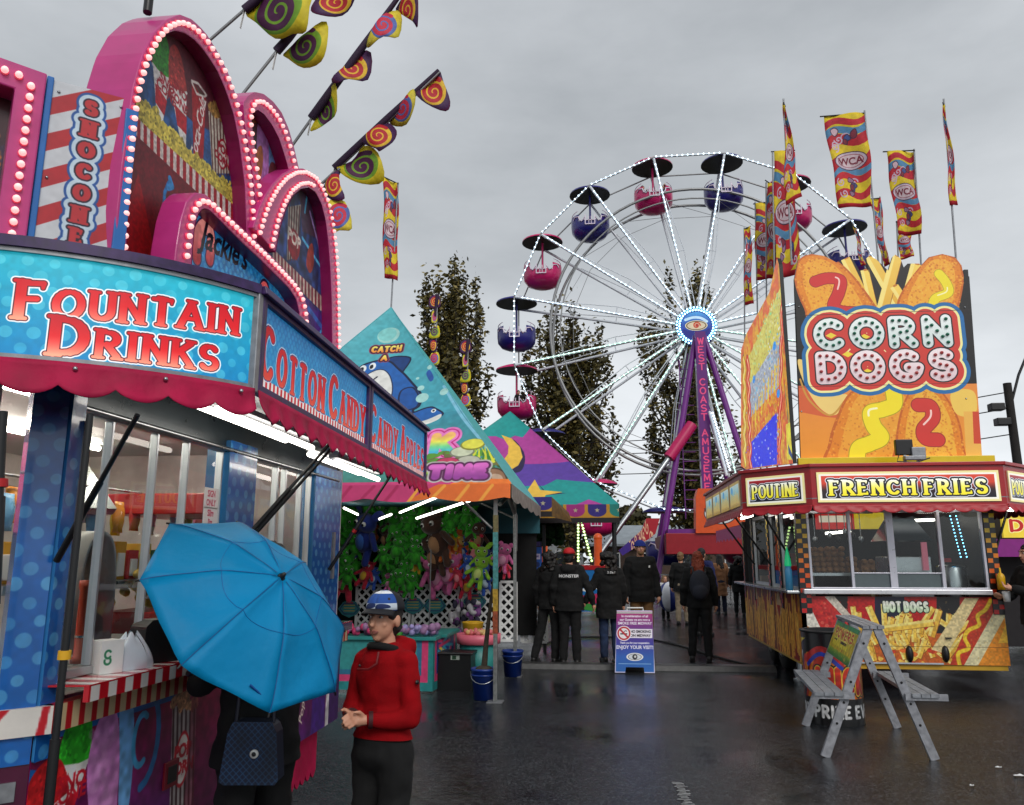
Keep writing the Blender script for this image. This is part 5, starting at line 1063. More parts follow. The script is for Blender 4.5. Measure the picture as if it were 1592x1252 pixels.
# ---- small banner flags behind and over the stand
def banner_art(seed, w_=.6, h_=1.4):
    a = Art(0, w_, 0, h_, 260, (226, 196, 30)); rr = random.Random(seed)
    for k, (y, c, t_) in enumerate(((.05, (190, 22, 40), .05), (.30, (196, 26, 44), .05), (.40, (86, 140, 180), .045), (.52, (190, 22, 40), .07), (.78, (230, 200, 40), .05), (.86, (190, 24, 44), .075), (1.0, (80, 136, 176), .05), (1.13, (190, 24, 44), .045))):
        a.line([(u, y+.13*math.sin(u*7+seed)+.30*(u/w_)) for u in np.linspace(-.1, w_+.1, 14)], t_, c)
    for k in range(7):
        q = (rr.uniform(.1, w_-.1), rr.choice([.25, .95])+rr.uniform(-.1, .15)); a.spiral(q[0], q[1], .07, .010, (206, 180, 200), 1.4, rr.random()*6)
    a.disc(w_*.5, h_*.5, w_*.42, (60, 36, 60), .14); a.disc(w_*.5, h_*.5, w_*.40, (206, 186, 200), .128); a.disc(w_*.5, h_*.5, w_*.33, (150, 60, 70), .10); a.disc(w_*.5, h_*.5, w_*.31, (214, 190, 196), .092)
    for k in range(9):
        q = (rr.uniform(.08, w_-.08), rr.choice([.32, 1.05])+rr.uniform(-.12, .14)); a.blob([(q[0]+.05*math.cos(t)*rr.uniform(.5, 1.3), q[1]+.06*math.sin(t)*rr.uniform(.5, 1.3)) for t in (0, 1.3, 2.5, 3.8, 5.1)], rr.choice([(150, 110, 140), (60, 80, 140), (130, 40, 60), (214, 180, 190)]), (60, 30, 60), .006)
    a.btext('WCA', w_*.5, h_*.5-.05, .10, (120, 30, 50), grow=.02, xs=1.1); a.rect(0, w_, 0, .06, (190, 22, 40)); a.speckle(.15, .04, seed); return a
BAN = [art_mat('banner print %d' % s_, banner_art(s_), .7) for s_ in (1, 2)]
def banner(corners, Y, pole, label, group='printed banners over the stands', v=0, wave=.05):
    """corners: four sight lines (top-left, top-right, bottom-right, bottom-left) on the upright plane Y."""
    q = [at(x, y, Y=Y) for x, y in corners]; p0 = at(*pole[0], Y=Y+.02); p1 = at(*pole[1], Y=Y+.02)
    if Y > 10.8 and p0.z > 3 and p0.x > 0: p0 = p1 + (p0-p1)*((p1.z-2.74)/(p1.z-p0.z))     # foot of the pole on the stand roof
    t = thing('banner_flag', p0, label, 'flag', group)
    b = MB(); b.tube([p0, p1], .013, 6); b.build('pole', GREYAL, t)
    b = MB(); rr = random.uniform(0, 6)
    b.grid(lambda a_, c_: (q[3].lerp(q[2], a_)).lerp(q[0].lerp(q[1], a_), c_) + Vector((.015*math.sin(9*c_+rr), wave*math.sin(5*a_+4*c_+rr)*(.3+a_), 0)), 8, 16); b.build('cloth', BAN[v], t, solid=.002)
    b = MB(); b.tube([q[0]+(q[0]-q[1])*.1, q[1]], .01, 6); b.build('top_rod', BLACK, t)
banner([(1281,181),(1344,176),(1357,319),(1304,325)], 11.2, [(1366,412),(1344,172)], 'largest banner flag, flying clear above the left corn dog')
banner([(1377,236),(1422,234),(1431,366),(1397,364)], 11.4, [(1432,412),(1421,232)], 'banner flag flying over the right half of the corn dogs sign')
banner([(1466,160),(1469,166),(1491,318),(1477,320)], 10.9, [(1487,412),(1467,154)], 'tall thin banner flag nearly edge-on at the right edge of the corn dogs sign', wave=.02)
banner([(1218,160),(1221,166),(1247,304),(1221,320)], 10.8, [(1231,412),(1218,154)], 'tall pointed banner flag at the left corner of the corn dogs sign', wave=.03)
banner([(1202,236),(1236,234),(1242,428),(1206,432)], 11.9, [(1206,560),(1201,238)], 'banner flag just behind the tall pointed one', v=1)
banner([(1174,317),(1206,313),(1206,432),(1175,436)], 12.9, [(1180,600),(1174,314)], 'banner flag over the glittering side sign, second from the ferris wheel hub', v=1)
banner([(1192,282),(1218,300),(1216,430),(1192,434)], 12.4, [(1192,590),(1191,284)], 'banner flag squeezed in the middle of the cluster over the glittering side sign')
banner([(1158,356),(1167,352),(1171,472),(1157,475)], 13.8, [(1158,600),(1157,354)], 'narrow banner flag hanging closest to the ferris wheel hub', wave=.02)
banner([(1351,310),(1369,308),(1382,412),(1374,415)], 13.5, [(1372,420),(1368,306)], 'thin twisted banner flag between the two big ones above the fries', v=1, wave=.03)
banner([(1395,345),(1419,345),(1419,400),(1399,404)], 13.0, [(1397,412),(1394,344)], 'small low banner flag just above the painted fries', v=1)
banner([(1327,352),(1332,356),(1346,412),(1338,414)], 14.5, [(1346,420),(1327,350)], 'tiny dark banner flag behind the painted fries', v=1, wave=.02)
# ================================================================ ferris wheel
WX, WY, WZ, WR = 4.22, 35.0, 11.75, 8.3
WHT = mat('white painted steel', (214, 218, 224), .4, .1); PUR = mat('purple painted steel', (112, 24, 130), .35, coat=.2); GREYT = mat('grey steel tube', (150, 150, 150), .4, .6)
LED = mat('white led bead', (230, 245, 255), .3, emit=2.6, emitc=(214, 238, 255), var=0); LEDG = mat('pale green led bead', (210, 255, 235), .3, emit=2.6, emitc=(200, 255, 230), var=0)
NAVY = mat('navy gondola paint', (34, 28, 120), .35, coat=.3); MAGG = mat('magenta gondola paint', (206, 26, 104), .35, coat=.3); WLINE = mat('white scroll paint', (226, 210, 226), .4)
wheel = thing('ferris_wheel', (WX, WY, 0), 'tall ferris wheel with led spokes and round navy and magenta gondolas', 'ferris wheel')
ORG = Vector((WX, WY, WZ)); rim = lambda r, a, y: ORG + Vector((r*math.cos(a), y, r*math.sin(a)))
NS = 16; A0 = R(101.25)
def ringpts(r, y, n=72): return [rim(r, 2*math.pi*i/n, y) for i in range(n)]
for y in (-.85, .85):
    b = MB(); b.tube(ringpts(6.5, y), .065, 8, closed=True); b.build('rim', GREYT, wheel)
b = MB(); b.tube(ringpts(6.05, -.85), .035, 6, closed=True); b.build('inner_rim', GREYT, wheel)
def beads(p, q, step, r, off=Vector((0, 0, 0)), mat_=0, b=None):
    b = b or MB(); n = int((q-p).length/step); d = (q-p).normalized(); P_ = []; R_ = []
    for k in range(n):
        c = p + d*(k+.5)*step + off; P_ += [c-d*r*.9, c-d*r*.6, c+d*r*.6, c+d*r*.9]; R_ += [.004, r, r, .004]
    return b.tube(P_, R_, 5, mat_)
tub_prof = [(.0, -.52), (.38, -.50), (.70, -.38), (.87, -.16), (.90, .10), (.90, .16)]
can_prof = [(.97, -.05), (.95, .02), (.6, .16), (.2, .22), (0, .23)]
def gondola(a, m, other, first=False):
    c = rim(WR, a, 0)
    b = MB(); b.tube([c+Vector((0, 0, .05)), c+Vector((0, 0, -2.3))], .05, 8); b.tube([c+Vector((0, -.95, 0)), c+Vector((0, .95, 0))], .05, 8); g = b.build('gondola', m, wheel)
    b = MB(); b.lathe(can_prof, c, 24, 0); b.lathe([(.0, -.05), (.97, -.052)], c, 24, 1); b.build('canopy', [m, BLACK], g)
    t = c + Vector((0, 0, -1.8)); b = MB(); b.lathe(tub_prof, t, 24, 0)
    for s_ in (-1, 1):                                  # the two seat backs stand higher than the door gap
        b.grid(lambda u, v: t + Vector((s_*.90*math.cos((u-.5)*1.9), .90*math.sin((u-.5)*1.9)*s_, .16+v*.34)), 8, 1, 0)
        P = [t+Vector((s_*.92*math.cos(x), -.92*math.sin(abs(x)), z)) for x, z in ((.55, .30), (.7, .42), (.95, .36), (1.0, .2), (1.15, .1), (1.3, .28))]; b.tube(P, .03, 5, 1)
        P = [t+Vector((s_*.86*math.cos((u-.5)*1.7), -.86*math.sin((u-.5)*1.7), .66+.03*math.cos(u*6))) for u in np.linspace(0, 1, 8)]; b.tube(P, .018, 5, 1)
        for u in (.15, .85): b.tube([t+Vector((s_*.86*math.cos((u-.5)*1.7), -.86*math.sin((u-.5)*1.7), z)) for z in (.48, .66)], .015, 5, 1)
    b.build('tub', [m, WLINE], g)
    b = MB()
    for x0, x1, z0, z1 in ((-.24, -.20, -.1, .38), (.20, .24, -.1, .38), (-.2, .2, -.1, -.06), (-.07, -.04, -.06, .3), (.04, .07, -.06, .3), (-.2, .2, .1, .13)): b.box((t.x+x0, t.y-.94, t.z+z0), (t.x+x1, t.y-.90, t.z+z1))
    b.build('door', WLINE, g); return g
for k in range(NS):
    a = A0 - 2*math.pi*k/NS; m = MAGG if k % 2 == 0 else NAVY
    g = gondola(a, m, None)
    g['label'] = 'magenta gondola' if k % 2 == 0 else 'navy gondola'
    for y in (-.95, .95):
        b = MB(); d = rim(1, a, 0) - ORG; tq = Vector((-d.z, 0, d.x))
        h = ORG + d*.75 + Vector((0, y*.55, 0)); o = rim(WR-.05, a, y); b.tube([h, o], .06, 6)
        h2 = ORG + d*.75 - Vector((0, 0, 0)) + Vector((0, y*.4, 0)) + tq*-.10; mid = ORG + d*3.6 + Vector((0, y*.8, 0)); b.tube([h2-tq*.12, mid-tq*.32, ORG+d*6.2+Vector((0, y*.9, 0))-tq*.1], .022, 5); b.tube([mid, mid-tq*.32], .022, 5)
        s_ = b.build('spoke', WHT, wheel)
        if y < 0:
            gm = LEDG if (math.degrees(a) % 360) > 180 else LED
            beads(h+Vector((0, -.09, 0)), o+Vector((0, -.09, 0)), .235, .036).build('light_beads', gm, s_)
    a2 = a - 2*math.pi/NS
    b = MB(); b.tube([rim(WR, a, -.95), rim(WR, a2, -.95)], .035, 6); e = b.build('outer_brace', GREYT, wheel); b = MB(); b.tube([rim(WR, a, .95), rim(WR, a2, .95)], .035, 6); b.build('outer_brace', GREYT, wheel); beads(rim(WR, a, -1.03), rim(WR, a2, -1.03), .24, .038).build('light_beads', LED, e)
    b = MB(); b.tube([rim(6.05, a, -.85), rim(6.05, a2, .85)], .012, 4); b.tube([rim(5.6, a, 0), rim(5.6, a2, 0)], .012, 4); b.build('tie_rod', GREYT, wheel)
# hub
a = Art(-1, 1, -1, 1, 150, (30, 60, 140)); a.disc(0, 0, .98, ((16, 26, 110), (34, 70, 160), (70, 150, 210))); a.line(smooth_open([(-.7, .45), (-.2, .6), (.3, .55), (.7, .3)]), .09, (190, 220, 240)); a.blob([(-.9, -.2), (-.5, -.34), (0, -.3), (.5, -.36), (.9, -.2), (.7, -.7), (0, -.95), (-.7, -.7)], (22, 30, 120))
a.disc(0, .03, .74, (226, 214, 170), .36); a.disc(0, .03, .66, (120, 90, 70), .30); a.disc(0, .03, .6, (206, 190, 160), .26); a.spiral(.02, .04, .24, .05, (190, 70, 40), 1.6); a.disc(.04, .04, .09, (170, 40, 40)); a.line(arc(0, .03, .66, .30, 0, 360), .02, (60, 40, 30))
HB = art_mat('hub emblem', a, .3, emit=.35)
hf = Fr((WX, WY-.72, WZ), (1, 0, 0)); b = MB(); b.board(hf, [(.62*math.cos(t)*1, .62*math.sin(t)) for t in np.linspace(0, 6.283, 41)[:-1]], -.1, .0, 0, 1, HB)
HB['b'] = (-1, 1, -1, 1)
b = MB(); HB['b'] = (-.66, .66, -.66, .66); b.board(hf, [(.66*math.cos(t), .66*math.sin(t)) for t in np.linspace(0, 6.283, 41)[:-1]], -.3, 0, 0, 1, HB); hub = b.build('hub', [HB, NAVY], wheel)
b = MB(); b.tube([(WX, WY-.6, WZ), (WX, WY+1.2, WZ)], .45, 16); b.build('axle', NAVY, hub)
b = MB(); n = 36
for k in range(n):
    for r_ in (.74, .86): c = hf.p(r_*math.cos(6.283*(k+.5*(r_ > .8))/n), r_*math.sin(6.283*(k+.5*(r_ > .8))/n), .02); b.ball(c, .045, 0, 6, 4)
b.lathe([(.68, -.06), (.92, -.06), (.92, .0), (.68, .0)], hf.p(0, 0, -.02), 32, 1, (0, -1, 0)); b.build('light_ring', [mat('cyan led', (190, 255, 255), .3, emit=4, emitc=(170, 246, 250), var=0), NAVY], hub)
# tower and legs
a = Art(0, .44, 0, 8.4, 80, (92, 16, 112)); y = 8.1
for ch in 'WEST COAST AMUSEMENT':
    if ch == ' ': y -= .30; continue
    a.text(ch, .08 if ch not in 'I' else .15, y-.26, .27, .03, [(.012, (60, 10, 90)), (0, (240, 70, 130))], serif=False, contrast=0, wid=.28); y -= .375
TW_ = art_mat('tower lettering', a, .4, emit=.12, grime=.1)
tf = Fr((WX-.22, WY-1.9, 2.75), (1, 0, 0)); b = MB(); b.board(tf, [(0, 0), (.44, 0), (.44, 8.4), (0, 8.4)], -.5, 0, 0, 1, TW_); b.build('tower', [TW_, PUR], wheel)
for x0, y0, x1, y1, r_ in ((-.15, -1.5, -2.35, -2.6, .125), (.2, -1.5, 2.75, -2.6, .125), (-.1, 1.5, -2.2, 3.0, .12), (.1, 1.5, 2.6, 3.0, .12)):
    b = MB(); b.tube([(WX+x0, WY+y0, WZ-.7), (WX+x1, WY+y1, .1)], r_, 12); b.build('leg', PUR, wheel)
b = MB()
for k in range(16): b.tube([(WX-.9, WY-1.5, 3.6+k*.4), (WX-.35, WY-1.5, 3.6+k*.4)], .02, 4)
b.tube([(WX-.9, WY-1.5, 3.2), (WX-.9, WY-1.5, 10)], .025, 4); b.build('ladder', PUR, wheel)
b = MB(); b.tube([at(1076, 660, Y=33), at(1040, 712, Y=32.7)], .24, 12); b.tube([at(1040, 712, Y=32.7), at(925, 872, Y=31.5)], .11, 10, 1); b.build('hydraulic_ram', [mat('magenta ram', (190, 20, 90), .35), STEEL], wheel)
b = MB(); b.tube([at(1103, 640, Y=32.9), at(1130, 740, Y=32.5)], .07, 8); o = b.build('brace', WHT, wheel); beads(at(1107, 640, Y=32.7), at(1136, 735, Y=32.4), .13, .045).build('light_beads', LED, o)
# deck, control box, ramp
b = MB(); b.box((WX-1.9, WY-3.6, 1.75), (WX+3.2, WY+3.4, 2.55)); b.build('deck', mat('dark red deck', (150, 14, 30), .4), wheel, bevel=.02)
b = MB(); b.box((WX-1.8, WY-3.4, 2.56), (WX+1, WY-2, 2.72)); b.build('deck_plate', PUR, wheel)
a = Art(0, 1.9, 0, 1.75, 120, (226, 84, 20)); a.disc(.95, .75, .62, (40, 30, 40), .42); a.disc(.95, .75, .59, (226, 226, 226), .39); a.disc(.95, .75, .5, (60, 50, 60), .31); a.disc(.95, .75, .47, (230, 226, 220), .28); a.btext('WCA', .95, .60, .34, (50, 40, 50), grow=.03, xs=1.0)
OB = art_mat('orange generator print', a, .4); fr = Fr((WX-.75, WY-3.7, 2.55), (1, 0, 0)); b = MB(); b.board(fr, [(0, 0), (1.9, 0), (1.9, 1.5), (1.6, 1.72), (.15, 1.72), (.05, 1.4)], -.8, 0, 0, 1, OB); b.build('control_box', [OB, mat('orange paint', (226, 84, 20), .4)], wheel, bevel=.02)
a = Art(0, 5, 0, 1, 90, (170, 20, 40)); U, V = np.meshgrid(a.us, a.vs); t = np.clip((3.2-U)/2, 0, 1)[..., None]; a.a = np.array((176, 16, 36))*(1-t)+np.array((60, 30, 130))*t
rr = random.Random(3)
for k in range(16): q = (rr.uniform(.3, 4.7), rr.uniform(.2, .8)); a.spiral(q[0], q[1], .22, .03, (236, 190, 150), 1.2, rr.random()*6)
RP = art_mat('ramp artwork', a, .4); fr = Fr((0, 31, 0), (1, 0, 0)); o = fr.pxs([(962,856),(998,824),(1005,806),(1026,806),(1019,830),(1009,838),(968,864)]); us_ = [q[0] for q in o]; vs_ = [q[1] for q in o]; RP['b'] = (min(us_), max(us_), min(vs_), max(vs_))
b = MB(); b.board(fr, o, -.9, 0, 0, 1, RP); b.build('entry_ramp', [RP, mat('ramp edge', (150, 20, 50), .4)], wheel)
# ================================================================ shark game tent, moon tent, plush toys
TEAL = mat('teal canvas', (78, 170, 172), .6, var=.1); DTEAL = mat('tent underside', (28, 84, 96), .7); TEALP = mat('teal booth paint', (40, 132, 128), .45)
BLK = mat('black curtain', (10, 10, 11), .9); WLAT = mat('white lattice', (236, 236, 234), .5); POLE = mat('galvanised pole', (150, 152, 150), .4, .7, var=.3, scale=30)
def tent_face(cx, yn, half, ze, apex, name, am, t, sag=.10, nx=14, nv=18):
    """The face towards the camera, a sagging triangle; its artwork lies flat on the chord plane."""
    bm_ = Vector((cx, yn, ze)); ap = Vector(apex); fr = Fr(bm_, (1, 0, 0), ap-bm_); Hh = (ap-bm_).length
    b = MB(); u0, u1, v0, v1 = am['b']
    def f(a_, c_):
        hw = half*(1-c_) + .012; return fr.p((2*a_-1)*hw, c_*Hh, -sag*4*c_*(1-c_)*(1-abs(2*a_-1)**3))
    def uv(a_, c_):
        hw = half*(1-c_) + .012; return (((2*a_-1)*hw-u0)/(u1-u0), (c_*Hh-v0)/(v1-v0))
    b.grid(f, nx, nv, 0, True, True, uv); b.build(name, am, t); return fr, Hh
def tent_rest(cx, yn, half, ze, apex, m, t):
    ap = Vector(apex); c = [Vector((cx+half, yn, ze)), Vector((cx+half, yn+2*half, ze)), Vector((cx-half, yn+2*half, ze)), Vector((cx-half, yn, ze))]
    b = MB()
    for i in range(3):
        p, q = c[i], c[i+1]; n_ = ((q-p).cross(ap-p)).normalized(); b.grid(lambda a_, v: (p.lerp(q, a_)).lerp(ap, v*.995) - n_*(.16*4*v*(1-v)*(1-abs(2*a_-1)**3)), 12, 10)
    b.build('roof_panel', m, t)
# ---- shark tent
yn = 9.15; cr = at(800, 752, Y=yn); ap = at(608, 478, Y=11.1); half = cr.x-ap.x; ap.y = yn+half; ap = at(608, 478, Y=ap.y); ze = cr.z
fr = Fr((ap.x, yn, ze), (1, 0, 0), ap-Vector((ap.x, yn, ze))); Hh = (ap-Vector((ap.x, yn, ze))).length
shark = thing('game_tent', (ap.x, ap.y, 0), 'teal pyramid game tent painted with a grinning blue shark', 'tent')
a = Art(-half-.1, half+.1, -.05, Hh+.1, 190, (110, 196, 196)); X_ = lambda *pts: [fr.px(x, y) for x, y in pts]
a.poly([(-9, fr.px(600, 640)[1]), (9, fr.px(600, 640)[1]), (9, 9), (-9, 9)], ((70, 166, 184), (96, 188, 190), (140, 206, 196)))
a.poly([(-9, -1), (9, -1), (9, fr.px(600, 640)[1]), (-9, fr.px(600, 640)[1])], ((60, 110, 50), (70, 140, 130), (60, 150, 170)))
for k in range(4): a.line(smooth_open(X_((690+k*6,600),(720+k*7,650),(770+k*7,710))), .02, (130, 196, 220))
q = fr.px(603, 517); a.disc(q[0], q[1], .17, (160, 212, 204)); a.disc(q[0]-.02, q[1]+.02, .14, (130, 204, 200))
DB, MBL = (18, 60, 120), (30, 98, 176)
sh = X_((552,572),(560,562),(575,556),(592,553),(606,556),(617,566),(628,576),(640,590),(650,602),(654,612),(650,625),(640,632),(652,640),(668,636),(664,648),(640,650),(610,645),(580,625),(560,600),(549,582))
a.blob(X_((598,556),(612,548),(637,552),(627,568),(616,577)), DB, (8, 24, 60), .012); a.blob(sh, MBL, (8, 24, 60), .016)
a.blob(X_((557,585),(575,571),(592,567),(603,575),(608,592),(606,610),(600,622),(580,610),(566,598)), (226, 226, 220), (20, 40, 80), .008)
a.blob(X_((622,600),(640,596),(650,612),(646,626),(628,630),(618,618)), (24, 84, 160), (10, 30, 70), .012); a.line(smooth_open(X_((560,588),(572,586),(584,578))), .012, (30, 30, 50))
for x, y in ((562, 566), (577, 562)): q = fr.px(x, y); a.disc(q[0], q[1], .05, (240, 244, 244), .075); a.disc(q[0]-.012, q[1]-.012, .026, (10, 10, 16), .045)
a.blob(X_((628,642),(650,632),(668,628),(678,632),(688,640),(676,646),(655,650),(640,655)), MBL, (8, 24, 60), .012); a.blob(X_((638,652),(660,648),(684,640),(682,647),(660,655),(640,656)), (230, 230, 224)); q = fr.px(673, 634); a.disc(q[0], q[1], .035, (244, 244, 244)); a.disc(q[0], q[1], .016, (10, 10, 20))
for txt, x, y, w_, h_ in (('CATCH', 575, 541, 47, .105), ('A', 589, 553, 11, .09)):
    p = fr.px(x, y); q = fr.px(x+w_, y); a.text(txt, p[0], p[1], h_, .018, [(.035, (150, 60, 90)), (.022, (60, 20, 50)), (0, ((250, 150, 60), (250, 236, 110)))], serif=False, wid=q[0]-p[0], contrast=.1)
for x, y, r_ in ((653,598,.05),(655,613,.09),(648,583,.025),(690,608,.06),(668,570,.04)): q = fr.px(x, y); a.disc(q[0], q[1], r_, (170, 220, 214))
a.blob(X_((662,578),(668,574),(674,586),(668,590)), (40, 90, 170))
KL_ = [(.085, (236, 130, 200)), (.055, (200, 40, 130)), (.035, (236, 130, 200)), (0, ((70, 190, 220), (120, 220, 150), (250, 240, 90), (250, 190, 110)))]
p = fr.px(640, 700); q = fr.px(706, 700); a.text('RK', fr.px(618, 702)[0], p[1], .28, .065, KL_, serif=False, wid=q[0]-fr.px(618, 702)[0], contrast=0)
rr = random.Random(6)
for k in range(90): q = fr.px(rr.uniform(630, 795), rr.uniform(700, 745)); a.blob([(q[0]+.09*math.cos(t)*rr.uniform(.5, 1.2), q[1]+.05*math.sin(t)*rr.uniform(.5, 1.2)) for t in (0, 1.2, 2.5, 3.8, 5)], rr.choice([(90, 150, 50), (170, 200, 60), (60, 110, 60), (50, 90, 40), (110, 110, 60)]))
for k in range(26): q = fr.px(rr.uniform(720, 770), 718); a.line([q, (q[0]+rr.uniform(-.12, .12), q[1]+rr.uniform(.1, .3))], [.018, .004], rr.choice([(130, 190, 50), (220, 220, 60), (60, 130, 50)]))
for x, y, c in ((718,701,(206,212,180)),(735,690,(230,226,80)),(728,716,(190,190,170)),(695,718,(206,60,100))): q = fr.px(x, y); a.disc(q[0], q[1], .16, tuple(v*.6 for v in c), .095); a.disc(q[0], q[1]+.01, .14, c, .08)
a.blob(X_((752,735),(768,728),(784,735),(788,755),(775,768),(758,760)), (150, 110, 80), (70, 50, 40), .01); a.blob(X_((765,738),(780,740),(782,756),(770,758)), (196, 166, 140))
a.rect(-9, 9, -.1, fr.px(700, 748)[1], (206, 60, 120)); a.poly(X_((700,752),(730,744),(800,745),(800,790),(760,790)), (236, 120, 40)); a.line(smooth_open(X_((745,765),(758,756),(775,768),(790,758))), .03, (246, 170, 60))
p = fr.px(664, 741); q = fr.px(757, 741); a.text('TIME', p[0], p[1], .17, .05, [(.05, (190, 186, 180)), (.028, (90, 30, 80)), (0, ((150, 60, 150), (226, 110, 200)))], serif=False, wid=q[0]-p[0], contrast=0, xs=1.2); a.speckle(.12, .05, 3)
SHK = art_mat('shark tent artwork', a, .6, grime=.12); tent_face(ap.x, yn, half, ze, ap, 'front_panel', SHK, shark); tent_rest(ap.x, yn, half, ze, ap, TEAL, shark)
a = Art(-half-.1, half+.1, ze-.3, ze, 120, (206, 56, 116)); a.poly([(half*.35, ze-.3), (half*.62, ze), (half+.1, ze), (half+.1, ze-.3)], (236, 112, 36))
for k in range(14): x = -half+k*.3; a.line([(x, ze-.28), (x+.2, ze-.02)], .02, (180, 30, 90) if x < half*.4 else (250, 170, 60))
VA = art_mat('tent valance', a, .6); b = MB(); VA['b'] = (-half-.1, half+.1, ze-.3, ze)
b.grid(lambda u, v: Vector((ap.x-half+2*half*u, yn-.01-.03*(1-v), ze-(.16+.05*abs(math.sin(u*16)))*(1-v))), 60, 3, 0, True, True, lambda u, v: (u, .3+.7*v)); b.build('valance', VA, shark)
b = MB(); b.grid(lambda u, v: Vector((ap.x+half+.01, yn+2*half*u, ze-(.16+.04*abs(math.sin(u*14)))*(1-v))), 40, 2); b.build('valance', mat('grey print valance', (150, 140, 130), .6, var=.5, scale=12), shark)
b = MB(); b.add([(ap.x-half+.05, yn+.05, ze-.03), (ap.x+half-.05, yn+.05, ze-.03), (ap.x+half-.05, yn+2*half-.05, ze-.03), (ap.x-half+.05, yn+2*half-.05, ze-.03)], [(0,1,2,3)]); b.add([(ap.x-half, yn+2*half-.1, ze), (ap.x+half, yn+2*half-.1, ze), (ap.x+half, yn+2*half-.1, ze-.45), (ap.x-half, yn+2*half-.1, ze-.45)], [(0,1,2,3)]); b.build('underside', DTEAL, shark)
P1 = at(770, 1092, Z=0); P2 = at(801, 1052, Z=0)
for (p, m2) in ((P1, 1), (P2, 0), (Vector((ap.x-half+.1, yn+.1, 0)), 0), (Vector((ap.x-half+.1, yn+2*half, 0)), 0)):
    b = MB(); b.bar(p+Vector((0, 0, .012)), p+Vector((-.005, 0, ze-.05)), .045, .045); l_ = b.build('leg', POLE, shark, bevel=.004)
    b = MB(); b.box((p.x-.09, p.y-.09, .001), (p.x+.09, p.y+.09, .012)); b.build('foot_plate', GREYAL, l_)
    if m2:
        for z0, z1, c in ((.75, 1.0, (150, 70, 40)), (1.0, 1.25, (176, 140, 40)), (1.25, 1.9, (70, 140, 140)), (1.9, 2.1, (120, 110, 70))):
            c_ = MB(); c_.bar(p+Vector((0, 0, z0)), p+Vector((-.004, 0, z1)), .056, .056); c_.build('wrap', mat('pole wrap %d' % int(z0*10), c, .6, var=.5, scale=30), l_)
b = MB(); b.tube([P2+Vector((0, 0, 1.7)), P2+Vector((0, .05, 2.2)), P2+Vector((-.05, -.4, 2.45)), P2+Vector((-.1, -.9, 2.3))], .03, 8); b.build('arch_brace', POLE, shark)
for p, q in ((at(622, 797, Y=11.9), at(706, 762, Y=9.7)), (at(648, 806, Y=11.8), at(762, 768, Y=9.5)), (at(535, 790, Y=11.5), at(556, 800, Y=12.2)), (at(590, 807, Y=12), at(608, 800, Y=11.2))):
    b = MB(); b.tube([p, q], .017, 8); b.build('tube_light', TUBE, shark)
for p, q in ((at(705, 765, Y=9.4), at(765, 822, Y=9.4)), (at(720, 770, Y=12.0), at(800, 806, Y=12.0))):
    b = MB(); b.tube([p, q], .018, 6); b.build('brace', POLE, shark)
# ---- moon and stars tent
yn2 = 14.7; c2 = at(962, 784, Y=yn2); a2 = at(793, 640, Y=16.7); half2 = c2.x-a2.x; a2 = at(793, 640, Y=yn2+half2); ze2 = c2.z; half2 = c2.x-a2.x
f2 = Fr((a2.x, yn2, ze2), (1, 0, 0), a2-Vector((a2.x, yn2, ze2))); H2 = (a2-Vector((a2.x, yn2, ze2))).length
moon = thing('game_tent', (a2.x, a2.y, 0), 'purple and teal pyramid tent with a yellow crescent moon and stars', 'tent')
TQ, PK, VI, YL, NV = (20, 150, 146), (176, 60, 150), (92, 60, 160), (236, 190, 70), (40, 26, 70)
a = Art(-half2-.1, half2+.1, -.05, H2+.1, 110, VI); X_ = lambda *pts: [f2.px(x, y) for x, y in pts]
a.poly(X_((700,600),(900,600),(900,718),(815,716),(790,735),(700,735)), PK); a.poly(X_((700,600),(900,600),(812,676),(800,673),(786,679),(770,674),(700,680)), TQ)
a.poly(X_((700,790),(810,752),(845,752),(865,742),(990,760),(990,800),(700,800)), TQ); a.poly(X_((895,785),(915,776),(940,785)), PK)
a.poly(smooth_closed(X_((784,675),(800,680),(814,698),(815,715),(808,728),(792,728),(780,712),(792,714),(794,695)), 3), NV); a.poly(X_((779,672),(795,677),(808,690),(812,705),(805,718),(792,726),(780,712),(789,700),(790,688)), YL)
a.poly(X_((836,748),(848,762),(880,765),(850,768)), NV); a.poly(X_((818,762),(831,741),(840,759),(875,763),(848,768),(846,776),(818,776)), YL); a.speckle(.08, .06, 2)
MT = art_mat('moon tent artwork', a, .6, grime=.1); tent_face(a2.x, yn2, half2, ze2, a2, 'front_panel', MT, moon); tent_rest(a2.x, yn2, half2, ze2, a2, mat('teal moon canvas', TQ, .6), moon)
a = Art(0, 2*half2, 0, .34, 130, (24, 16, 20)); a.rect(0, 9, .09, .34, (206, 150, 40)); n_ = int(2*half2/.4)
for k in range(n_+1):
    c = [(170, 40, 130), (50, 36, 130), (30, 140, 130)][k % 3]; x = k*.4+.2; a.rect(x-.17, x+.17, .22, .34, c); a.disc(x, .22, .17, c, .11); a.poly([(x+(.05 if i % 2 == 0 else .02)*math.cos(i*.628+1.57), .23+(.05 if i % 2 == 0 else .02)*math.sin(i*.628+1.57)) for i in range(10)], (200, 190, 150))
MV = art_mat('moon tent valance', a, .6); b = MB(); vf = Fr((a2.x-half2, yn2-.01, ze2-.34), (1, 0, 0)); b.board(vf, [(0, 0), (2*half2, 0), (2*half2, .34), (0, .34)], -.012, 0, 0, 0, MV)
vf = Fr((a2.x+half2+.012, yn2-.01, ze2-.34), (0, 1, 0)); b.board(vf, [(0, 0), (2*half2, 0), (2*half2, .34), (0, .34)], -.012, 0, 0, 0, MV); b.build('valance', MV, moon)
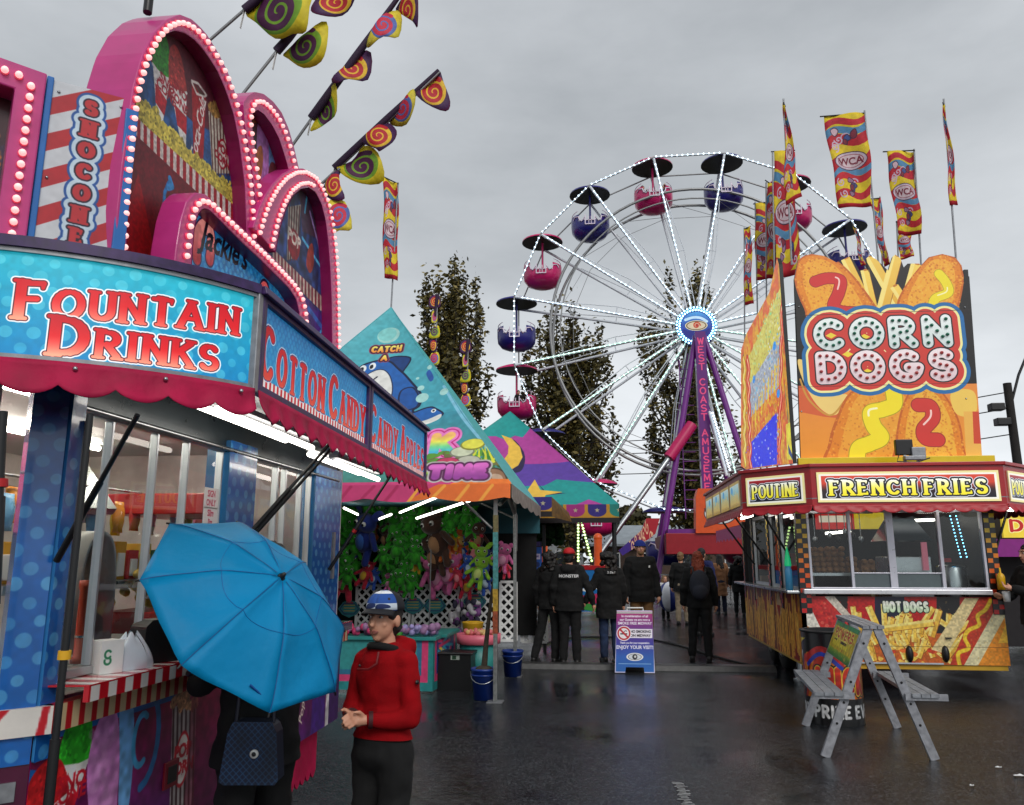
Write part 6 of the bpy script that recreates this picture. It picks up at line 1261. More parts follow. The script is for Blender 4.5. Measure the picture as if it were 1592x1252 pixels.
p = at(818, 770, Y=13.6); vf = Fr((p.x-.3, 13.5, p.z-.38), (1, 0, 0)); b = MB(); b.board(vf, [(0, 0), (.75, 0), (.75, .34), (0, .34)], -.012, 0, 0, 0, MV); q = vf.p(.75, .34); b.add([q, vf.p(.75, 0), vf.p(1.05, -.05, -.9), vf.p(1.0, .12, -.9)], [(0, 1, 2, 3)], 1); b.add([vf.p(0, .34), q, vf.p(.95, .12, -.95), vf.p(0, .45, -.95)], [(0, 1, 2, 3)], 1); b.build('porch_valance', [MV, mat('dark gold cloth', (120, 90, 40), .6, var=.5, scale=14)], moon)
for x, y in ((a2.x+half2-.08, yn2+.08), (a2.x-half2+.1, yn2+.1), (a2.x+half2-.08, yn2+2*half2-.1)):
    b = MB(); b.bar((x, y, 0), (x, y, ze2), .05); b.build('leg', BLACK, moon)
b = MB(); b.box((a2.x-half2+.2, yn2+1.6, .4), (a2.x+.45, yn2+1.7, ze2-.05)); b.build('back_curtain', BLK, moon)
b = MB(); rr = random.Random(12)
for k in range(150): c = at(rr.uniform(822, 872), rr.uniform(806, 845), Y=15.4+rr.random()); b.ball(c, rr.uniform(.05, .10), 0, 6, 4)
tag(b.build('hanging_plush_cluster', mat('dark green plush', (30, 70, 24), .9, var=.5)), 'dark mass of green plush hanging under the moon tent', 'plush toys', kind='stuff')
# ---- booth under the shark tent
by = yn+2*half-.35
b = MB(); b.box((ap.x-half+.1, by+.32, .35), (P2.x+.12, by+.36, 2.45)); b.box((ap.x-half+.05, yn+.6, .35), (ap.x-half+.09, by+.3, 2.4)); b.build('back_curtain', BLK, shark)
def lattice(fr, w_, h_, label):
    b = MB(); s_ = .145; t_ = .012; n = int((w_+h_)/s_)+1
    for k in range(1, n):
        d = k*s_
        for sgn in (0, 1):
            u0, v0 = max(0, d-h_), min(d, h_); u1, v1 = min(d, w_), max(0, d-w_)
            if sgn: u0, u1 = w_-u0, w_-u1
            if abs(u1-u0) > .03: b.bar(fr.p(u0, v0, .006*sgn), fr.p(u1, v1, .006*sgn), .036, .008, 0, fr.N)
    b.fbox(fr, 0, w_, -.02, .02, -.01, .02); b.fbox(fr, 0, w_, h_-.02, h_+.02, -.01, .02); b.fbox(fr, -.02, .02, 0, h_, -.01, .021); b.fbox(fr, w_-.02, w_+.02, 0, h_, -.01, .021)
    tag(b.build('lattice_panel', WLAT), label, 'lattice', 'white lattice panels round the booths')
lx = [at(552, 950, Y=by).x, at(640, 950, Y=by).x, at(716, 950, Y=by).x, at(775, 950, Y=by).x]
for i, l_ in enumerate(('white lattice panel behind the boy with the cap', 'white lattice panel under the middle of the plush toys', 'white lattice panel under the pink plush toys, left of the striped pole')):
    lattice(Fr((lx[i]+.03, by-.02, .48), (1, 0, 0)), lx[i+1]-lx[i]-.06, .68, l_)
z0 = at(790, 992, Y=by).z
lattice(Fr((at(778, 950, Y=by).x, by+.0, .30), (1, 0, 0)), .26, .92, 'narrow white lattice panel between the two tent poles')
lattice(Fr((at(811, 950, Y=by+.4).x, by+.4, .24), (1, 0, 0)), .42, .92, 'white lattice panel right of the tent poles beside the man in black')
def plush_kind(name, c, belly, ears, R_=.13, tall=1.0):
    """One soft toy hanging by its head: body with limbs, and ears, eyes and belly patch as parts."""
    m = mat(name+' plush', c, .95, var=.3, scale=22, sheen=.4); b = MB()
    b.ball((0, 0, -.02), (R_*.85, R_*.75, R_*1.05*tall), 0, 14, 10); b.ball((0, -.01, R_*1.35), (R_*.95, R_*.8, R_*.8), 0, 14, 10)
    for s_ in (-1, 1): b.cap((s_*R_*.7, 0, R_*.5), R_*.28, (s_*R_*1.5, -.04, -R_*.3), R_*.24, 0, 8); b.cap((s_*R_*.45, 0, -R_*.8), R_*.33, (s_*R_*.7, -.06, -R_*1.75), R_*.3, 0, 8)
    o = b.build('plush_toy', m)
    for s_ in (-1, 1):
        e = MB(); e.ball((s_*R_*.42, -R_*.72, R_*1.5), R_*.2, 0, 10, 6); e.ball((s_*R_*.42, -R_*.87, R_*1.48), R_*.12, 1, 8, 5); e.build('eye', [mat('plush eye white', (230, 230, 226), .4), mat('plush pupil', (8, 8, 10), .2)], o)
        e = MB()
        if ears == 'leaf': e.grid(lambda u, v: Vector((s_*R_*(.5+1.5*v), -.02+.03*math.sin(3*v), R_*(1.9+.9*v)+(u-.5)*R_*.9*math.sin(math.pi*min(1, v+.12)))), 4, 6)
        else: e.ball((s_*R_*.75, 0, R_*2.05), (R_*.36, R_*.2, R_*.36), 0, 10, 6)
        e.build('ear', m, o)
    e = MB(); e.ball((0, -R_*.45, -.02), (R_*.55, R_*.4, R_*.7), 0, 10, 8); e.build('belly', mat(name+' belly', belly, .95, sheen=.3), o)
    return o
KIND = {}
def plush(kind, px, py, label, group=None, sc=1.0, Y=None):
    spec = dict(green=((44, 160, 24), (60, 176, 40), 'leaf'), brown=((70, 40, 26), (176, 130, 90), 'r'), pink=((226, 110, 170), (240, 170, 200), 'r'), yellow=((232, 180, 30), (246, 220, 120), 'r'), blue=((40, 90, 190), (200, 220, 240), 'r'), lime=((150, 210, 50), (220, 240, 140), 'leaf'), red=((206, 30, 60), (240, 190, 60), 'r'), orange=((226, 110, 40), (246, 200, 120), 'r'), navy=((26, 50, 140), (60, 110, 200), 'leaf'), coral=((226, 50, 80), (250, 150, 160), 'r'))[kind]
    first = kind not in KIND
    if first: KIND[kind] = plush_kind(kind, *spec)
    o = KIND[kind] if first else dup(KIND[kind])
    o.location = at(px, py, Y=Y or by-.15-random.random()*.3); o.rotation_euler = (random.uniform(-.2, .35), random.uniform(-.35, .35), random.uniform(-.6, .6)); k = sc*random.uniform(.85, 1.1); o.scale = (k, k, k)
    tag(o, label, 'plush toy', group); return o
gl = 'round green plush toy with big leaf ears hanging in the shark game booth'
gp = [(532,808),(548,800),(534,838),(552,852),(534,872),(553,880),(540,898),(566,822),(572,790),(590,800),(610,796),(628,800),(612,822),(634,818),(622,840),(648,830),(604,850),(628,862),(646,852),(612,876),(636,884),(652,876),(600,892),(622,902),(646,900),(660,815),(676,806),(692,808),(708,804),(724,806),(738,812),(668,828),(690,826),(712,822),(730,830),(640,806),(656,794),(530,822),(558,838),(596,868),(606,808),(618,812),(632,832),(642,842),(616,856),(634,874),(646,866),(606,884),(630,892),(612,908),(638,910),(544,826),(528,856),(546,866),(538,884),(684,816),(700,814),(718,814),(652,822),(664,804)]
for i, (x, y) in enumerate(gp): plush('green', x, y, gl, 'green plush toys in the shark booth', .82)
for k, x, y, l_, s_ in (('navy',568,838,'large navy plush toy hanging among green ones beside the blue column',1.7),('navy',655,838,'navy plush toy hanging in the middle of the green ones',1.1),('brown',680,842,'dark brown plush toy, upper one of the pair over the pink plush',1.5),('brown',676,866,'dark brown plush toy, lower one of the pair over the pink plush',1.3),('orange',700,866,'orange plush toy beside the brown pair',.9),('pink',676,896,'pink plush toy, left one of the large pair above the lattice',1.35),('pink',698,892,'pink plush toy, right one of the large pair above the lattice',1.35),
    ('yellow',702,838,'yellow plush toy at the top of the colourful column',1.0),('yellow',713,872,'small yellow plush duck shape by the blue plush',.7),('coral',740,860,'coral pink plush bear with yellow paws',1.1),('blue',722,858,'bright blue plush toy beside the coral bear',1.0),('lime',744,892,'lime green plush toy hanging low by the striped pole',1.0),('lime',748,874,'lime green plush toy half behind the coral bear',.8),('red',726,910,'red plush toy lowest of the colourful column',.9),('red',738,836,'red and yellow plush toy near the top right of the booth',.9),('orange',716,840,'orange plush toy beside the yellow one at the top',.8),('coral',712,898,'small coral plush toy above the lattice beside the pink pair',.7),('orange',578,824,'orange plush fish shape near the blue column',.8),('red',568,894,'red plush toy above the cap of the boy',.9),('coral',534,902,'large coral plush toy beside the far blue column',1.5),('pink',604,906,'small pink plush toy peeking over the lattice behind the boy',.6),('pink',622,908,'small pink plush toy over the lattice, right of its twin',.6),('brown',742,838,'brown plush toy in the shade by the pole',.9),('yellow',644,884,'small yellow and orange plush bird among the green ones',.7),
    ('navy',752,880,'navy plush toy behind the striped pole',1.0),('blue',754,905,'blue plush toy low behind the striped pole',.8),('pink',782,868,'pink plush toy seen between the two tent poles',.8),('coral',786,884,'coral plush toy seen between the two tent poles',.7),('blue',580,900,'small blue and white plush toy above the cap of the boy',.7),('brown',600,838,'brown plush toy among green ones in the upper row',.8),('blue',728,882,'blue plush toy under the coral bear',.8),('orange',690,850,'orange brown plush head over the pink pair',.9)): plush(k, x, y, l_, 'assorted plush toys in the shark booth', s_)
# counter, tub, prize signs
cf = at(672, 1078, Z=0); cz = at(672, 996, Y=cf.y).z; a = Art(0, 1.6, 0, 1, 200, (36, 128, 128)); a.rect(.06, 1.54, .12, .80, (206, 60, 110)); a.rect(.14, 1.46, .2, .72, (44, 110, 140)); a.rect(.2, 1.4, .26, .66, (50, 140, 140)); a.text('E', 1.16, .34, .2, .04, [(.03, (190, 30, 40)), (0, (240, 210, 60))], serif=False); a.speckle(.12, .03, 2)
CF = art_mat('booth counter panel', a, .45); ct = thing('booth_counter', (cf.x-.7, cf.y+.5, 0), 'teal game counter with magenta framed panels behind the boy', 'counter')
b = MB(); kf = Fr((cf.x-1.6, cf.y, 0), (1, 0, 0)); b.board(kf, [(0, .02), (1.6, .02), (1.6, cz), (0, cz)], -.03, 0, 0, 1, CF); b.build('front_panel', [CF, TEALP], ct)
a = Art(0, 1.2, 0, 1, 160, (36, 128, 128)); a.rect(.08, 1.1, .12, .78, (206, 60, 110)); a.rect(.16, 1.02, .2, .70, (40, 60, 130)); rr = random.Random(1)
for k in range(14): a.line([(rr.uniform(.2, 1), rr.uniform(.25, .65)), (rr.uniform(.2, 1), rr.uniform(.25, .65))], .02, rr.choice([(206, 60, 110), (60, 160, 190), (230, 200, 70)]))
C2 = art_mat('booth side panel', a, .45); kf = Fr((cf.x, cf.y, 0), (.07, 1.2, 0)); b = MB(); b.board(kf, [(0, .02), (1.2, .02), (1.2, cz), (0, cz)], -.03, .002, 0, 1, C2); b.build('side_panel', [C2, TEALP], ct)
b = MB(); b.box((cf.x-1.65, cf.y-.04, cz), (cf.x+.04, cf.y+.35, cz+.04)); b.box((cf.x-.35, cf.y+.35, cz), (cf.x+.1, cf.y+1.25, cz+.04)); b.box((cf.x-1.6, cf.y+.3, cz-.2), (cf.x-.05, cf.y+1.2, cz-.15), 1); b.build('top', [TEALP, mat('navy water tray', (20, 30, 70), .15)], ct, bevel=.004)
rr = random.Random(9)
for (x0, x1, c, l_, n) in ((-1.25, -.75, (206, 60, 110), 'heap of small pink prizes on the teal counter', 26), (-.75, -.4, (60, 150, 50), 'heap of small green prizes on the teal counter', 22), (-.4, .0, (150, 140, 190), 'heap of small lilac prizes at the counter corner', 30)):
    b = MB()
    for k in range(n): b.ball((cf.x+rr.uniform(x0, x1), cf.y+rr.uniform(.02, .3), cz+.07+rr.random()*.08), (rr.uniform(.03, .055),)*3, rr.randrange(2), 7, 5)
    tag(b.build('prize_heap', [mat(l_[:20], c, .6, var=.3), mat('prize pale', (150, 110, 150), .6, var=.4, scale=20)]), l_, 'prizes', kind='stuff')
for i, (x, y, l_) in enumerate(((543,945,'teal prize sign nearest the blue column'),(642,940,'teal prize sign right of the boy cap'),(676,940,'second teal prize sign right of the boy cap'),(738,934,'teal prize sign nearest the striped pole'))):
    a = Art(-.2, .2, -.2, .2, 260, (44, 132, 136)); a.line([(-.16, -.02), (-.1, .06), (.1, .06), (.16, -.02), (.08, -.1), (-.08, -.1)], .008, (30, 60, 110), closed=True); a.rect(-.06, .06, .07, .095, (170, 60, 80))
    for k in range(3): a.line([(-.09+.012*j, .035-k*.045+.009*(j % 2)) for j in range(16)], .006, (190, 170, 70))
    m_ = art_mat('prize sign %d' % i, a, .5); q = at(x, y, Y=by-.08); sf = Fr(q, (1, 0, 0)); b = MB(); b.board(sf, [(-.19, -.02), (-.11, .09), (0, .13), (.11, .09), (.19, -.02), (.12, -.11), (0, -.16), (-.12, -.11)], -.012, 0, 0, 0, m_); tag(b.build('prize_sign', m_), l_+' on the lattice', 'sign', 'teal prize signs on the lattice')
b = MB(); rr = random.Random(2)
for k in range(60): q = at(rr.uniform(700, 745), rr.uniform(935, 985), Y=by-.2-rr.random()*.2); b.ball(q, (rr.uniform(.03, .06), .03, rr.uniform(.03, .07)), rr.randrange(3), 7, 5)
tag(b.build('small_prizes', [mat('dark small prize', (50, 46, 70), .6), mat('white small prize', (214, 210, 214), .6), mat('violet small prize', (150, 90, 160), .6)]), 'tumble of small dark and white prizes hanging on the lattice', 'prizes', kind='stuff')
q = at(744, 1030, Z=.0); q.y = 10.6; q = Vector((at(744, 1010, Y=10.6).x, 10.6, 0)); t = thing('prize_tub', q, 'pink rimmed tub of prizes on a teal drum beside the counter', 'tub')
zt = at(744, 985, Y=10.6).z; b = MB(); b.lathe([(0, .02), (.24, .02), (.25, zt-.13), (0, zt-.13)], q, 24); b.build('drum', TEALP, t); b = MB(); b.lathe([(.25, zt-.13), (.29, zt-.12), (.295, zt), (.275, zt), (.26, zt-.05), (0, zt-.05)], q, 24); b.build('rim', mat('pink tub', (226, 110, 130), .4), t)
b = MB(); rr = random.Random(4)
for k in range(30): an = rr.random()*6.28; b.ball(q+Vector((.22*math.sqrt(rr.random())*math.cos(an), .2*math.sin(an)*rr.random(), zt+rr.random()*.03)), .035, k % 2, 7, 5)
tag(b.build('prizes', [mat('tan prize', (206, 170, 110), .6), mat('rose prize', (206, 110, 110), .6)], t), kind='stuff')
b = MB(); p = at(735, 985, Y=11.2); b.lathe([(0, 0), (.13, 0), (.15, .14), (.16, .15), (.13, .16), (.12, .05), (0, .05)], p, 20); b.lathe([(0, -.2), (.15, -.2), (.16, 0), (0, 0)], p, 20, 1); tag(b.build('yellow_bucket', [mat('yellow tub', (226, 176, 40), .4), mat('pale drum', (206, 200, 190), .5)]), 'yellow bucket standing on a pale drum above the pink tub', 'bucket')
a = Art(-.3, .3, 0, .6, 160, (12, 12, 13)); a.rect(-.05, .06, .36, .44, (150, 160, 150)); a.rect(-.03, .02, .37, .41, (30, 60, 40)); m_ = art_mat('black bin print', a, .35); q = at(706, 1074, Z=0)
b = MB(); bf = Fr((q.x, q.y, 0), (1, 0, 0)); b.board(bf, [(-.22, .0), (.22, 0), (.2, .42), (-.2, .42)], -.35, 0, 0, 1, m_); b.box((q.x-.23, q.y-.02, .42), (q.x+.23, q.y+.37, .45), 1); tag(b.build('storage_bin', [m_, BLACK], None, bevel=.012), 'black storage bin with a small pale sticker beside the teal counter', 'bin')
BLUB = mat('blue bucket plastic', (20, 52, 130), .35)
for (x, y, l_) in ((752, 1088, 'blue bucket at the foot of the striped tent pole'), (797, 1052, 'blue bucket at the foot of the plain tent pole')):
    q = at(x, y, Z=0); t = thing('bucket', q, l_, 'bucket', 'blue buckets weighing down the tent poles')
    b = MB(); b.lathe([(0, .005), (.115, .005), (.14, .32), (.152, .325), (.152, .35), (.135, .35), (.13, .30), (0, .30)], q, 24); b.lathe([(.145, .27), (.15, .275), (.145, .285)], q, 24); b.build('pail', BLUB, t)
    b = MB(); b.tube([q+Vector((.155*math.cos(u), -.155*math.sin(u)*.9, .31-.12*math.sin(u))) for u in np.linspace(0, math.pi, 10)], .005, 6); b.build('handle', STEEL, t)
    if x < 770: b = MB(); b.tube([q+Vector((0, 0, .3)), q+Vector((.02, .02, .6)), q+Vector((.07, .05, 1.1)), q+Vector((.12, .06, 1.5))], [.04, .03, .02, .012], 7); b.ball(q+Vector((0, 0, .34)), (.10, .10, .04), 0, 10, 6); b.build('tied_bundle', mat('dark tied cloth', (60, 52, 40), .9, var=.5, scale=20), t)
# ---- swirl feather flags over the snack stand, and the banner on the shark tent
def swirl_art(bg, edge, c1, c2, seed):
    a = Art(0, 1, 0, 1, 200, edge); a.blob([(.08, .1), (.5, .05), (.92, .1), (.95, .5), (.92, .92), (.5, .95), (.08, .9), (.05, .5)], bg); a.disc(.5, .5, .37, c1); a.spiral(.5, .5, .34, .055, c2, 2.0, 1.0); a.speckle(.12, .06, seed); return a
SWM = {'g': art_mat('green swirl', swirl_art((226, 206, 30), (226, 206, 30), (120, 170, 40), (80, 20, 70), 1), .65), 'r': art_mat('red swirl', swirl_art((70, 26, 80), (90, 20, 70), (236, 190, 40), (190, 24, 40), 2), .65), 'b': art_mat('blue swirl', swirl_art((226, 206, 60), (206, 190, 50), (90, 110, 180), (206, 40, 70), 3), .65)}
SLV = mat('dark purple sleeve', (44, 14, 52), .7)
def swirl_flag(Y, pole, sleeve, pens, label):
    p0 = at(*pole[0], Y=Y); p1 = at(*pole[1], Y=Y)
    if p0.z > p1.z: p1 = Vector((p1.x, p1.y, 0))               # a streamer on an upright pole
    else: p0 = p0 + (p0-p1)*((p0.z-2.55)/(p1.z-p0.z))        # down to the stand roof
    t = thing('swirl_flag', p0, label, 'flag', 'swirl pennant flags over the snack stand'); fr = Fr((0, Y, 0), (1, 0, 0))
    b = MB(); b.tube([p0, p1], .011, 7); b.build('pole', GREYT, t)
    s0 = at(*sleeve[0], Y=Y); s1 = at(*sleeve[1], Y=Y); b = MB(); b.tube([s0, s0.lerp(s1, .5), s1], [.032, .03, .018], 8); b.build('sleeve', SLV, t)
    for i, (k, pts) in enumerate(pens):
        o = smooth_closed(fr.pxs(pts), 3); cx = sum(q[0] for q in o)/len(o); cy = sum(q[1] for q in o)/len(o); us = [q[0] for q in o]; vs = [q[1] for q in o]
        uvf = lambda q: ((q[0]-min(us))/(max(us)-min(us)), (q[1]-min(vs))/(max(vs)-min(vs)))
        b = MB(); n = len(o); wv = lambda u, v: fr.p(u, v, .02+.05*math.sin((u*9+v*6)+i))
        for sgn in (0,):
            V_ = [wv(cx, cy)] + [wv(cx+(q[0]-cx)*.5, cy+(q[1]-cy)*.5) for q in o] + [wv(*q) for q in o]; UV = [uvf((cx, cy))] + [uvf((cx+(q[0]-cx)*.5, cy+(q[1]-cy)*.5)) for q in o] + [uvf(q) for q in o]
            F_ = [(0, 1+j, 1+(j+1) % n) for j in range(n)] + [(1+j, 1+n+j, 1+n+(j+1) % n, 1+(j+1) % n) for j in range(n)]; b.add(V_, F_, 0, True, [[UV[x] for x in f] for f in F_])
        b.build('pennant', SWM[k], t, solid=.003)
    q = at(*sleeve[0], Y=Y); b = MB(); b.bar(q, q+Vector((-.02, 0, -.14)), .018, .004); b.build('strap', WHITE, t)
swirl_flag(4.6, [(336, 54), (430, -28)], [(380, 16), (440, -34)], [('g', [(380,18),(396,-12),(440,-22),(486,-4),(487,20),(480,56),(455,54),(425,56),(396,32)]), ('r', [(486,22),(500,26),(530,20),(552,0),(552,-18),(500,-22),(490,0)])], 'swirl flag at the top edge by the tall arch, upper of the crossing pair')
swirl_flag(4.7, [(381, 142), (470, 30)], [(430, 80), (470, 35)], [('g', [(438,80),(462,64),(486,56),(512,42),(514,78),(502,101),(470,103),(446,88)])], 'swirl flag with a single green pennant below the crossing pair')
swirl_flag(5.2, [(457, 223), (625, -12)], [(484, 184), (618, -2)], [('g', [(486,196),(498,165),(524,134),(523,172),(506,188),(486,207)]), ('r', [(520,132),(536,108),(550,80),(576,80),(571,122),(545,128),(528,138)]), ('b', [(572,74),(586,48),(602,22),(622,16),(622,62),(600,66),(578,78)]), ('r', [(614,10),(640,-12),(652,-4),(649,40),(641,32),(624,20)])], 'longest swirl flag with four pennants above the middle arch')
swirl_flag(5.6, [(498, 288), (684, 112)], [(520, 262), (682, 110)], [('g', [(525,262),(545,248),(566,228),(590,242),(597,280),(562,284),(538,276)]), ('r', [(566,226),(582,206),(600,190),(616,202),(612,224),(595,242),(588,238)]), ('b', [(606,182),(626,164),(646,146),(648,170),(632,194),(608,192)]), ('r', [(648,148),(666,128),(682,109),(689,126),(699,155),(692,171),(664,164)])], 'swirl flag with four pennants reaching over the low far arch')
swirl_flag(5.5, [(503, 300), (528, 262)], [(505, 298), (527, 266)], [('r', [(506,302),(526,268),(532,292),(540,314),(524,318)]), ('b', [(512,322),(538,316),(551,360),(532,364),(514,366)])], 'short swirl flag hanging at the right edge of the low far arch')
for x, ys, Y_, l_ in ((676, (470,494,518,540,560), 12.5, 'vertical swirl streamer hanging before the left poplar, nearer the shark tent'), (724, (540,562,586,606,624), 13.5, 'vertical swirl streamer hanging before the left poplar, nearer the ferris wheel')):
    swirl_flag(Y_, [(x+4, ys[0]-14), (x-4, ys[-1]+160)], [(x+4, ys[0]-12), (x, ys[1])], [('rbg'[i % 3], [(x-7+i % 3*3, y-9), (x+6-i % 2*3, y-11), (x+8-i % 2*4, y+6), (x-2, y+10), (x-8+i % 2*4, y+7)]) for i, y in enumerate(ys)], l_)
banner([(596,275),(619,286),(617,437),(596,432)], ap.y, [(608, 480), (619, 284)], 'tall narrow banner flag flying from the peak of the shark tent', v=0, wave=.04)
# ================================================================ people
SKIN = mat('skin', (206, 150, 122), .5, var=.08); HAIRD = mat('dark hair', (20, 15, 13), .6, var=.3, scale=60); HAIRR = mat('red hair', (136, 52, 22), .6, var=.4, scale=60); HAIRT = mat('fair hair', (130, 96, 60), .6, var=.3, scale=60)
CLBLK = mat('black cloth', (7, 7, 8), .9, var=.25, scale=18); CLBL2 = mat('black denim', (9, 9, 11), .9, var=.3, scale=30); JEAN = mat('blue jeans', (36, 52, 84), .9, var=.35, scale=20); TAN = mat('tan trousers', (128, 92, 54), .85, var=.25); BEI = mat('beige trousers', (150, 134, 112), .85, var=.2); SHOE = mat('dark shoe', (20, 19, 20), .5); LIP = mat('lips', (158, 96, 84), .5); EYEW = mat('eye white', (226, 222, 216), .2); IRIS = mat('dark iris', (30, 20, 14), .1); BROW = mat('brow', (40, 28, 22), .7)
def hand(b, W_, d, n, side, k, curl=.5):
    """Palm, four unequal bent fingers and a thumb leaving the side of the palm."""
    d = Vector(d).normalized(); n = (Vector(n) - d*Vector(n).dot(d)).normalized(); a = d.cross(n)*side; W_ = Vector(W_)
    b.cap(W_, .026*k, W_+d*.035*k, .030*k, 0, 8); b.ball(W_+d*.055*k, (.036*k,)*3, 0, 8, 6); b.cap(W_+d*.06*k+a*.022*k, .017*k, W_+d*.06*k-a*.022*k, .017*k, 0, 8)
    for i, (o, l) in enumerate(((.031, .064), (.011, .074), (-.010, .069), (-.030, .054))):
        p = W_ + (d*.078 + a*o)*k; e = d*math.cos(curl*.7)+n*math.sin(curl*.7); q = p + e*l*.5*k; e2 = d*math.cos(curl*1.9)+n*math.sin(curl*1.9); b.cap(p, .0098*k, q, .0092*k, 0, 7); b.cap(q, .0092*k, q+e2*l*.5*k, .0076*k, 0, 7)
    p = W_ + (d*.03+a*.03)*k; q = p + (d*.5+a*.75+n*.35).normalized()*.034*k; b.cap(p, .013*k, q, .0115*k, 0, 7); b.cap(q, .0115*k, q+(d*.85+a*.25+n*.4).normalized()*.03*k, .0085*k, 0, 7)
def person(loc, rz, H, label, jacket, pants, shoes=SHOE, pose=None, hair=None, hm=HAIRD, voxel=.0085, coat=.80, head=1.0, skin=SKIN, group=None, hood=False, turn=0, bulk=1.0, face=True, g=.022):
    k = H/1.75; J = dict(lS=(.175,.01,1.425), rS=(-.175,.01,1.425), lE=(.245,.03,1.15), rE=(-.245,.03,1.15), lW=(.255,-.06,.90), rW=(-.255,-.06,.90), lK=(.10,-.01,.50), rK=(-.10,-.01,.50), lA=(.105,.02,.075), rA=(-.105,.02,.075), hc=(0,-.015,1.635))
    J.update(pose or {}); J = {a: Vector(v)*k for a, v in J.items()}; V = lambda x, y, z: Vector((x, y, z))*k
    hv = J['hc']; hk = k*head; TM = Matrix.Rotation(turn, 3, 'Z'); HV = lambda x, y, z: hv + TM @ (Vector((x, y, z))*hk)
    def limbs(b, g, sl=1.0, hands=False):
        for s_ in 'lr':
            b.cap(J[s_+'S'], (.056+g)*k, J[s_+'E'], (.045+g)*k); w_ = J[s_+'E'].lerp(J[s_+'W'], sl); b.cap(J[s_+'E'], (.044+g)*k, w_, (.031+g*1.1)*k)
    def trunk(b, g, low=.98):
        b.ball(V(0, .005, 1.31), ((.165+g)*k*bulk, (.115+g)*k*bulk, (.19+g)*k), 0, 18, 12); b.ball(V(0, 0, 1.12), ((.145+g)*k*bulk, (.105+g)*k*bulk, (.2+g)*k), 0, 18, 12); b.cap(J['lS'], (.062+g)*k, J['rS'], (.062+g)*k)
    b = MB(); trunk(b, -.014); limbs(b, -.008); b.ball(V(0, .01, .96), (.165*k, .12*k, .13*k), 0, 16, 10); b.cap(V(0, .015, 1.42), .062*k, hv-Vector((0, -.01*k, .05*k)), .052*k)
    M3 = TM
    b.ball(hv+TM @ (Vector((0, .012, .022))*hk), (.074*hk, .094*hk, .095*hk), 0, 18, 14, M3); b.ball(HV(0, -.022, -.035), (.058*hk, .068*hk, .072*hk), 0, 16, 12, M3); b.ball(HV(0, -.055, -.085), (.026*hk, .024*hk, .022*hk), 0, 10, 8, M3)
    b.cap(HV(0, -.088, .018), .009*hk, HV(0, -.108, -.024), .0125*hk, 0, 8)
    for s_ in (-1, 1): b.ball(HV(s_*.075, .012, -.01), (.012*hk, .024*hk, .032*hk), 0, 8, 8, M3); b.ball(HV(s_*.036, -.062, -.022), (.019*hk, .017*hk, .016*hk), 0, 8, 6, M3); b.cap(HV(s_*.012, -.084, .036), .009*hk, HV(s_*.05, -.066, .036), .009*hk, 0, 6)
    for s_, sg in (('l', 1), ('r', -1)):
        h_ = V(sg*.09, .01, .93); b.cap(h_, .088*k, J[s_+'K'], .058*k); b.cap(J[s_+'K'], .057*k, J[s_+'A'], .040*k); a_ = J[s_+'A']; b.cap(a_+V(0, .03, -.02), .036*k, a_+V(sg*.02, -.13, -.035), .028*k)
        d = (J[s_+'W']-J[s_+'E']); hand(b, J[s_+'W'], d, (-sg*.8, .2, .1) if pose is None or 'hn' not in pose else pose['hn'], sg, k, .55)
    o = put(organic(b, voxel, 2), 'person', [skin]); o.location = loc; o.rotation_euler = (0, 0, rz); tag(o, label, 'person', group)
    def cloth(b, name, m, vx=.014, sm=3, wr=.006, cut=None):
        me = organic(b, vx, sm, wr, 5.5/k)
        if cut is not None:                                   # a clean hem
            bm = bmesh.new(); bm.from_mesh(me); bmesh.ops.bisect_plane(bm, geom=bm.verts[:]+bm.edges[:]+bm.faces[:], plane_co=(0, 0, cut), plane_no=(0, .06, 1), clear_inner=True); bm.to_mesh(me); bm.free()
        c = put(me, name, [m]); c.parent = o; return c
    b = MB(); limbs(b, g, .93)
    B_ = bulk*k; b.lathe([(.0, .30*k+(coat-.42)*k), (.222*B_, (coat-.12)*k), (.212*B_, coat*k), (.186*B_, 1.05*k), (.184*B_, 1.18*k), (.196*B_, 1.30*k), (.186*B_, 1.40*k), (.12*B_, 1.475*k), (.07*B_, 1.50*k), (0, 1.50*k)], (0, .005*k, 0), 28, sy=.70); b.cap(J['lS'], (.062+g)*k, J['rS'], (.062+g)*k)
    if hood: b.cap(V(-.08, .10, 1.46), .055*k, V(.08, .10, 1.46), .055*k); b.ball(V(0, .11, 1.44), (.12*k, .07*k, .085*k), 0, 12, 8)
    jk = cloth(b, 'jacket', jacket, .010 if voxel < .007 else .013, 2, .010 if voxel < .007 else .018, coat*k)
    b = MB(); b.ball(V(0, .01, .95), (.178*k, .135*k, .15*k), 0, 16, 10)
    for s_, sg in (('l', 1), ('r', -1)): h_ = V(sg*.09, .01, .92); b.cap(h_, .104*k, J[s_+'K'], .077*k); b.cap(J[s_+'K'], .076*k, J[s_+'A']+V(0, 0, .03), .066*k)
    cloth(b, 'trousers', pants, .013, 2, .013)
    for s_, sg in (('l', 1), ('r', -1)):
        b = MB(); a_ = J[s_+'A']; b.cap(a_+V(0, .035, -.025), .046*k, a_+V(sg*.02, -.12, -.036), .037*k); b.box(tuple(a_+V(-.04, -.15, -.075)), tuple(a_+V(.05, .07, -.05))); c = put(organic(b, .009, 2), 'shoe', [shoes]); c.parent = o
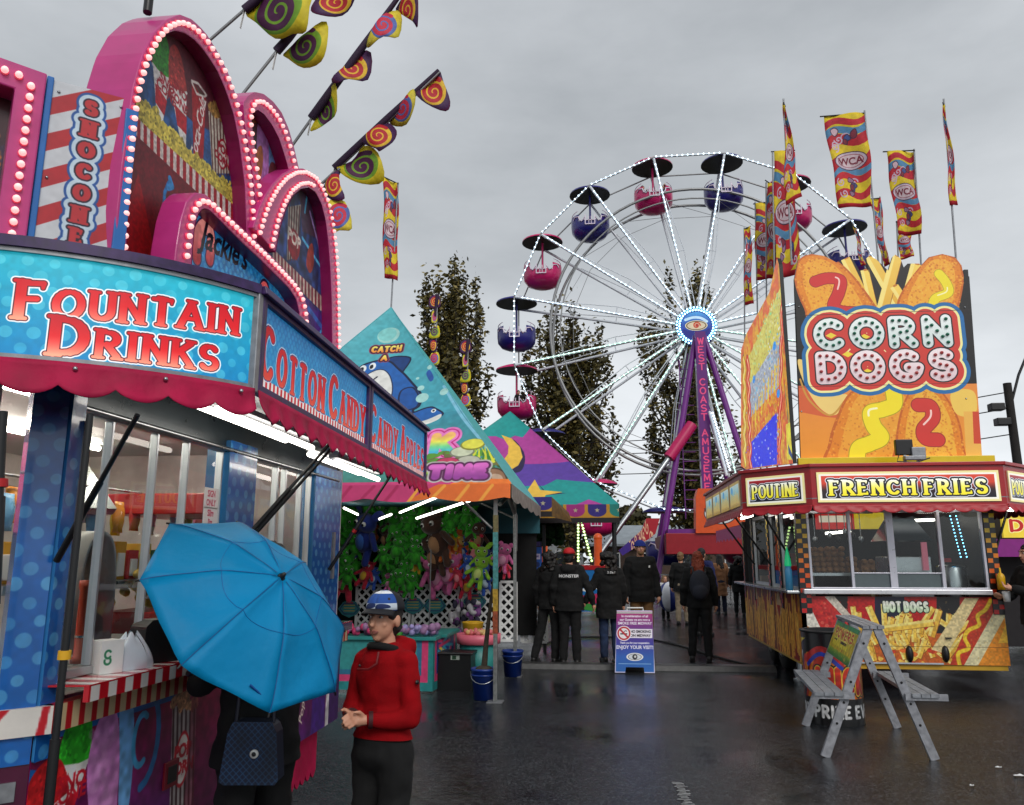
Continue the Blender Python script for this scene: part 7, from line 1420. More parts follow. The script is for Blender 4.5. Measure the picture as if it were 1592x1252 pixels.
    if face:
        for s_ in (-1, 1):
            e = MB(); e.ball(HV(s_*.032, -.0800, .014), (.0125*hk, .0085*hk, .0068*hk), 0, 12, 8, M3); e.ball(HV(s_*.031, -.0862, .014), (.0058*hk, .004*hk, .006*hk), 1, 10, 6, M3); c = put(e.mesh('eye'), 'eye', [EYEW, IRIS]); c.parent = o
            e = MB(); e.tube([HV(s_*.014, -.0955, .034), HV(s_*.034, -.0915, .041), HV(s_*.052, -.076, .035)], [.004*hk, .0048*hk, .0025*hk], 6); c = put(e.mesh('eyebrow'), 'eyebrow', [BROW]); c.parent = o
        e = MB(); e.tube([HV(-.022, -.0815, -.056), HV(0, -.0935, -.053), HV(.022, -.0815, -.056)], [.003*hk, .0065*hk, .003*hk], 8); e.tube([HV(-.018, -.082, -.061), HV(0, -.0915, -.063), HV(.018, -.082, -.061)], [.003*hk, .006*hk, .003*hk], 8); c = put(e.mesh('lips'), 'lips', [LIP]); c.parent = o
    if hair:
        b = MB(); rr = random.Random(int(H*1000))
        b.ball(HV(0, .022, .036), (.085*hk, .098*hk, .098*hk), 0, 16, 12, M3); b.ball(HV(0, .05, -.02), (.078*hk, .065*hk, .085*hk), 0, 14, 10, M3)
        if hair == 'long':
            for i in range(26): an = rr.uniform(-1.9, 1.9); p = HV(.075*math.sin(an), .03+.06*math.cos(an), .01); q = p + Vector((rr.uniform(-.03, .03)+.03*math.sin(an), .05*math.cos(an)+.02, -rr.uniform(.24, .36)))*hk; b.cap(p, .022*hk, q, .012*hk, 0, 6)
        if hair == 'bushy':
            for i in range(30): an = rr.uniform(-2.2, 2.2); z_ = rr.uniform(-.2, .08); b.ball(HV(.11*math.sin(an), .03+.09*math.cos(an), z_), rr.uniform(.03, .05)*hk, 0, 7, 5)
        c = put(organic(b, .009, 1, .008, 26), 'hair', [hm]); c.parent = o
    return o, HV, hk, J, jk
def cap_hat(o, HV, hk, crown, brim, art=None, beanie=False, turn=0):
    b = MB(); hc = HV(0, .006, .052)
    def f(u, v):
        an = 2*math.pi*u; el = v*1.57; return hc + Matrix.Rotation(turn, 3, 'Z') @ (Vector((.094*math.cos(el)*math.sin(an), .010-.114*math.cos(el)*math.cos(an), (.105 if beanie else .098)*math.sin(el)**.85-(.03 if beanie else .008)))*hk)
    b.grid(f, 32, 10, 0, True, art); c = b.build('beanie' if beanie else 'cap', art or crown); c.parent = o
    md = c.modifiers.new('t', 'SOLIDIFY'); md.thickness = .004
    if not beanie:
        b = MB(); b.grid(lambda u, v: hc + Matrix.Rotation(turn, 3, 'Z') @ (Vector((.078*math.sin((u-.5)*2.6)*(1+.06*v), -.085*math.cos((u-.5)*2.6)-.085*v*math.cos((u-.5)*1.9), .002-.020*v-.018*(2*u-1)**2*v))*hk), 16, 6); d = b.build('brim', brim); md = d.modifiers.new('t', 'SOLIDIFY'); md.thickness = .005; d.parent = c
    else: b = MB(); b.tube([hc+Vector((.09*math.sin(t), -.106*math.cos(t), -.02))*hk for t in np.linspace(0, 6.283, 25)[:-1]], .012*hk, 8, closed=True); d = b.build('cuff', crown); d.parent = c
    return c
def decal(o, name, w_, h_, cy, cz, txt, th, col, bgc=(15, 15, 17)):
    a = Art(-w_/2, w_/2, -h_/2, h_/2, 500, bgc)
    for i, (t_, y) in enumerate(txt): a.btext(t_, 0, y, th, col, grow=.03, xs=1.15, shear=.1)
    m = art_mat(name, a, .85, grime=.2); b = MB(); b.grid(lambda u, v: Vector(((.5-u)*w_, cy-.05*(2*u-1)**2, cz+(v-.5)*h_)), 12, 3, 0, True, m); d = b.build('print', m); d.parent = o
# ---- the boy in red
REDJ = mat('red rain jacket', (146, 6, 15), .88, var=.2, scale=10, bump=.12, bscale=180, spec=.15)
hn = (-.2, .4, .9)
boy, HV, hk, J, jk = person((-1.01, 3.62, 0), R(-24), 1.435, 'boy in a red rain jacket and blue white black cap, hands clasped', REDJ, CLBLK, pose=dict(lE=(.205,-.01,1.11), rE=(-.205,-.03,1.11), lW=(.035,-.165,1.115), rW=(-.06,-.185,1.125), hn=(.0,-.9,-.3), lS=(.142,.01,1.395), rS=(-.142,.01,1.395), hc=(0,-.02,1.62)), hair='short', voxel=.0058, coat=1.0, head=1.10, hood=True, turn=R(9), bulk=.86, g=.009)
k = 1.435/1.75
b = MB(); b.tube([Vector((.088*math.sin(t), .01-.088*math.cos(t), 1.452+.030*math.cos(t)))*k for t in np.linspace(0, 6.283, 25)[:-1]], .021*k, 8, closed=True); c = b.build('collar', CLBLK); c.parent = boy
b = MB(); b.tube([Vector((x, y, z))*k for x, y, z in ((.06,-.125,1.455),(.075,-.155,1.40),(.03,-.168,1.37),(-.05,-.162,1.365))], .007*k, 6); c = b.build('flap_seam', mat('dark red seam', (110, 6, 14), .6)); c.parent = boy
b = MB(); b.lathe([(0, 0), (.010, .001), (.010, .004), (0, .005)], Vector((.236, -.012, 1.30))*k, 12, 0, (1, -.25, .15)); b.ball(Vector((-.03, -.17, 1.385))*k, .006, 0, 8, 5); c = b.build('badge', BLACK); c.parent = boy
for s_ in ('l', 'r'):
    b = MB(); d = (J[s_+'W']-J[s_+'E']).normalized(); p = J[s_+'E'].lerp(J[s_+'W'], .93); b.tube([p-d*.008, p+d*.01], .044*k, 14); c = b.build('cuff', mat('dark cuff', (60, 6, 12), .7)); c.parent = boy
a = Art(0, 1, 0, 1, 300, (16, 18, 26))
for x0, x1 in ((0, .19), (.81, 1)): a.rect(x0, x1, .0, 1, (26, 74, 150)); a.rect(x0, x1, .60, .84, (226, 230, 234)); a.rect(x0, x1, .02, .20, (196, 206, 216))
a.blob([(.86, .04), (.9, .18), (.99, .2), (1.0, .1), (.94, .05)], (20, 40, 90)); a.blob([(.0, .04), (.02, .18), (.1, .17), (.13, .08), (.06, .05)], (20, 40, 90)); a.disc(.12, .36, .012, (40, 30, 30), .05)
cap_hat(boy, HV, hk, CLBLK, mat('black brim', (14, 15, 22), .7), art_mat('boy cap artwork', a, .8), turn=R(13))
# ---- woman at the counter behind the umbrella, her bag
wom, HV, hk, J, jk = person((-1.50, 3.42, 0), R(-120), 1.66, 'woman in black mostly hidden behind the open blue umbrella', CLBLK, CLBLK, pose=dict(rE=(-.30,-.12,1.10), rW=(-.16,-.34,1.16), lE=(.24,-.10,1.15), lW=(.12,-.30,1.12), hn=(.2,-.3,.6)), hair='long', coat=.80)
a = Art(-.16, .16, -.2, .2, 420, (12, 26, 52)); st = .013
for i in range(-30, 60):
    for sg in (1, -1): x = i*st*2-.3; a.line([(x, -.2), (x+sg*.4, .2)], .0016, (34, 74, 112))
a.speckle(.5, .06, 3); BG = art_mat('lattice weave', a, .5)
hb = thing('handbag', at(390, 1165, Y=3.18), 'dark blue lattice patterned handbag with a round white clasp', 'handbag'); q = at(390, 1168, Y=3.17); bf = Fr(q, (1, .12, 0))
b = MB(); o_ = [(x*.78, y*.84) for x, y in [(-.155, -.135), (-.13, -.15), (.13, -.15), (.145, -.13), (.125, .08), (.10, .13), (-.10, .13), (-.125, .08)]]
b.board(bf, o_, -.09, .0, 0, 0, BG); bb = b.build('body', BG, hb, bevel=.018)
b = MB(); b.lathe([(0, .0), (.017, .0), (.017, .006), (.011, .008), (0, .008)], bf.p(.015, -.01, .001), 16, 0, bf.N); b.lathe([(0, .008), (.009, .008), (.006, .010), (0, .010)], bf.p(.015, -.01, .002), 12, 1, bf.N); b.build('clasp', [mat('white enamel', (226, 226, 220), .25), BLACK], hb)
for s_ in (-1, 1):
    b = MB(); b.tube([bf.p(s_*.075, .10, -.03), bf.p(s_*.07, .26, -.04), bf.p(s_*.05, .44, -.06)], .007, 6); b.build('strap', mat('navy leather', (16, 22, 44), .45), hb)
# ---- umbrella
C0 = Vector((-1.35, 2.953, 1.415)); n = Vector((.7204, -.3009, .6249)).normalized(); e1 = n.cross(Vector((0, 0, 1))).normalized(); e2 = n.cross(e1); RU, HU, TH0 = .452, .185, -.319
umb = thing('umbrella', C0, 'open bright blue folding umbrella tilted towards the camera', 'umbrella')
def up(t, s, sag=0):
    r_ = RU*(1-(1-s)**1.12)*(1-.075*sag*s); h_ = HU*(1-s**1.55) + .010*max(0, 1-abs(s-.46)/.2) - .030*sag*math.sin(math.pi*s)*(.4+.6*s) + .0035*math.sin(23*s+11*t)*sag*s + (.006*math.sin(s*9+t*3) if sag else 0); 
    return C0 + (e1*math.cos(t)+e2*math.sin(t))*r_ + n*h_
m = mat('blue umbrella nylon', (0, 146, 202), .55, var=.10, scale=3, bump=.35, bscale=11, spec=.25); _n = m.node_tree; _b = _n.nodes['Principled BSDF']; _tr = _n.nodes.new('ShaderNodeBsdfTranslucent'); _tr.inputs[0].default_value = srgb((0, 150, 214)); _mx = _n.nodes.new('ShaderNodeMixShader'); _mx.inputs[0].default_value = .22; _o = _n.nodes['Material Output']; _n.links.new(_b.outputs[0], _mx.inputs[1]); _n.links.new(_tr.outputs[0], _mx.inputs[2]); _n.links.new(_mx.outputs[0], _o.inputs[0])
b = MB()
for kk in range(8):
    t0 = TH0+kk*math.pi/4
    b.grid(lambda u, v: up(t0+u*math.pi/4, .03+.97*v, 4*u*(1-u)), 8, 14)
cn = b.build('canopy', m, umb, solid=.0015)
for kk in range(8):
    t0 = TH0+kk*math.pi/4; b = MB(); b.tube([up(t0, s)+n*.0015 for s in np.linspace(.05, 1, 12)], .0016, 5); b.build('seam', mat('umbrella seam', (0, 84, 150), .5), cn); b = MB(); b.tube([up(t0, s)-n*.006 for s in np.linspace(.05, 1, 8)], .003, 5); b.tube([up(t0, 1.0), up(t0, 1.0)+(up(t0, 1.0)-up(t0, .95)).normalized()*.014], .004, 6); b.tube([up(t0, .55)-n*.008, C0-n*.10], .0022, 5); b.build('rib', BLACK, umb)
for s in (.46,):
    b = MB()
    for kk in range(8): t0 = TH0+kk*math.pi/4; b.tube([up(t0+u*math.pi/4, s, 4*u*(1-u))+n*.001 for u in np.linspace(0, 1, 8)], .0011, 4)
    b.build('crease', mat('umbrella crease', (0, 104, 176), .5), cn)
b = MB(); b.lathe([(.012, -.004), (.010, .01), (.006, .022), (0, .024)], C0+n*HU, 12, 0, n); b.build('ferrule', BLACK, umb); b = MB(); b.tube([C0+n*HU, C0-n*.30], .006, 8); b.build('shaft', STEEL, umb); b = MB(); b.cap(C0-n*.29, .016, C0-n*.42, .014); b.build('handle', BLACK, umb)
p = up(TH0+2.2, .9); b = MB(); b.tube([C0+(e1*.2+e2*.33)+n*.03, C0+(e1*.16+e2*.37)+n*.018, C0+(e1*.10+e2*.38)+n*.02], .004, 5); b.build('tie_strap', mat('blue strap', (0, 70, 140), .5), umb)
# ---- the group walking away, the man facing us, others
pa, HV, hk, J, jk = person((-.58, 12.53, 0), R(178), 1.74, 'person in black hoodie with white back lettering and a red cap', CLBLK, CLBL2, pose=dict(rE=(-.30,.02,1.16), rW=(-.36,-.04,.92), lK=(.09,-.02,.5), rK=(-.09,.0,.5)), hair='short', coat=.82, bulk=1.12, hood=True, face=False)
cap_hat(pa, HV, hk, mat('red cap cloth', (190, 20, 28), .7), mat('red cap cloth', (190, 20, 28), .7)); decal(pa, 'hoodie lettering', .30, .08, .175, 1.33, [('MONSTER', -.02)], .042, (226, 226, 226))
person((-.90, 12.75, 0), R(150), 1.70, 'dark haired person in black left of the red cap', CLBLK, CLBL2, hair='bushy', coat=.85, pose=dict(lA=(.20,.16,.08), lK=(.15,.06,.5), rE=(-.27,-.12,1.18), rW=(-.2,-.3,1.0)), face=False)
pc, HV, hk, J, jk = person((.03, 12.95, 0), R(196), 1.69, 'dark haired person in a long black jacket with white shoulder lettering and jeans', CLBLK, JEAN, hair='bushy', coat=.70, bulk=1.1, pose=dict(lE=(.30,.0,1.17), lW=(.40,-.03,.95)), face=False); decal(pc, 'shoulder lettering', .22, .05, .172, 1.375, [('2 Da 1', -.01)], .03, (214, 214, 214))
pd, HV, hk, J, jk = person((.58, 13.9, 0), R(8), 1.90, 'man in black jacket, tan trousers and blue beanie facing the camera', CLBLK, TAN, coat=.80, bulk=1.0); cap_hat(pd, HV, hk, mat('blue beanie knit', (24, 44, 130), .9), CLBLK, beanie=True)
b = MB(); b.ball(HV(0, -.058, -.075), (.05*hk, .036*hk, .04*hk), 0, 12, 8); c = b.build('beard', HAIRT); c.parent = pd; b = MB(); b.box((.10*1.06, -.165*1.06, 1.36*1.06), (.125*1.06, -.155*1.06, 1.395*1.06)); c = b.build('badge', WHITE); c.parent = pd
pe, HV, hk, J, jk = person((1.46, 13.15, 0), R(172), 1.70, 'woman with long red hair in black, walking away with a backpack', CLBLK, CLBL2, hair='long', hm=HAIRR, coat=.86, pose=dict(lK=(.12,-.04,.5), lA=(.15,.0,.08), rK=(-.10,.03,.5), rA=(-.12,.08,.09)), face=False)
bp_ = thing('backpack', (1.46, 13.0, 1.0), 'dark grey backpack on the back of the red haired woman', 'backpack'); b = MB(); b.ball((1.45, 12.92, 1.18), (.16, .10, .24), 0, 16, 12); b.ball((1.45, 12.85, 1.08), (.12, .07, .12), 0, 14, 10); c = put(organic(b, .012, 2), 'body', [mat('backpack cloth', (34, 36, 48), .8, var=.3)], bp_); c.matrix_parent_inverse = world_of(bp_).inverted()
for s_ in (-1, 1): b = MB(); b.tube([(1.46+s_*.09, 12.95, 1.36), (1.46+s_*.10, 13.02, 1.46), (1.46+s_*.10, 13.16, 1.46)], .016, 6); b.build('strap', BLACK, bp_)
person((1.84, 20.3, 0), R(165), 1.74, 'person in dark jacket and beige trousers beyond the red haired woman', CLBLK, BEI, hair='short', hm=HAIRT, face=False)
person((2.02, 17.4, 0), R(150), 1.80, 'tall person in a dark blue hooded coat near the stand corner', mat('dark blue coat', (26, 34, 84), .85), CLBLK, hair='short', coat=.7, hood=True, face=False)
person((3.30, 24.1, 0), R(195), 1.70, 'person in a long tan coat far down the midway', mat('tan coat', (150, 104, 70), .85, var=.25), mat('navy trousers', (26, 32, 54), .9), hair='long', coat=.55, face=False)
person((3.75, 23.6, 0), R(170), 1.66, 'person in dark clothes beside the long tan coat', CLBLK, CLBL2, hair='bushy', coat=.7, face=False)
person((1.52, 21.6, 0), R(20), 1.12, 'fair haired child in a white top holding a striped ball', mat('white top', (206, 206, 206), .8), CLBL2, hair='long', hm=HAIRT, coat=.95, head=1.25, pose=dict(lW=(.12,-.25,1.05), rW=(-.12,-.25,1.05), lE=(.25,-.05,1.15), rE=(-.25,-.05,1.15)))
a = Art(0, 1, 0, 1, 120, (226, 228, 234))
for i in range(0, 8, 2): a.rect(i/8, (i+1)/8, 0, 1, (24, 44, 120))
m = art_mat('ball stripes', a, .3); b = MB(); q = Vector((1.60, 21.2, .62)); b.grid(lambda u, v: q+Vector((.30*math.sin(math.pi*v)*math.cos(6.283*u), .30*math.sin(math.pi*v)*math.sin(6.283*u), .38*math.cos(math.pi*v))), 24, 14, 0, True, m); tag(b.build('striped_ball', m), 'big inflatable ball striped navy and white in front of the child', 'ball')
pr, HV, hk, J, jk = person((5.0, 10.15, 0), R(-78), 1.76, 'person in black at the right edge, eating beside the corn dog stand', CLBLK, CLBL2, shoes=mat('red sandal', (150, 24, 30), .5), hair='short', coat=.82, pose=dict(lE=(.26,-.10,1.16), lW=(.10,-.32,1.24), rE=(-.25,-.1,1.15), rW=(-.1,-.34,1.15), hn=(0,-.3,.8)))
b = MB(); b.lathe([(.0, 0), (.035, 0), (.045, .11), (.042, .115), (0, .10)], (4.66, 10.08, 1.10), 14); tag(b.build('paper_cup', WHITE), 'white paper cup held by the person at the right edge', 'cup')
b = MB(); b.lathe([(0, 0), (.045, 0), (.045, .15), (.035, .18), (.012, .20), (.008, .26), (0, .26)], (4.72, 10.30, 1.228), 14); tag(b.build('mustard_bottle', mat('mustard plastic', (230, 176, 20), .35)), 'yellow mustard bottle at the right end of the white ledge', 'bottle')
# ---- riders sitting in the gondolas
r0, *_ = person((0, 0, 0), 0, 1.24, 'rider with dark hair in the top magenta gondola, left seat', CLBLK, CLBL2, hair='short', coat=.9, voxel=.012, head=1.25, pose=dict(lE=(.30,-.06,1.32), lW=(.36,-.12,1.55)))
for i, (k_, dx, l_) in enumerate(((0, -.5, None), (0, .52, 'rider with dark hair in the top magenta gondola, right seat'), (12, .1, 'rider alone in the lower left magenta gondola above the moon tent'))):
    a_ = A0 - 2*math.pi*k_/NS; o = r0 if i == 0 else dup(r0); q = rim(WR, a_, 0); o.location = (q.x+dx, q.y-.15, q.z-1.8-.46); o.rotation_euler = (0, 0, (R(60), R(-70), R(20))[i])
    if l_: o['label'] = l_
# ================================================================ things standing on the asphalt
lad = thing('step_trestle', (2.2, 7.74, 0), 'folding grey aluminium trestle with a step board on each side', 'trestle')
AL2 = mat('worn grey aluminium', (158, 160, 166), .5, .35, var=.35, scale=24); HOLE = mat('dark hole', (14, 14, 15), .6)
for Y_, apx in ((7.12, 2.205), (8.36, 2.345)):
    off = apx-2.205
    for s_, xf in ((-1, 1.745+off), (1, 2.60+off)):
        p = Vector((apx+s_*.035, Y_, 1.025)); q = Vector((xf, Y_, .0)); b = MB(); b.bar(p, q, .072, .03, 0, (0, 1, 0)); d = (q-p).normalized(); l_ = b.build('leg', AL2, lad, bevel=.003)
        for t in (.12, .42, .58, .74): c = MB(); x = p.lerp(q, t); c.lathe([(.010, 0), (.010, .004), (0, .004)], x+Vector((0, -.0155, 0)), 10, 0, (0, -1, 0)); c.build('rivet', HOLE, l_)
        e = MB(); y0 = .505; xi = apx+s_*.26; xo = apx+s_*.53; e.bar((xi-s_*.06, Y_-.03, y0-.02), (xo, Y_-.03, y0-.02), .025, .05); e.build('step_bracket', AL2, lad)
for s_, x0, x1, o in ((-1, -.525, -.285, 0), (1, .245, .46, 0)):
    b = MB(); nb = 3
    for i in range(nb):
        f0 = x0+(x1-x0)*i/nb+.003; f1 = x0+(x1-x0)*(i+1)/nb-.003
        b.add([(2.205+f, y, z) for z in (.485, .515) for f, y in ((f0, 7.06), (f1, 7.06), (f1+.14, 8.42), (f0+.14, 8.42))], [(0,3,2,1),(4,5,6,7),(0,1,5,4),(1,2,6,5),(2,3,7,6),(3,0,4,7)])
    b.build('step_board', mat('grey plank', (146, 150, 156), .5, .2, var=.4, scale=16), lad)
b = MB()
for f in (-.06, .0, .06): b.add([(2.205+f+k_, y, z) for z in (1.02, 1.045) for k_, y in ((-.026, 7.09), (.026, 7.09), (.166, 8.40), (.114, 8.40))], [(0,3,2,1),(4,5,6,7),(0,1,5,4),(1,2,6,5),(2,3,7,6),(3,0,4,7)])
b.build('top_rail', AL2, lad)
a = Art(0, 1.15, 0, .32, 420, (206, 180, 40)); a.rect(0, 1.15, 0, .07, ((30, 110, 60), (160, 180, 50))); a.rect(0, 1.15, .28, .32, (60, 150, 90)); a.rect(.12, .9, .10, .175, (226, 206, 50))
a.text('POWERS', .10, .185, .07, .015, [(.012, (250, 226, 120)), (0, (196, 40, 30))], serif=False, wid=.92); a.rect(.16, .3, .145, .16, (30, 26, 20)); a.rect(.5, .78, .135, .16, (30, 26, 20)); rr = random.Random(4)
for k in range(40): a.line([(rr.uniform(0, 1.1), rr.uniform(.02, .3)), (rr.uniform(0, 1.1)*.02+rr.uniform(0, 1.1), rr.uniform(.02, .3))][:1]*2, .012, rr.choice([(196, 60, 40), (150, 170, 60), (226, 160, 40)]))
a.speckle(.35, .03, 3); SB = art_mat('trestle sign', a, .5); p = Vector((2.205-.055, 7.14, 1.01)); dn = (Vector((1.745, 7.12, 0))-Vector((2.17, 7.12, 1.025))).normalized(); ux = Vector((.14, 1.2, 0)).normalized()
fr = Fr(p+dn*.33-ux*0+Vector((-.03, 0, 0)), -ux, -dn); fr.O = p+dn*.33+ux*1.16+Vector((-.035, 0, 0)); b = MB(); b.board(fr, [(0, 0), (1.15, 0), (1.15, .32), (0, .32)], -.008, 0, 0, 1, SB); b.build('sign_board', [SB, AL2], lad)
# litter drum with its wrap
a = Art(0, 1.9, 0, .86, 260, (12, 10, 12)); U, V = np.meshgrid(a.us, a.vs)
for k in range(40):
    rr = random.Random(k); x = rr.uniform(0, 1.9); a.line(smooth_open([(x, .2), (x+.04, .32), (x-.03, .45), (x+.02, rr.uniform(.5, .7))]), [.035]*20, (170, 40, 20) if k % 2 else (206, 110, 24))
a.rect(0, 1.9, 0, .24, (10, 9, 10)); a.rect(0, 1.9, .70, .86, (14, 12, 14)); a.poly([(0, .55), (.7, .8), (.9, .8), (.2, .5)], (226, 200, 40))
for x in (.02, .97): a.text('LUCKY', x+.05, .30, .21, .030, [(.022, (20, 8, 8)), (.010, (230, 190, 60)), (0, ((150, 20, 20), (226, 60, 30)))], wid=.72, xs=.6, serif=False); a.text('PRIZE EVERY', x, .07, .10, .016, [(0, (236, 236, 236))], serif=False, wid=.92, contrast=.1)
a.line(smooth_open([(.9, .6), (1.1, .7), (1.3, .58)]), .035, (190, 40, 40)); a.line(smooth_open([(.92, .55), (1.1, .66), (1.3, .53)]), .02, (40, 60, 170)); a.line([(.6, .62), (.72, .56), (.8, .66)], .02, (230, 226, 220)); a.speckle(.3, .03, 5)
DW = art_mat('drum wrap', a, .3, coat=.3); t = thing('litter_drum', (2.24, 8.62, 0), 'black litter drum with flame wrap reading lucky prize behind the trestle', 'litter drum')
b = MB(); r_ = .275; b.grid(lambda u, v: Vector((2.24+r_*math.cos(u*6.283+.5), 8.62+r_*math.sin(u*6.283+.5), .01+.86*v)), 40, 4, 0, True, DW); b.build('wrap', DW, t); b = MB(); b.lathe([(r_-.004, .0), (r_-.003, .86), (r_+.012, .87), (r_+.012, .885), (r_-.03, .885), (r_-.035, .75), (0, .75)], (2.24, 8.62, 0), 40); b.build('drum', BLACK, t)
# no smoking board
a = Art(0, .56, 0, .86, 620, (40, 60, 150)); a.rect(0, .56, 0, .86, ((10, 100, 180), (20, 90, 180), (56, 40, 150), (120, 30, 130), (180, 30, 110))); wh = (240, 236, 246)
for t_, y, h_, x in (('In consideration of all', .765, .034, 1.0), ('our Guests we are now a', .715, .034, .95), ('SMOKE FREE MIDWAY', .662, .040, .95)): a.btext(t_, .28, y, h_*.9, wh, xs=x, grow=.02)
a.rect(.18, .53, .475, .60, (236, 230, 240)); a.btext('NO SMOKING', .36, .548, .034, (30, 20, 40), grow=.03, xs=.95); a.btext('ON MIDWAY', .36, .492, .034, (30, 20, 40), grow=.03, xs=1.0)
a.disc(.125, .537, .105, (244, 240, 244)); a.disc(.125, .537, .094, (190, 20, 40)); a.disc(.125, .537, .072, (240, 232, 234)); a.line([(.08, .53), (.165, .53)], .009, (20, 20, 24)); a.line(smooth_open([(.13, .56), (.15, .575), (.165, .565)]), .005, (60, 60, 60)); a.line([(.068, .592), (.182, .482)], .013, (190, 20, 40))
a.btext('Thank you for your cooperation.', .28, .395, .026, wh, xs=.85, grow=.015); a.btext('ENJOY YOUR VISIT!', .28, .325, .046, wh, xs=.92, grow=.02); a.disc(.28, .215, .12, (236, 236, 236), .055); a.disc(.28, .215, .095, (60, 60, 70), .042); a.disc(.28, .215, .088, (214, 220, 226), .037); a.disc(.28, .215, .036, (40, 40, 46)); a.disc(.285, .218, .016, (220, 220, 220)); a.rect(.05, .51, .117, .125, (150, 200, 240))
a.line([(.006, .006), (.554, .006), (.554, .854), (.006, .854)], .007, (200, 196, 226), closed=True)
NSM = art_mat('no smoking board print', a, .4, emit=.06); o_ = at(956, 1047, Z=0); ns = thing('notice_stand', (o_.x+.29, o_.y+.12, 0), 'purple and blue folding no smoking notice standing on the wet asphalt', 'notice stand')
up_ = Vector((.03, .16, .85)).normalized(); fr = Fr(o_+Vector((0, 0, .01)), (1, .02, 0), up_); SHP = [(0, 0), (.145, 0), (.155, .075), (.405, .075), (.415, 0), (.56, 0), (.53, .86), (.02, .86)]
b = MB(); b.board(fr, SHP, -.03, 0, 0, 1, NSM); b.build('front_panel', [NSM, WHITE], ns); fr2 = Fr(o_+Vector((.58, .40, .01)), (-1, -.02, 0), Vector((-.0, -.22, .85))); b = MB(); b.board(fr2, SHP, -.03, 0, 0, 0); b.build('rear_panel', WHITE, ns)
b = MB(); b.tube([fr.p(.17, .86, -.02), fr.p(.17, .90, -.02), fr.p(.40, .90, -.02), fr.p(.40, .86, -.02)], .010, 6); b.build('handle', WHITE, ns)
# blue poster on a post of the moon tent, kerb, paint, litter
a = Art(0, .36, 0, .62, 260, (24, 84, 170)); a.rect(0, .36, .45, .62, (30, 24, 60)); a.rect(.03, .33, .47, .56, (70, 50, 110)); a.rect(.03, .33, .23, .33, (206, 196, 226)); a.btext('NO SMOKING', .18, .27, .03, (60, 40, 120), xs=.9); a.disc(.27, .14, .05, (20, 40, 100)); a.rect(.07, .12, .05, .2, (150, 190, 230)); PS = art_mat('blue poster', a, .5)
q = at(812, 890, Y=14.5); b = MB(); b.board(Fr(q, (1, 0, 0)), [(0, 0), (.36, 0), (.36, .55), (0, .55)], -.03, 0, 0, 1, PS); b.bar((q.x+.40, 14.52, 0), (q.x+.40, 14.52, 2.2), .06, .06, 1); tag(b.build('poster_post', [PS, BLACK], None), 'small blue poster on a black post under the moon tent', 'poster')
KM = mat('wet kerb concrete', (58, 58, 58), .35, var=.5, scale=12, bump=.3)
b = MB(); b.add([(-1.35, 12.02, 0), (2.38, 12.06, 0), (2.38, 12.30, 0), (-1.35, 12.26, 0), (-1.35, 12.05, .075), (2.38, 12.09, .075), (2.38, 12.28, .08), (-1.35, 12.24, .08)], [(4,5,6,7),(0,1,5,4),(1,2,6,5),(2,3,7,6),(3,0,4,7)]); tag(b.build('kerb', KM, None, bevel=.01), kind='structure')
b = MB(); rr = random.Random(3)
for k in range(26): y = 5.35+k*.034; x = .50+rr.uniform(-.012, .012)-.02*(k/26); w_ = rr.uniform(.02, .05); b.add([(x-w_, y, .004), (x+w_, y, .004), (x+w_*.9, y+rr.uniform(.010, .026), .004), (x-w_*.8, y+.018, .004)], [(0,1,2,3)])
tag(b.build('painted_line', mat('worn white paint', (150, 150, 150), .5, var=.5, scale=40)), kind='structure')
for i, (x, y, s_, l_) in enumerate(((3.02, 6.67, .035, 'torn scrap of white paper lying at the right edge'), (2.98, 6.9, .018, 'tiny white scrap beyond the torn paper at the right edge'), (2.55, 6.35, .012, 'small pale scrap beside the front right foot of the trestle'))):
    b = MB(); b.grid(lambda u, v: Vector((x+(u-.5)*s_*2.4, y+(v-.5)*s_, .006+.008*math.sin(u*7+i)*math.sin(v*5)+.006)), 6, 4); tag(b.build('paper_scrap', WHITE), l_, 'litter', 'paper litter on the asphalt')
b = MB(); b.tube(smooth_open([Vector((2.5, 12.6, .02)), Vector((2.0, 12.9, .02)), Vector((.9, 16.2, .02)), Vector((-.6, 16.6, .02)), Vector((-1.3, 15.0, .02))], 8), .018, 6); tag(b.build('power_cable', DARK), 'black power cable crossing the midway behind the crowd', 'cable')
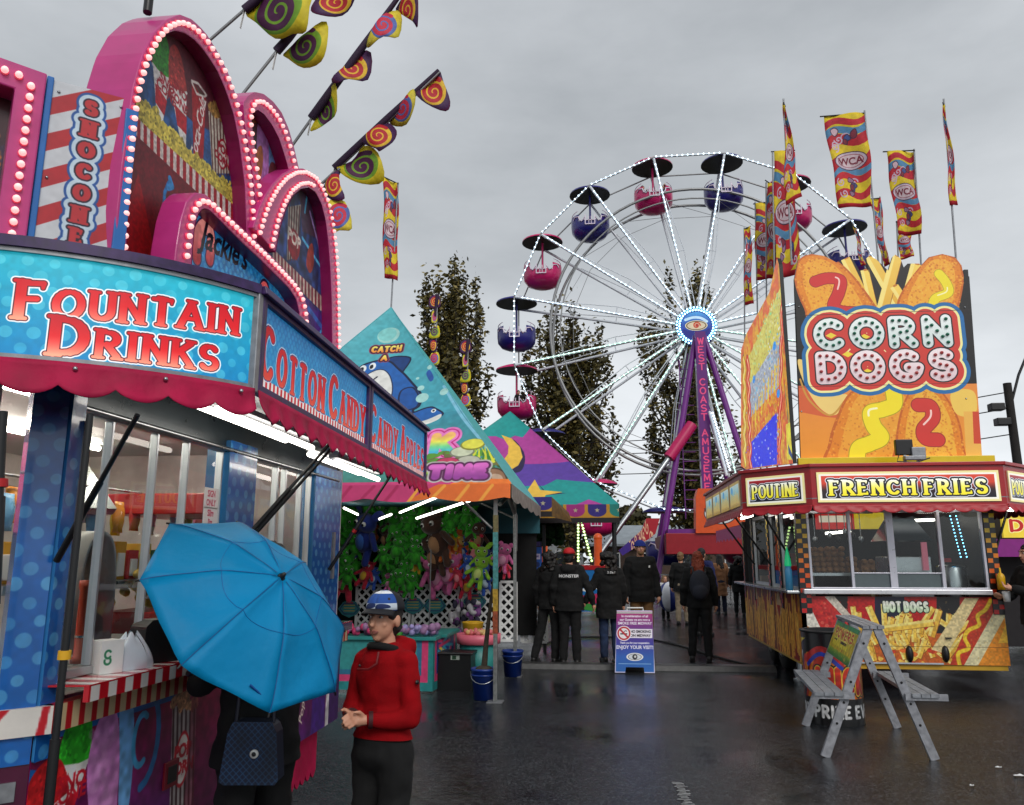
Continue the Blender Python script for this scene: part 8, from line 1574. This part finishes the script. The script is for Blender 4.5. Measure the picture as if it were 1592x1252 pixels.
# ================================================================ far things
LEAF = [mat('poplar leaf %d' % i, c, .6, var=.3, scale=3) for i, c in enumerate(((92, 84, 38), (136, 120, 58), (58, 56, 26)))]; BARK = mat('bark', (52, 44, 36), .9, var=.4)
def poplar(x, y, h_, w_, seed, label, n=8200, forks=2, leaf=.14):
    rr = random.Random(seed); t = thing('poplar_tree', (x, y, 0), label, 'tree', 'poplars behind the rides'); b = MB(); limbs = []
    b.tube([(x, y, 0), (x+.1, y, h_*.3), (x-.05, y, h_*.6), (x, y, h_*.9)], [.34, .24, .14, .03], 8)
    for i in range(64):
        a_ = rr.uniform(0, 6.283); z0 = rr.uniform(.08, .62)*h_; rad = w_*.5*rr.uniform(.08, 1.0); z1 = min(h_*rr.uniform(.86, 1.02), z0+h_*rr.uniform(.25, .5)*(1.25-rad/w_)); 
        if z1 > .85*h_: rad *= .7
        p = [Vector((x, y, z0)), Vector((x+rad*.6*math.cos(a_), y+rad*.6*math.sin(a_), z0+(z1-z0)*.3)), Vector((x+rad*math.cos(a_), y+rad*math.sin(a_), z0+(z1-z0)*.7)), Vector((x+rad*.95*math.cos(a_), y+rad*.95*math.sin(a_), z1))]
        b.tube(p, [.09, .06, .035, .012], 5); limbs.append(p)
    b.build('trunk', BARK, t); c = MB()
    for k in range(n):
        p = limbs[rr.randrange(len(limbs))]; u = rr.random()**.8*2.999; i = int(u); f = u-i; q = p[i].lerp(p[i+1], f); s_ = .62*(1-.20*u)
        q = q + Vector((rr.gauss(0, s_*.55), rr.gauss(0, s_*.55), rr.gauss(0, .45))); l = leaf*rr.uniform(.6, 1.35); e = Vector((rr.gauss(0, 1), rr.gauss(0, 1), rr.gauss(0, .6))).normalized(); g = Vector((rr.gauss(0, 1), rr.gauss(0, 1), rr.gauss(0, 1))).cross(e).normalized()
        c.add([q-e*l, q+g*l*.55, q+e*l, q-g*l*.55], [(0, 1, 2, 3)], rr.choice((0, 0, 1, 2)))
    c.build('crown', LEAF, t)
poplar(-8.4, 40, 17.4, 5.8, 3, 'left poplar behind the shark tent', 17000)
poplar(-1.8, 41, 15.2, 5.2, 11, 'middle poplar seen through the left side of the ferris wheel', 16000)
poplar(5.0, 45.5, 18.4, 5.6, 7, 'right poplar behind the ferris wheel hub and tower', 19000)
def bush(x, y, h_, w_, seed, label, n=1500):
    rr = random.Random(seed); t = thing('round_tree', (x, y, 0), label, 'tree', 'low trees on the horizon'); b = MB(); b.tube([(x, y, 0), (x, y, h_*.5)], [.25, .1], 6); b.build('trunk', BARK, t); c = MB()
    for k in range(n):
        a_ = rr.uniform(0, 6.283); el = rr.uniform(-.6, 1.57); r_ = rr.uniform(.6, 1.05); q = Vector((x+w_*.5*r_*math.cos(a_)*math.cos(el), y+w_*.5*r_*math.sin(a_)*math.cos(el), h_*.55+h_*.45*r_*math.sin(el))); l = .35*rr.uniform(.5, 1.3); e = Vector((rr.gauss(0, 1), rr.gauss(0, 1), rr.gauss(0, 1))).normalized(); g = Vector((rr.gauss(0, 1), rr.gauss(0, 1), rr.gauss(0, 1))).cross(e).normalized(); c.add([q-e*l, q+g*l*.6, q+e*l, q-g*l*.6], [(0, 1, 2, 3)], rr.choice((0, 2, 2)))
    c.build('crown', LEAF, t)
for i, (x, h_, w_, l_) in enumerate(((2.2, 6.2, 5, 'low dark tree left of the purple wheel leg, behind the long roof'), (-6, 6.0, 7, 'low dark tree behind the moon tent'), (8.6, 5.6, 6, 'low dark tree behind the red deck of the wheel'), (13, 6.5, 7, 'low dark tree behind the corn dog stand'), (22, 7, 9, 'low dark tree at the far right behind the utility pole'), (-14, 7, 9, 'low dark tree far left behind the shark tent'))): bush(x, 74+i, h_, w_, i+20, l_)
rr = random.Random(5); b = MB()
for k in range(7000):
    a_ = rr.uniform(-1.45, 1.45); d = rr.uniform(150, 175); hh = 6+2.5*math.sin(a_*9)+1.5*math.sin(a_*23); q = Vector((d*math.sin(a_)*1.6, d*math.cos(a_)*.9+20, rr.uniform(0, 1)**.7*hh)); l = rr.uniform(.9, 2.0); e = Vector((rr.gauss(0, 1), rr.gauss(0, 1), rr.gauss(0, .6))).normalized(); g = Vector((rr.gauss(0, 1), rr.gauss(0, 1), rr.gauss(0, 1))).cross(e).normalized(); b.add([q-e*l, q+g*l*.6, q+e*l, q-g*l*.6], [(0, 1, 2, 3)], rr.choice((0, 2, 2)))
tag(b.build('far_woods', LEAF), 'dark belt of far woods along the horizon', 'woods', kind='stuff')
# long low building and white house
GRF = mat('grey roof', (150, 158, 164), .6, var=.2, scale=2); SID = mat('grey siding', (104, 104, 106), .7, var=.3); BRN = mat('brown brick wall', (84, 66, 56), .8, var=.4, scale=4)
t = thing('long_building', (7, 62, 0), 'long low building with a pale grey roof beyond the rides', 'building')
b = MB(); b.box((-1.2, 58.5, 0), (26, 66, 2.5)); b.build('wall', BRN, t); b = MB(); b.add([(-1.6, 58, 2.45), (26.4, 58, 2.45), (26.4, 62.2, 4.1), (-1.6, 62.2, 4.1), (26.4, 66.4, 2.45), (-1.6, 66.4, 2.45), (-1.6, 58, 2.6), (26.4, 58, 2.6)], [(0,1,7,6),(6,7,2,3),(3,2,4,5),(0,6,3,5),(1,4,2,7)]); b.build('roof', GRF, t)
for k in range(9):
    x = -.3+k*2.9; b = MB(); b.box((x, 58.44, .9), (x+1.3, 58.5, 2.0)); f = b.build('window', WHITE, t); b = MB(); b.box((x+.08, 58.41, .98), (x+1.22, 58.435, 1.92)); b.build('pane', mat('dark pane', (30, 36, 40), .1), f)
t = thing('white_house', (-4.2, 52, 0), 'small white gabled house seen below the moon tent', 'house')
b = MB(); b.box((-7.2, 50, 0), (-1.6, 56, 2.6)); b.add([(-7.2, 50, 2.6), (-1.6, 50, 2.6), (-4.4, 50, 4.6)], [(0, 1, 2)]); b.build('wall', mat('white siding', (186, 190, 190), .6), t); b = MB(); b.add([(-7.6, 49.7, 2.35), (-4.4, 49.7, 4.75), (-1.2, 49.7, 2.35), (-7.6, 56.3, 2.35), (-4.4, 56.3, 4.75), (-1.2, 56.3, 2.35)], [(0, 3, 4, 1), (1, 4, 5, 2)]); b.build('roof', mat('dark shingle', (60, 62, 66), .8), t, solid=.12)
for x in (-5.2, -3.2): b = MB(); b.box((x, 49.94, .9), (x+.9, 49.99, 2.1)); f = b.build('window', WHITE, t); b = MB(); b.box((x+.1, 49.91, 1.0), (x+.8, 49.935, 2.0)); b.build('pane', mat('dark pane', (30, 36, 40), .1), f)
# children's ride behind the crowd
q = at(892, 890, Y=24); t = thing('kiddie_ride', (q.x, 24.5, 0), 'childrens ride with orange posts, blue striped skirt and leaning light strings', 'ride')
OR_ = mat('orange ride paint', (226, 90, 26), .4); x0 = at(838, 880, Y=24).x; x1 = at(948, 880, Y=24).x; zt = at(890, 886, Y=24).z
b = MB(); b.box((x0, 24, zt), (x1, 27, zt+.12)); b.build('deck_rim', RRED, t); a = Art(0, 2, 0, 1.2, 90, (20, 110, 180)); a.line([(0, .3), (.7, .55), (1.4, .35), (2, .5)], .14, (200, 40, 90)); a.line([(0, .1), (1, .25), (2, .1)], .1, (60, 150, 60)); a.line([(0, .62), (.7, .8), (1.4, .66), (2, .8)], .04, (226, 226, 226)); m = art_mat('ride skirt', a, .4); b = MB(); b.board(Fr((x0, 24.02, 0), (1, 0, 0)), [(0, .05), (x1-x0, .05), (x1-x0, zt), (0, zt)], -.05, 0, 0, 0, m); b.build('skirt', m, t)
for px_ in (845, 930): p = at(px_, 860, Y=24.3); b = MB(); b.tube([(p.x, 24.3, zt), (p.x, 24.3, zt+.9)], .13, 10); b.ball((p.x, 24.3, zt+.95), .14, 0, 10, 6); b.build('post', OR_, t)
WL = mat('warm green lamp', (236, 255, 190), .3, emit=2.2, emitc=(206, 255, 160), var=0); ws = thing('light_tower', (at(908, 850, Y=25).x, 25, 0), 'pair of leaning strings of pale green bulbs under the moon tent edge', 'light strings')
for p, q in (((899, 812), (899, 872)), ((904, 812), (920, 872))):
    p = at(*p, Y=25); q = at(*q, Y=25); c = MB(); c.tube([p, (q.x, q.y, 0.0) if p.x == q.x else q+(q-p)*.5], .025, 6); s_ = c.build('string', BLACK, ws)
    for k in range(13): e = MB(); e.ball(p.lerp(q, k/12)+Vector((0, -.05, 0)), .036, 0, 8, 6); e.build('bulb', WL, s_)
# fence rails, far stands
b = MB()
for k in range(60): x = 1.0+k*.14; b.bar((x, 27.5, .05), (x, 27.5, 1.05), .025)
for z in (.1, 1.05): b.bar((1, 27.5, z), (9.3, 27.5, z), .04)
tag(b.build('crowd_barrier', STEEL), 'low steel crowd barrier in front of the ferris wheel', 'barrier')
t = thing('pink_stall', (5.2, 21, 0), 'dim stall with a pink scalloped awning beyond the corn dog stand', 'stall'); b = MB(); b.box((3.9, 19.5, 0), (7, 23, 2.2)); b.build('body', mat('dim stall wall', (40, 24, 36), .6), t)
b = MB(); b.grid(lambda u, v: Vector((3.1, 17.5+u*5.5, 2.35-(.25+.08*abs(math.sin(u*30)))*v)), 60, 3); b.grid(lambda u, v: Vector((3.1+u*.9, 17.5, 2.35-(.25+.05*abs(math.sin(u*9)))*v)), 12, 3); b.grid(lambda u, v: Vector((3.1+u*.9, 17.5+5.5*v, 2.36+.2*u)), 2, 2); b.build('awning', mat('pink far awning', (170, 30, 110), .5), t)
a = Art(0, 1.6, 0, .4, 200, (236, 206, 60)); a.text('DRINKS', .1, .12, .17, .03, [(.015, (250, 240, 160)), (0, (190, 30, 30))], serif=False, wid=1.4); m = art_mat('drinks sign', a, .4, emit=.4); q = at(1561, 838, Y=14.5)
t = thing('purple_stall', (q.x+1.2, 15.2, 0), 'purple trimmed stall with a yellow drinks sign at the right edge', 'stall'); b = MB(); b.board(Fr((q.x, 14.5, q.z+.02), (1, 0, 0)), [(0, 0), (1.6, 0), (1.6, .4), (0, .4)], -.06, 0, 0, 0, m); b.build('drinks_sign', m, t); b = MB(); b.box((q.x-.5, 14.52, q.z-.3), (q.x+2.6, 14.7, q.z)); b.build('purple_trim', mat('bright purple trim', (150, 30, 140), .4), t); b = MB(); b.box((q.x-.4, 15, .1), (q.x+2.6, 17, q.z+.5)); b.build('body', mat('dark stall body', (26, 20, 24), .7), t)
# utility pole
p0 = at(1581, 725, Y=30); t = thing('utility_pole', (p0.x, 30, 0), 'dark utility pole with floodlights and a street lamp arm at the right edge', 'utility pole'); WD = mat('dark creosoted wood', (40, 36, 34), .9, var=.4)
b = MB(); b.tube([(p0.x+.05, 30, 0), (p0.x+.02, 30, 7.9)], [.17, .14], 10); b.build('post', WD, t)
b = MB(); b.tube([(p0.x+.1, 30, 7.2), (p0.x+.45, 30, 8.2), (p0.x+.8, 30, 8.9), (p0.x+1.3, 30, 9.1), (p0.x+2.4, 30, 9.15)], .05, 8); b.ball((p0.x+2.6, 30, 9.12), (.35, .15, .1), 0, 10, 6); b.build('lamp_arm', BLACK, t)
for dx, z in ((-.45, 7.0), (-.3, 6.45)): b = MB(); b.box((p0.x+dx-.28, 29.75, z-.13), (p0.x+dx+.2, 30.1, z+.14)); b.bar((p0.x+dx, 30, z), (p0.x, 30, z), .06); b.build('floodlight', BLACK, t, bevel=.03)
for z, l_ in ((7.55, 'uppermost overhead wire left of the utility pole'), (6.95, 'middle overhead wire left of the utility pole'), (6.0, 'lowest overhead wire left of the utility pole')):
    b = MB(); b.tube([Vector((p0.x-.1, 30, z)).lerp(Vector((p0.x-24, 42, z+.4)), u)+Vector((0, 0, -1.6*4*u*(1-u)*.5)) for u in np.linspace(0, 1, 14)], .02, 4); tag(b.build('overhead_wire', BLACK), l_, 'wire', 'overhead wires')
# ================================================================ ground
def asphalt():
    m = bpy.data.materials.new('wet asphalt'); m.use_nodes = True; nt = m.node_tree; b = nt.nodes['Principled BSDF']; Ln = nt.links.new
    tc = nt.nodes.new('ShaderNodeTexCoord')
    def nz(s, d=4, r=.55):
        n = nt.nodes.new('ShaderNodeTexNoise'); n.inputs['Scale'].default_value = s; n.inputs['Detail'].default_value = d; n.inputs['Roughness'].default_value = r; Ln(tc.outputs['Object'], n.inputs[0]); return n.outputs['Fac']
    big = nz(.55, 5); fine = nz(95, 3, .7); mid = nz(7, 5)
    v = nt.nodes.new('ShaderNodeTexVoronoi'); v.inputs['Scale'].default_value = 62; Ln(tc.outputs['Object'], v.inputs[0])
    cr = nt.nodes.new('ShaderNodeValToRGB'); e = cr.color_ramp.elements; e[0].position = .34; e[0].color = (.0025, .003, .004, 1); e[1].position = .86; e[1].color = (.05, .054, .062, 1)
    sp = nt.nodes.new('ShaderNodeMixRGB'); sp.inputs[0].default_value = .72; Ln(mid, sp.inputs[1]); Ln(v.outputs['Color'], sp.inputs[2]); Ln(sp.outputs[0], cr.inputs[0]); Ln(cr.outputs[0], b.inputs['Base Color'])
    rr = nt.nodes.new('ShaderNodeMapRange'); rr.inputs[1].default_value = .36; rr.inputs[2].default_value = .62; rr.inputs[3].default_value = .05; rr.inputs[4].default_value = .18; Ln(big, rr.inputs[0]); Ln(rr.outputs[0], b.inputs['Roughness'])
    bs = nt.nodes.new('ShaderNodeMapRange'); bs.inputs[1].default_value = .36; bs.inputs[2].default_value = .60; bs.inputs[3].default_value = .10; bs.inputs[4].default_value = .62; Ln(big, bs.inputs[0])
    hm = nt.nodes.new('ShaderNodeMath'); hm.operation = 'ADD'; Ln(v.outputs['Distance'], hm.inputs[0]); Ln(fine, hm.inputs[1])
    bp = nt.nodes.new('ShaderNodeBump'); bp.inputs['Distance'].default_value = .006; Ln(bs.outputs[0], bp.inputs['Strength']); Ln(hm.outputs[0], bp.inputs['Height']); Ln(bp.outputs[0], b.inputs['Normal'])
    b.inputs['IOR'].default_value = 1.33; b.inputs['Specular IOR Level'].default_value = .5; return m
ASPH = asphalt()
b = MB(); b.add([(-400, -60, 0), (400, -60, 0), (400, 900, 0), (-400, 900, 0)], [(0, 1, 2, 3)]); tag(b.build('ground', ASPH), kind='structure')
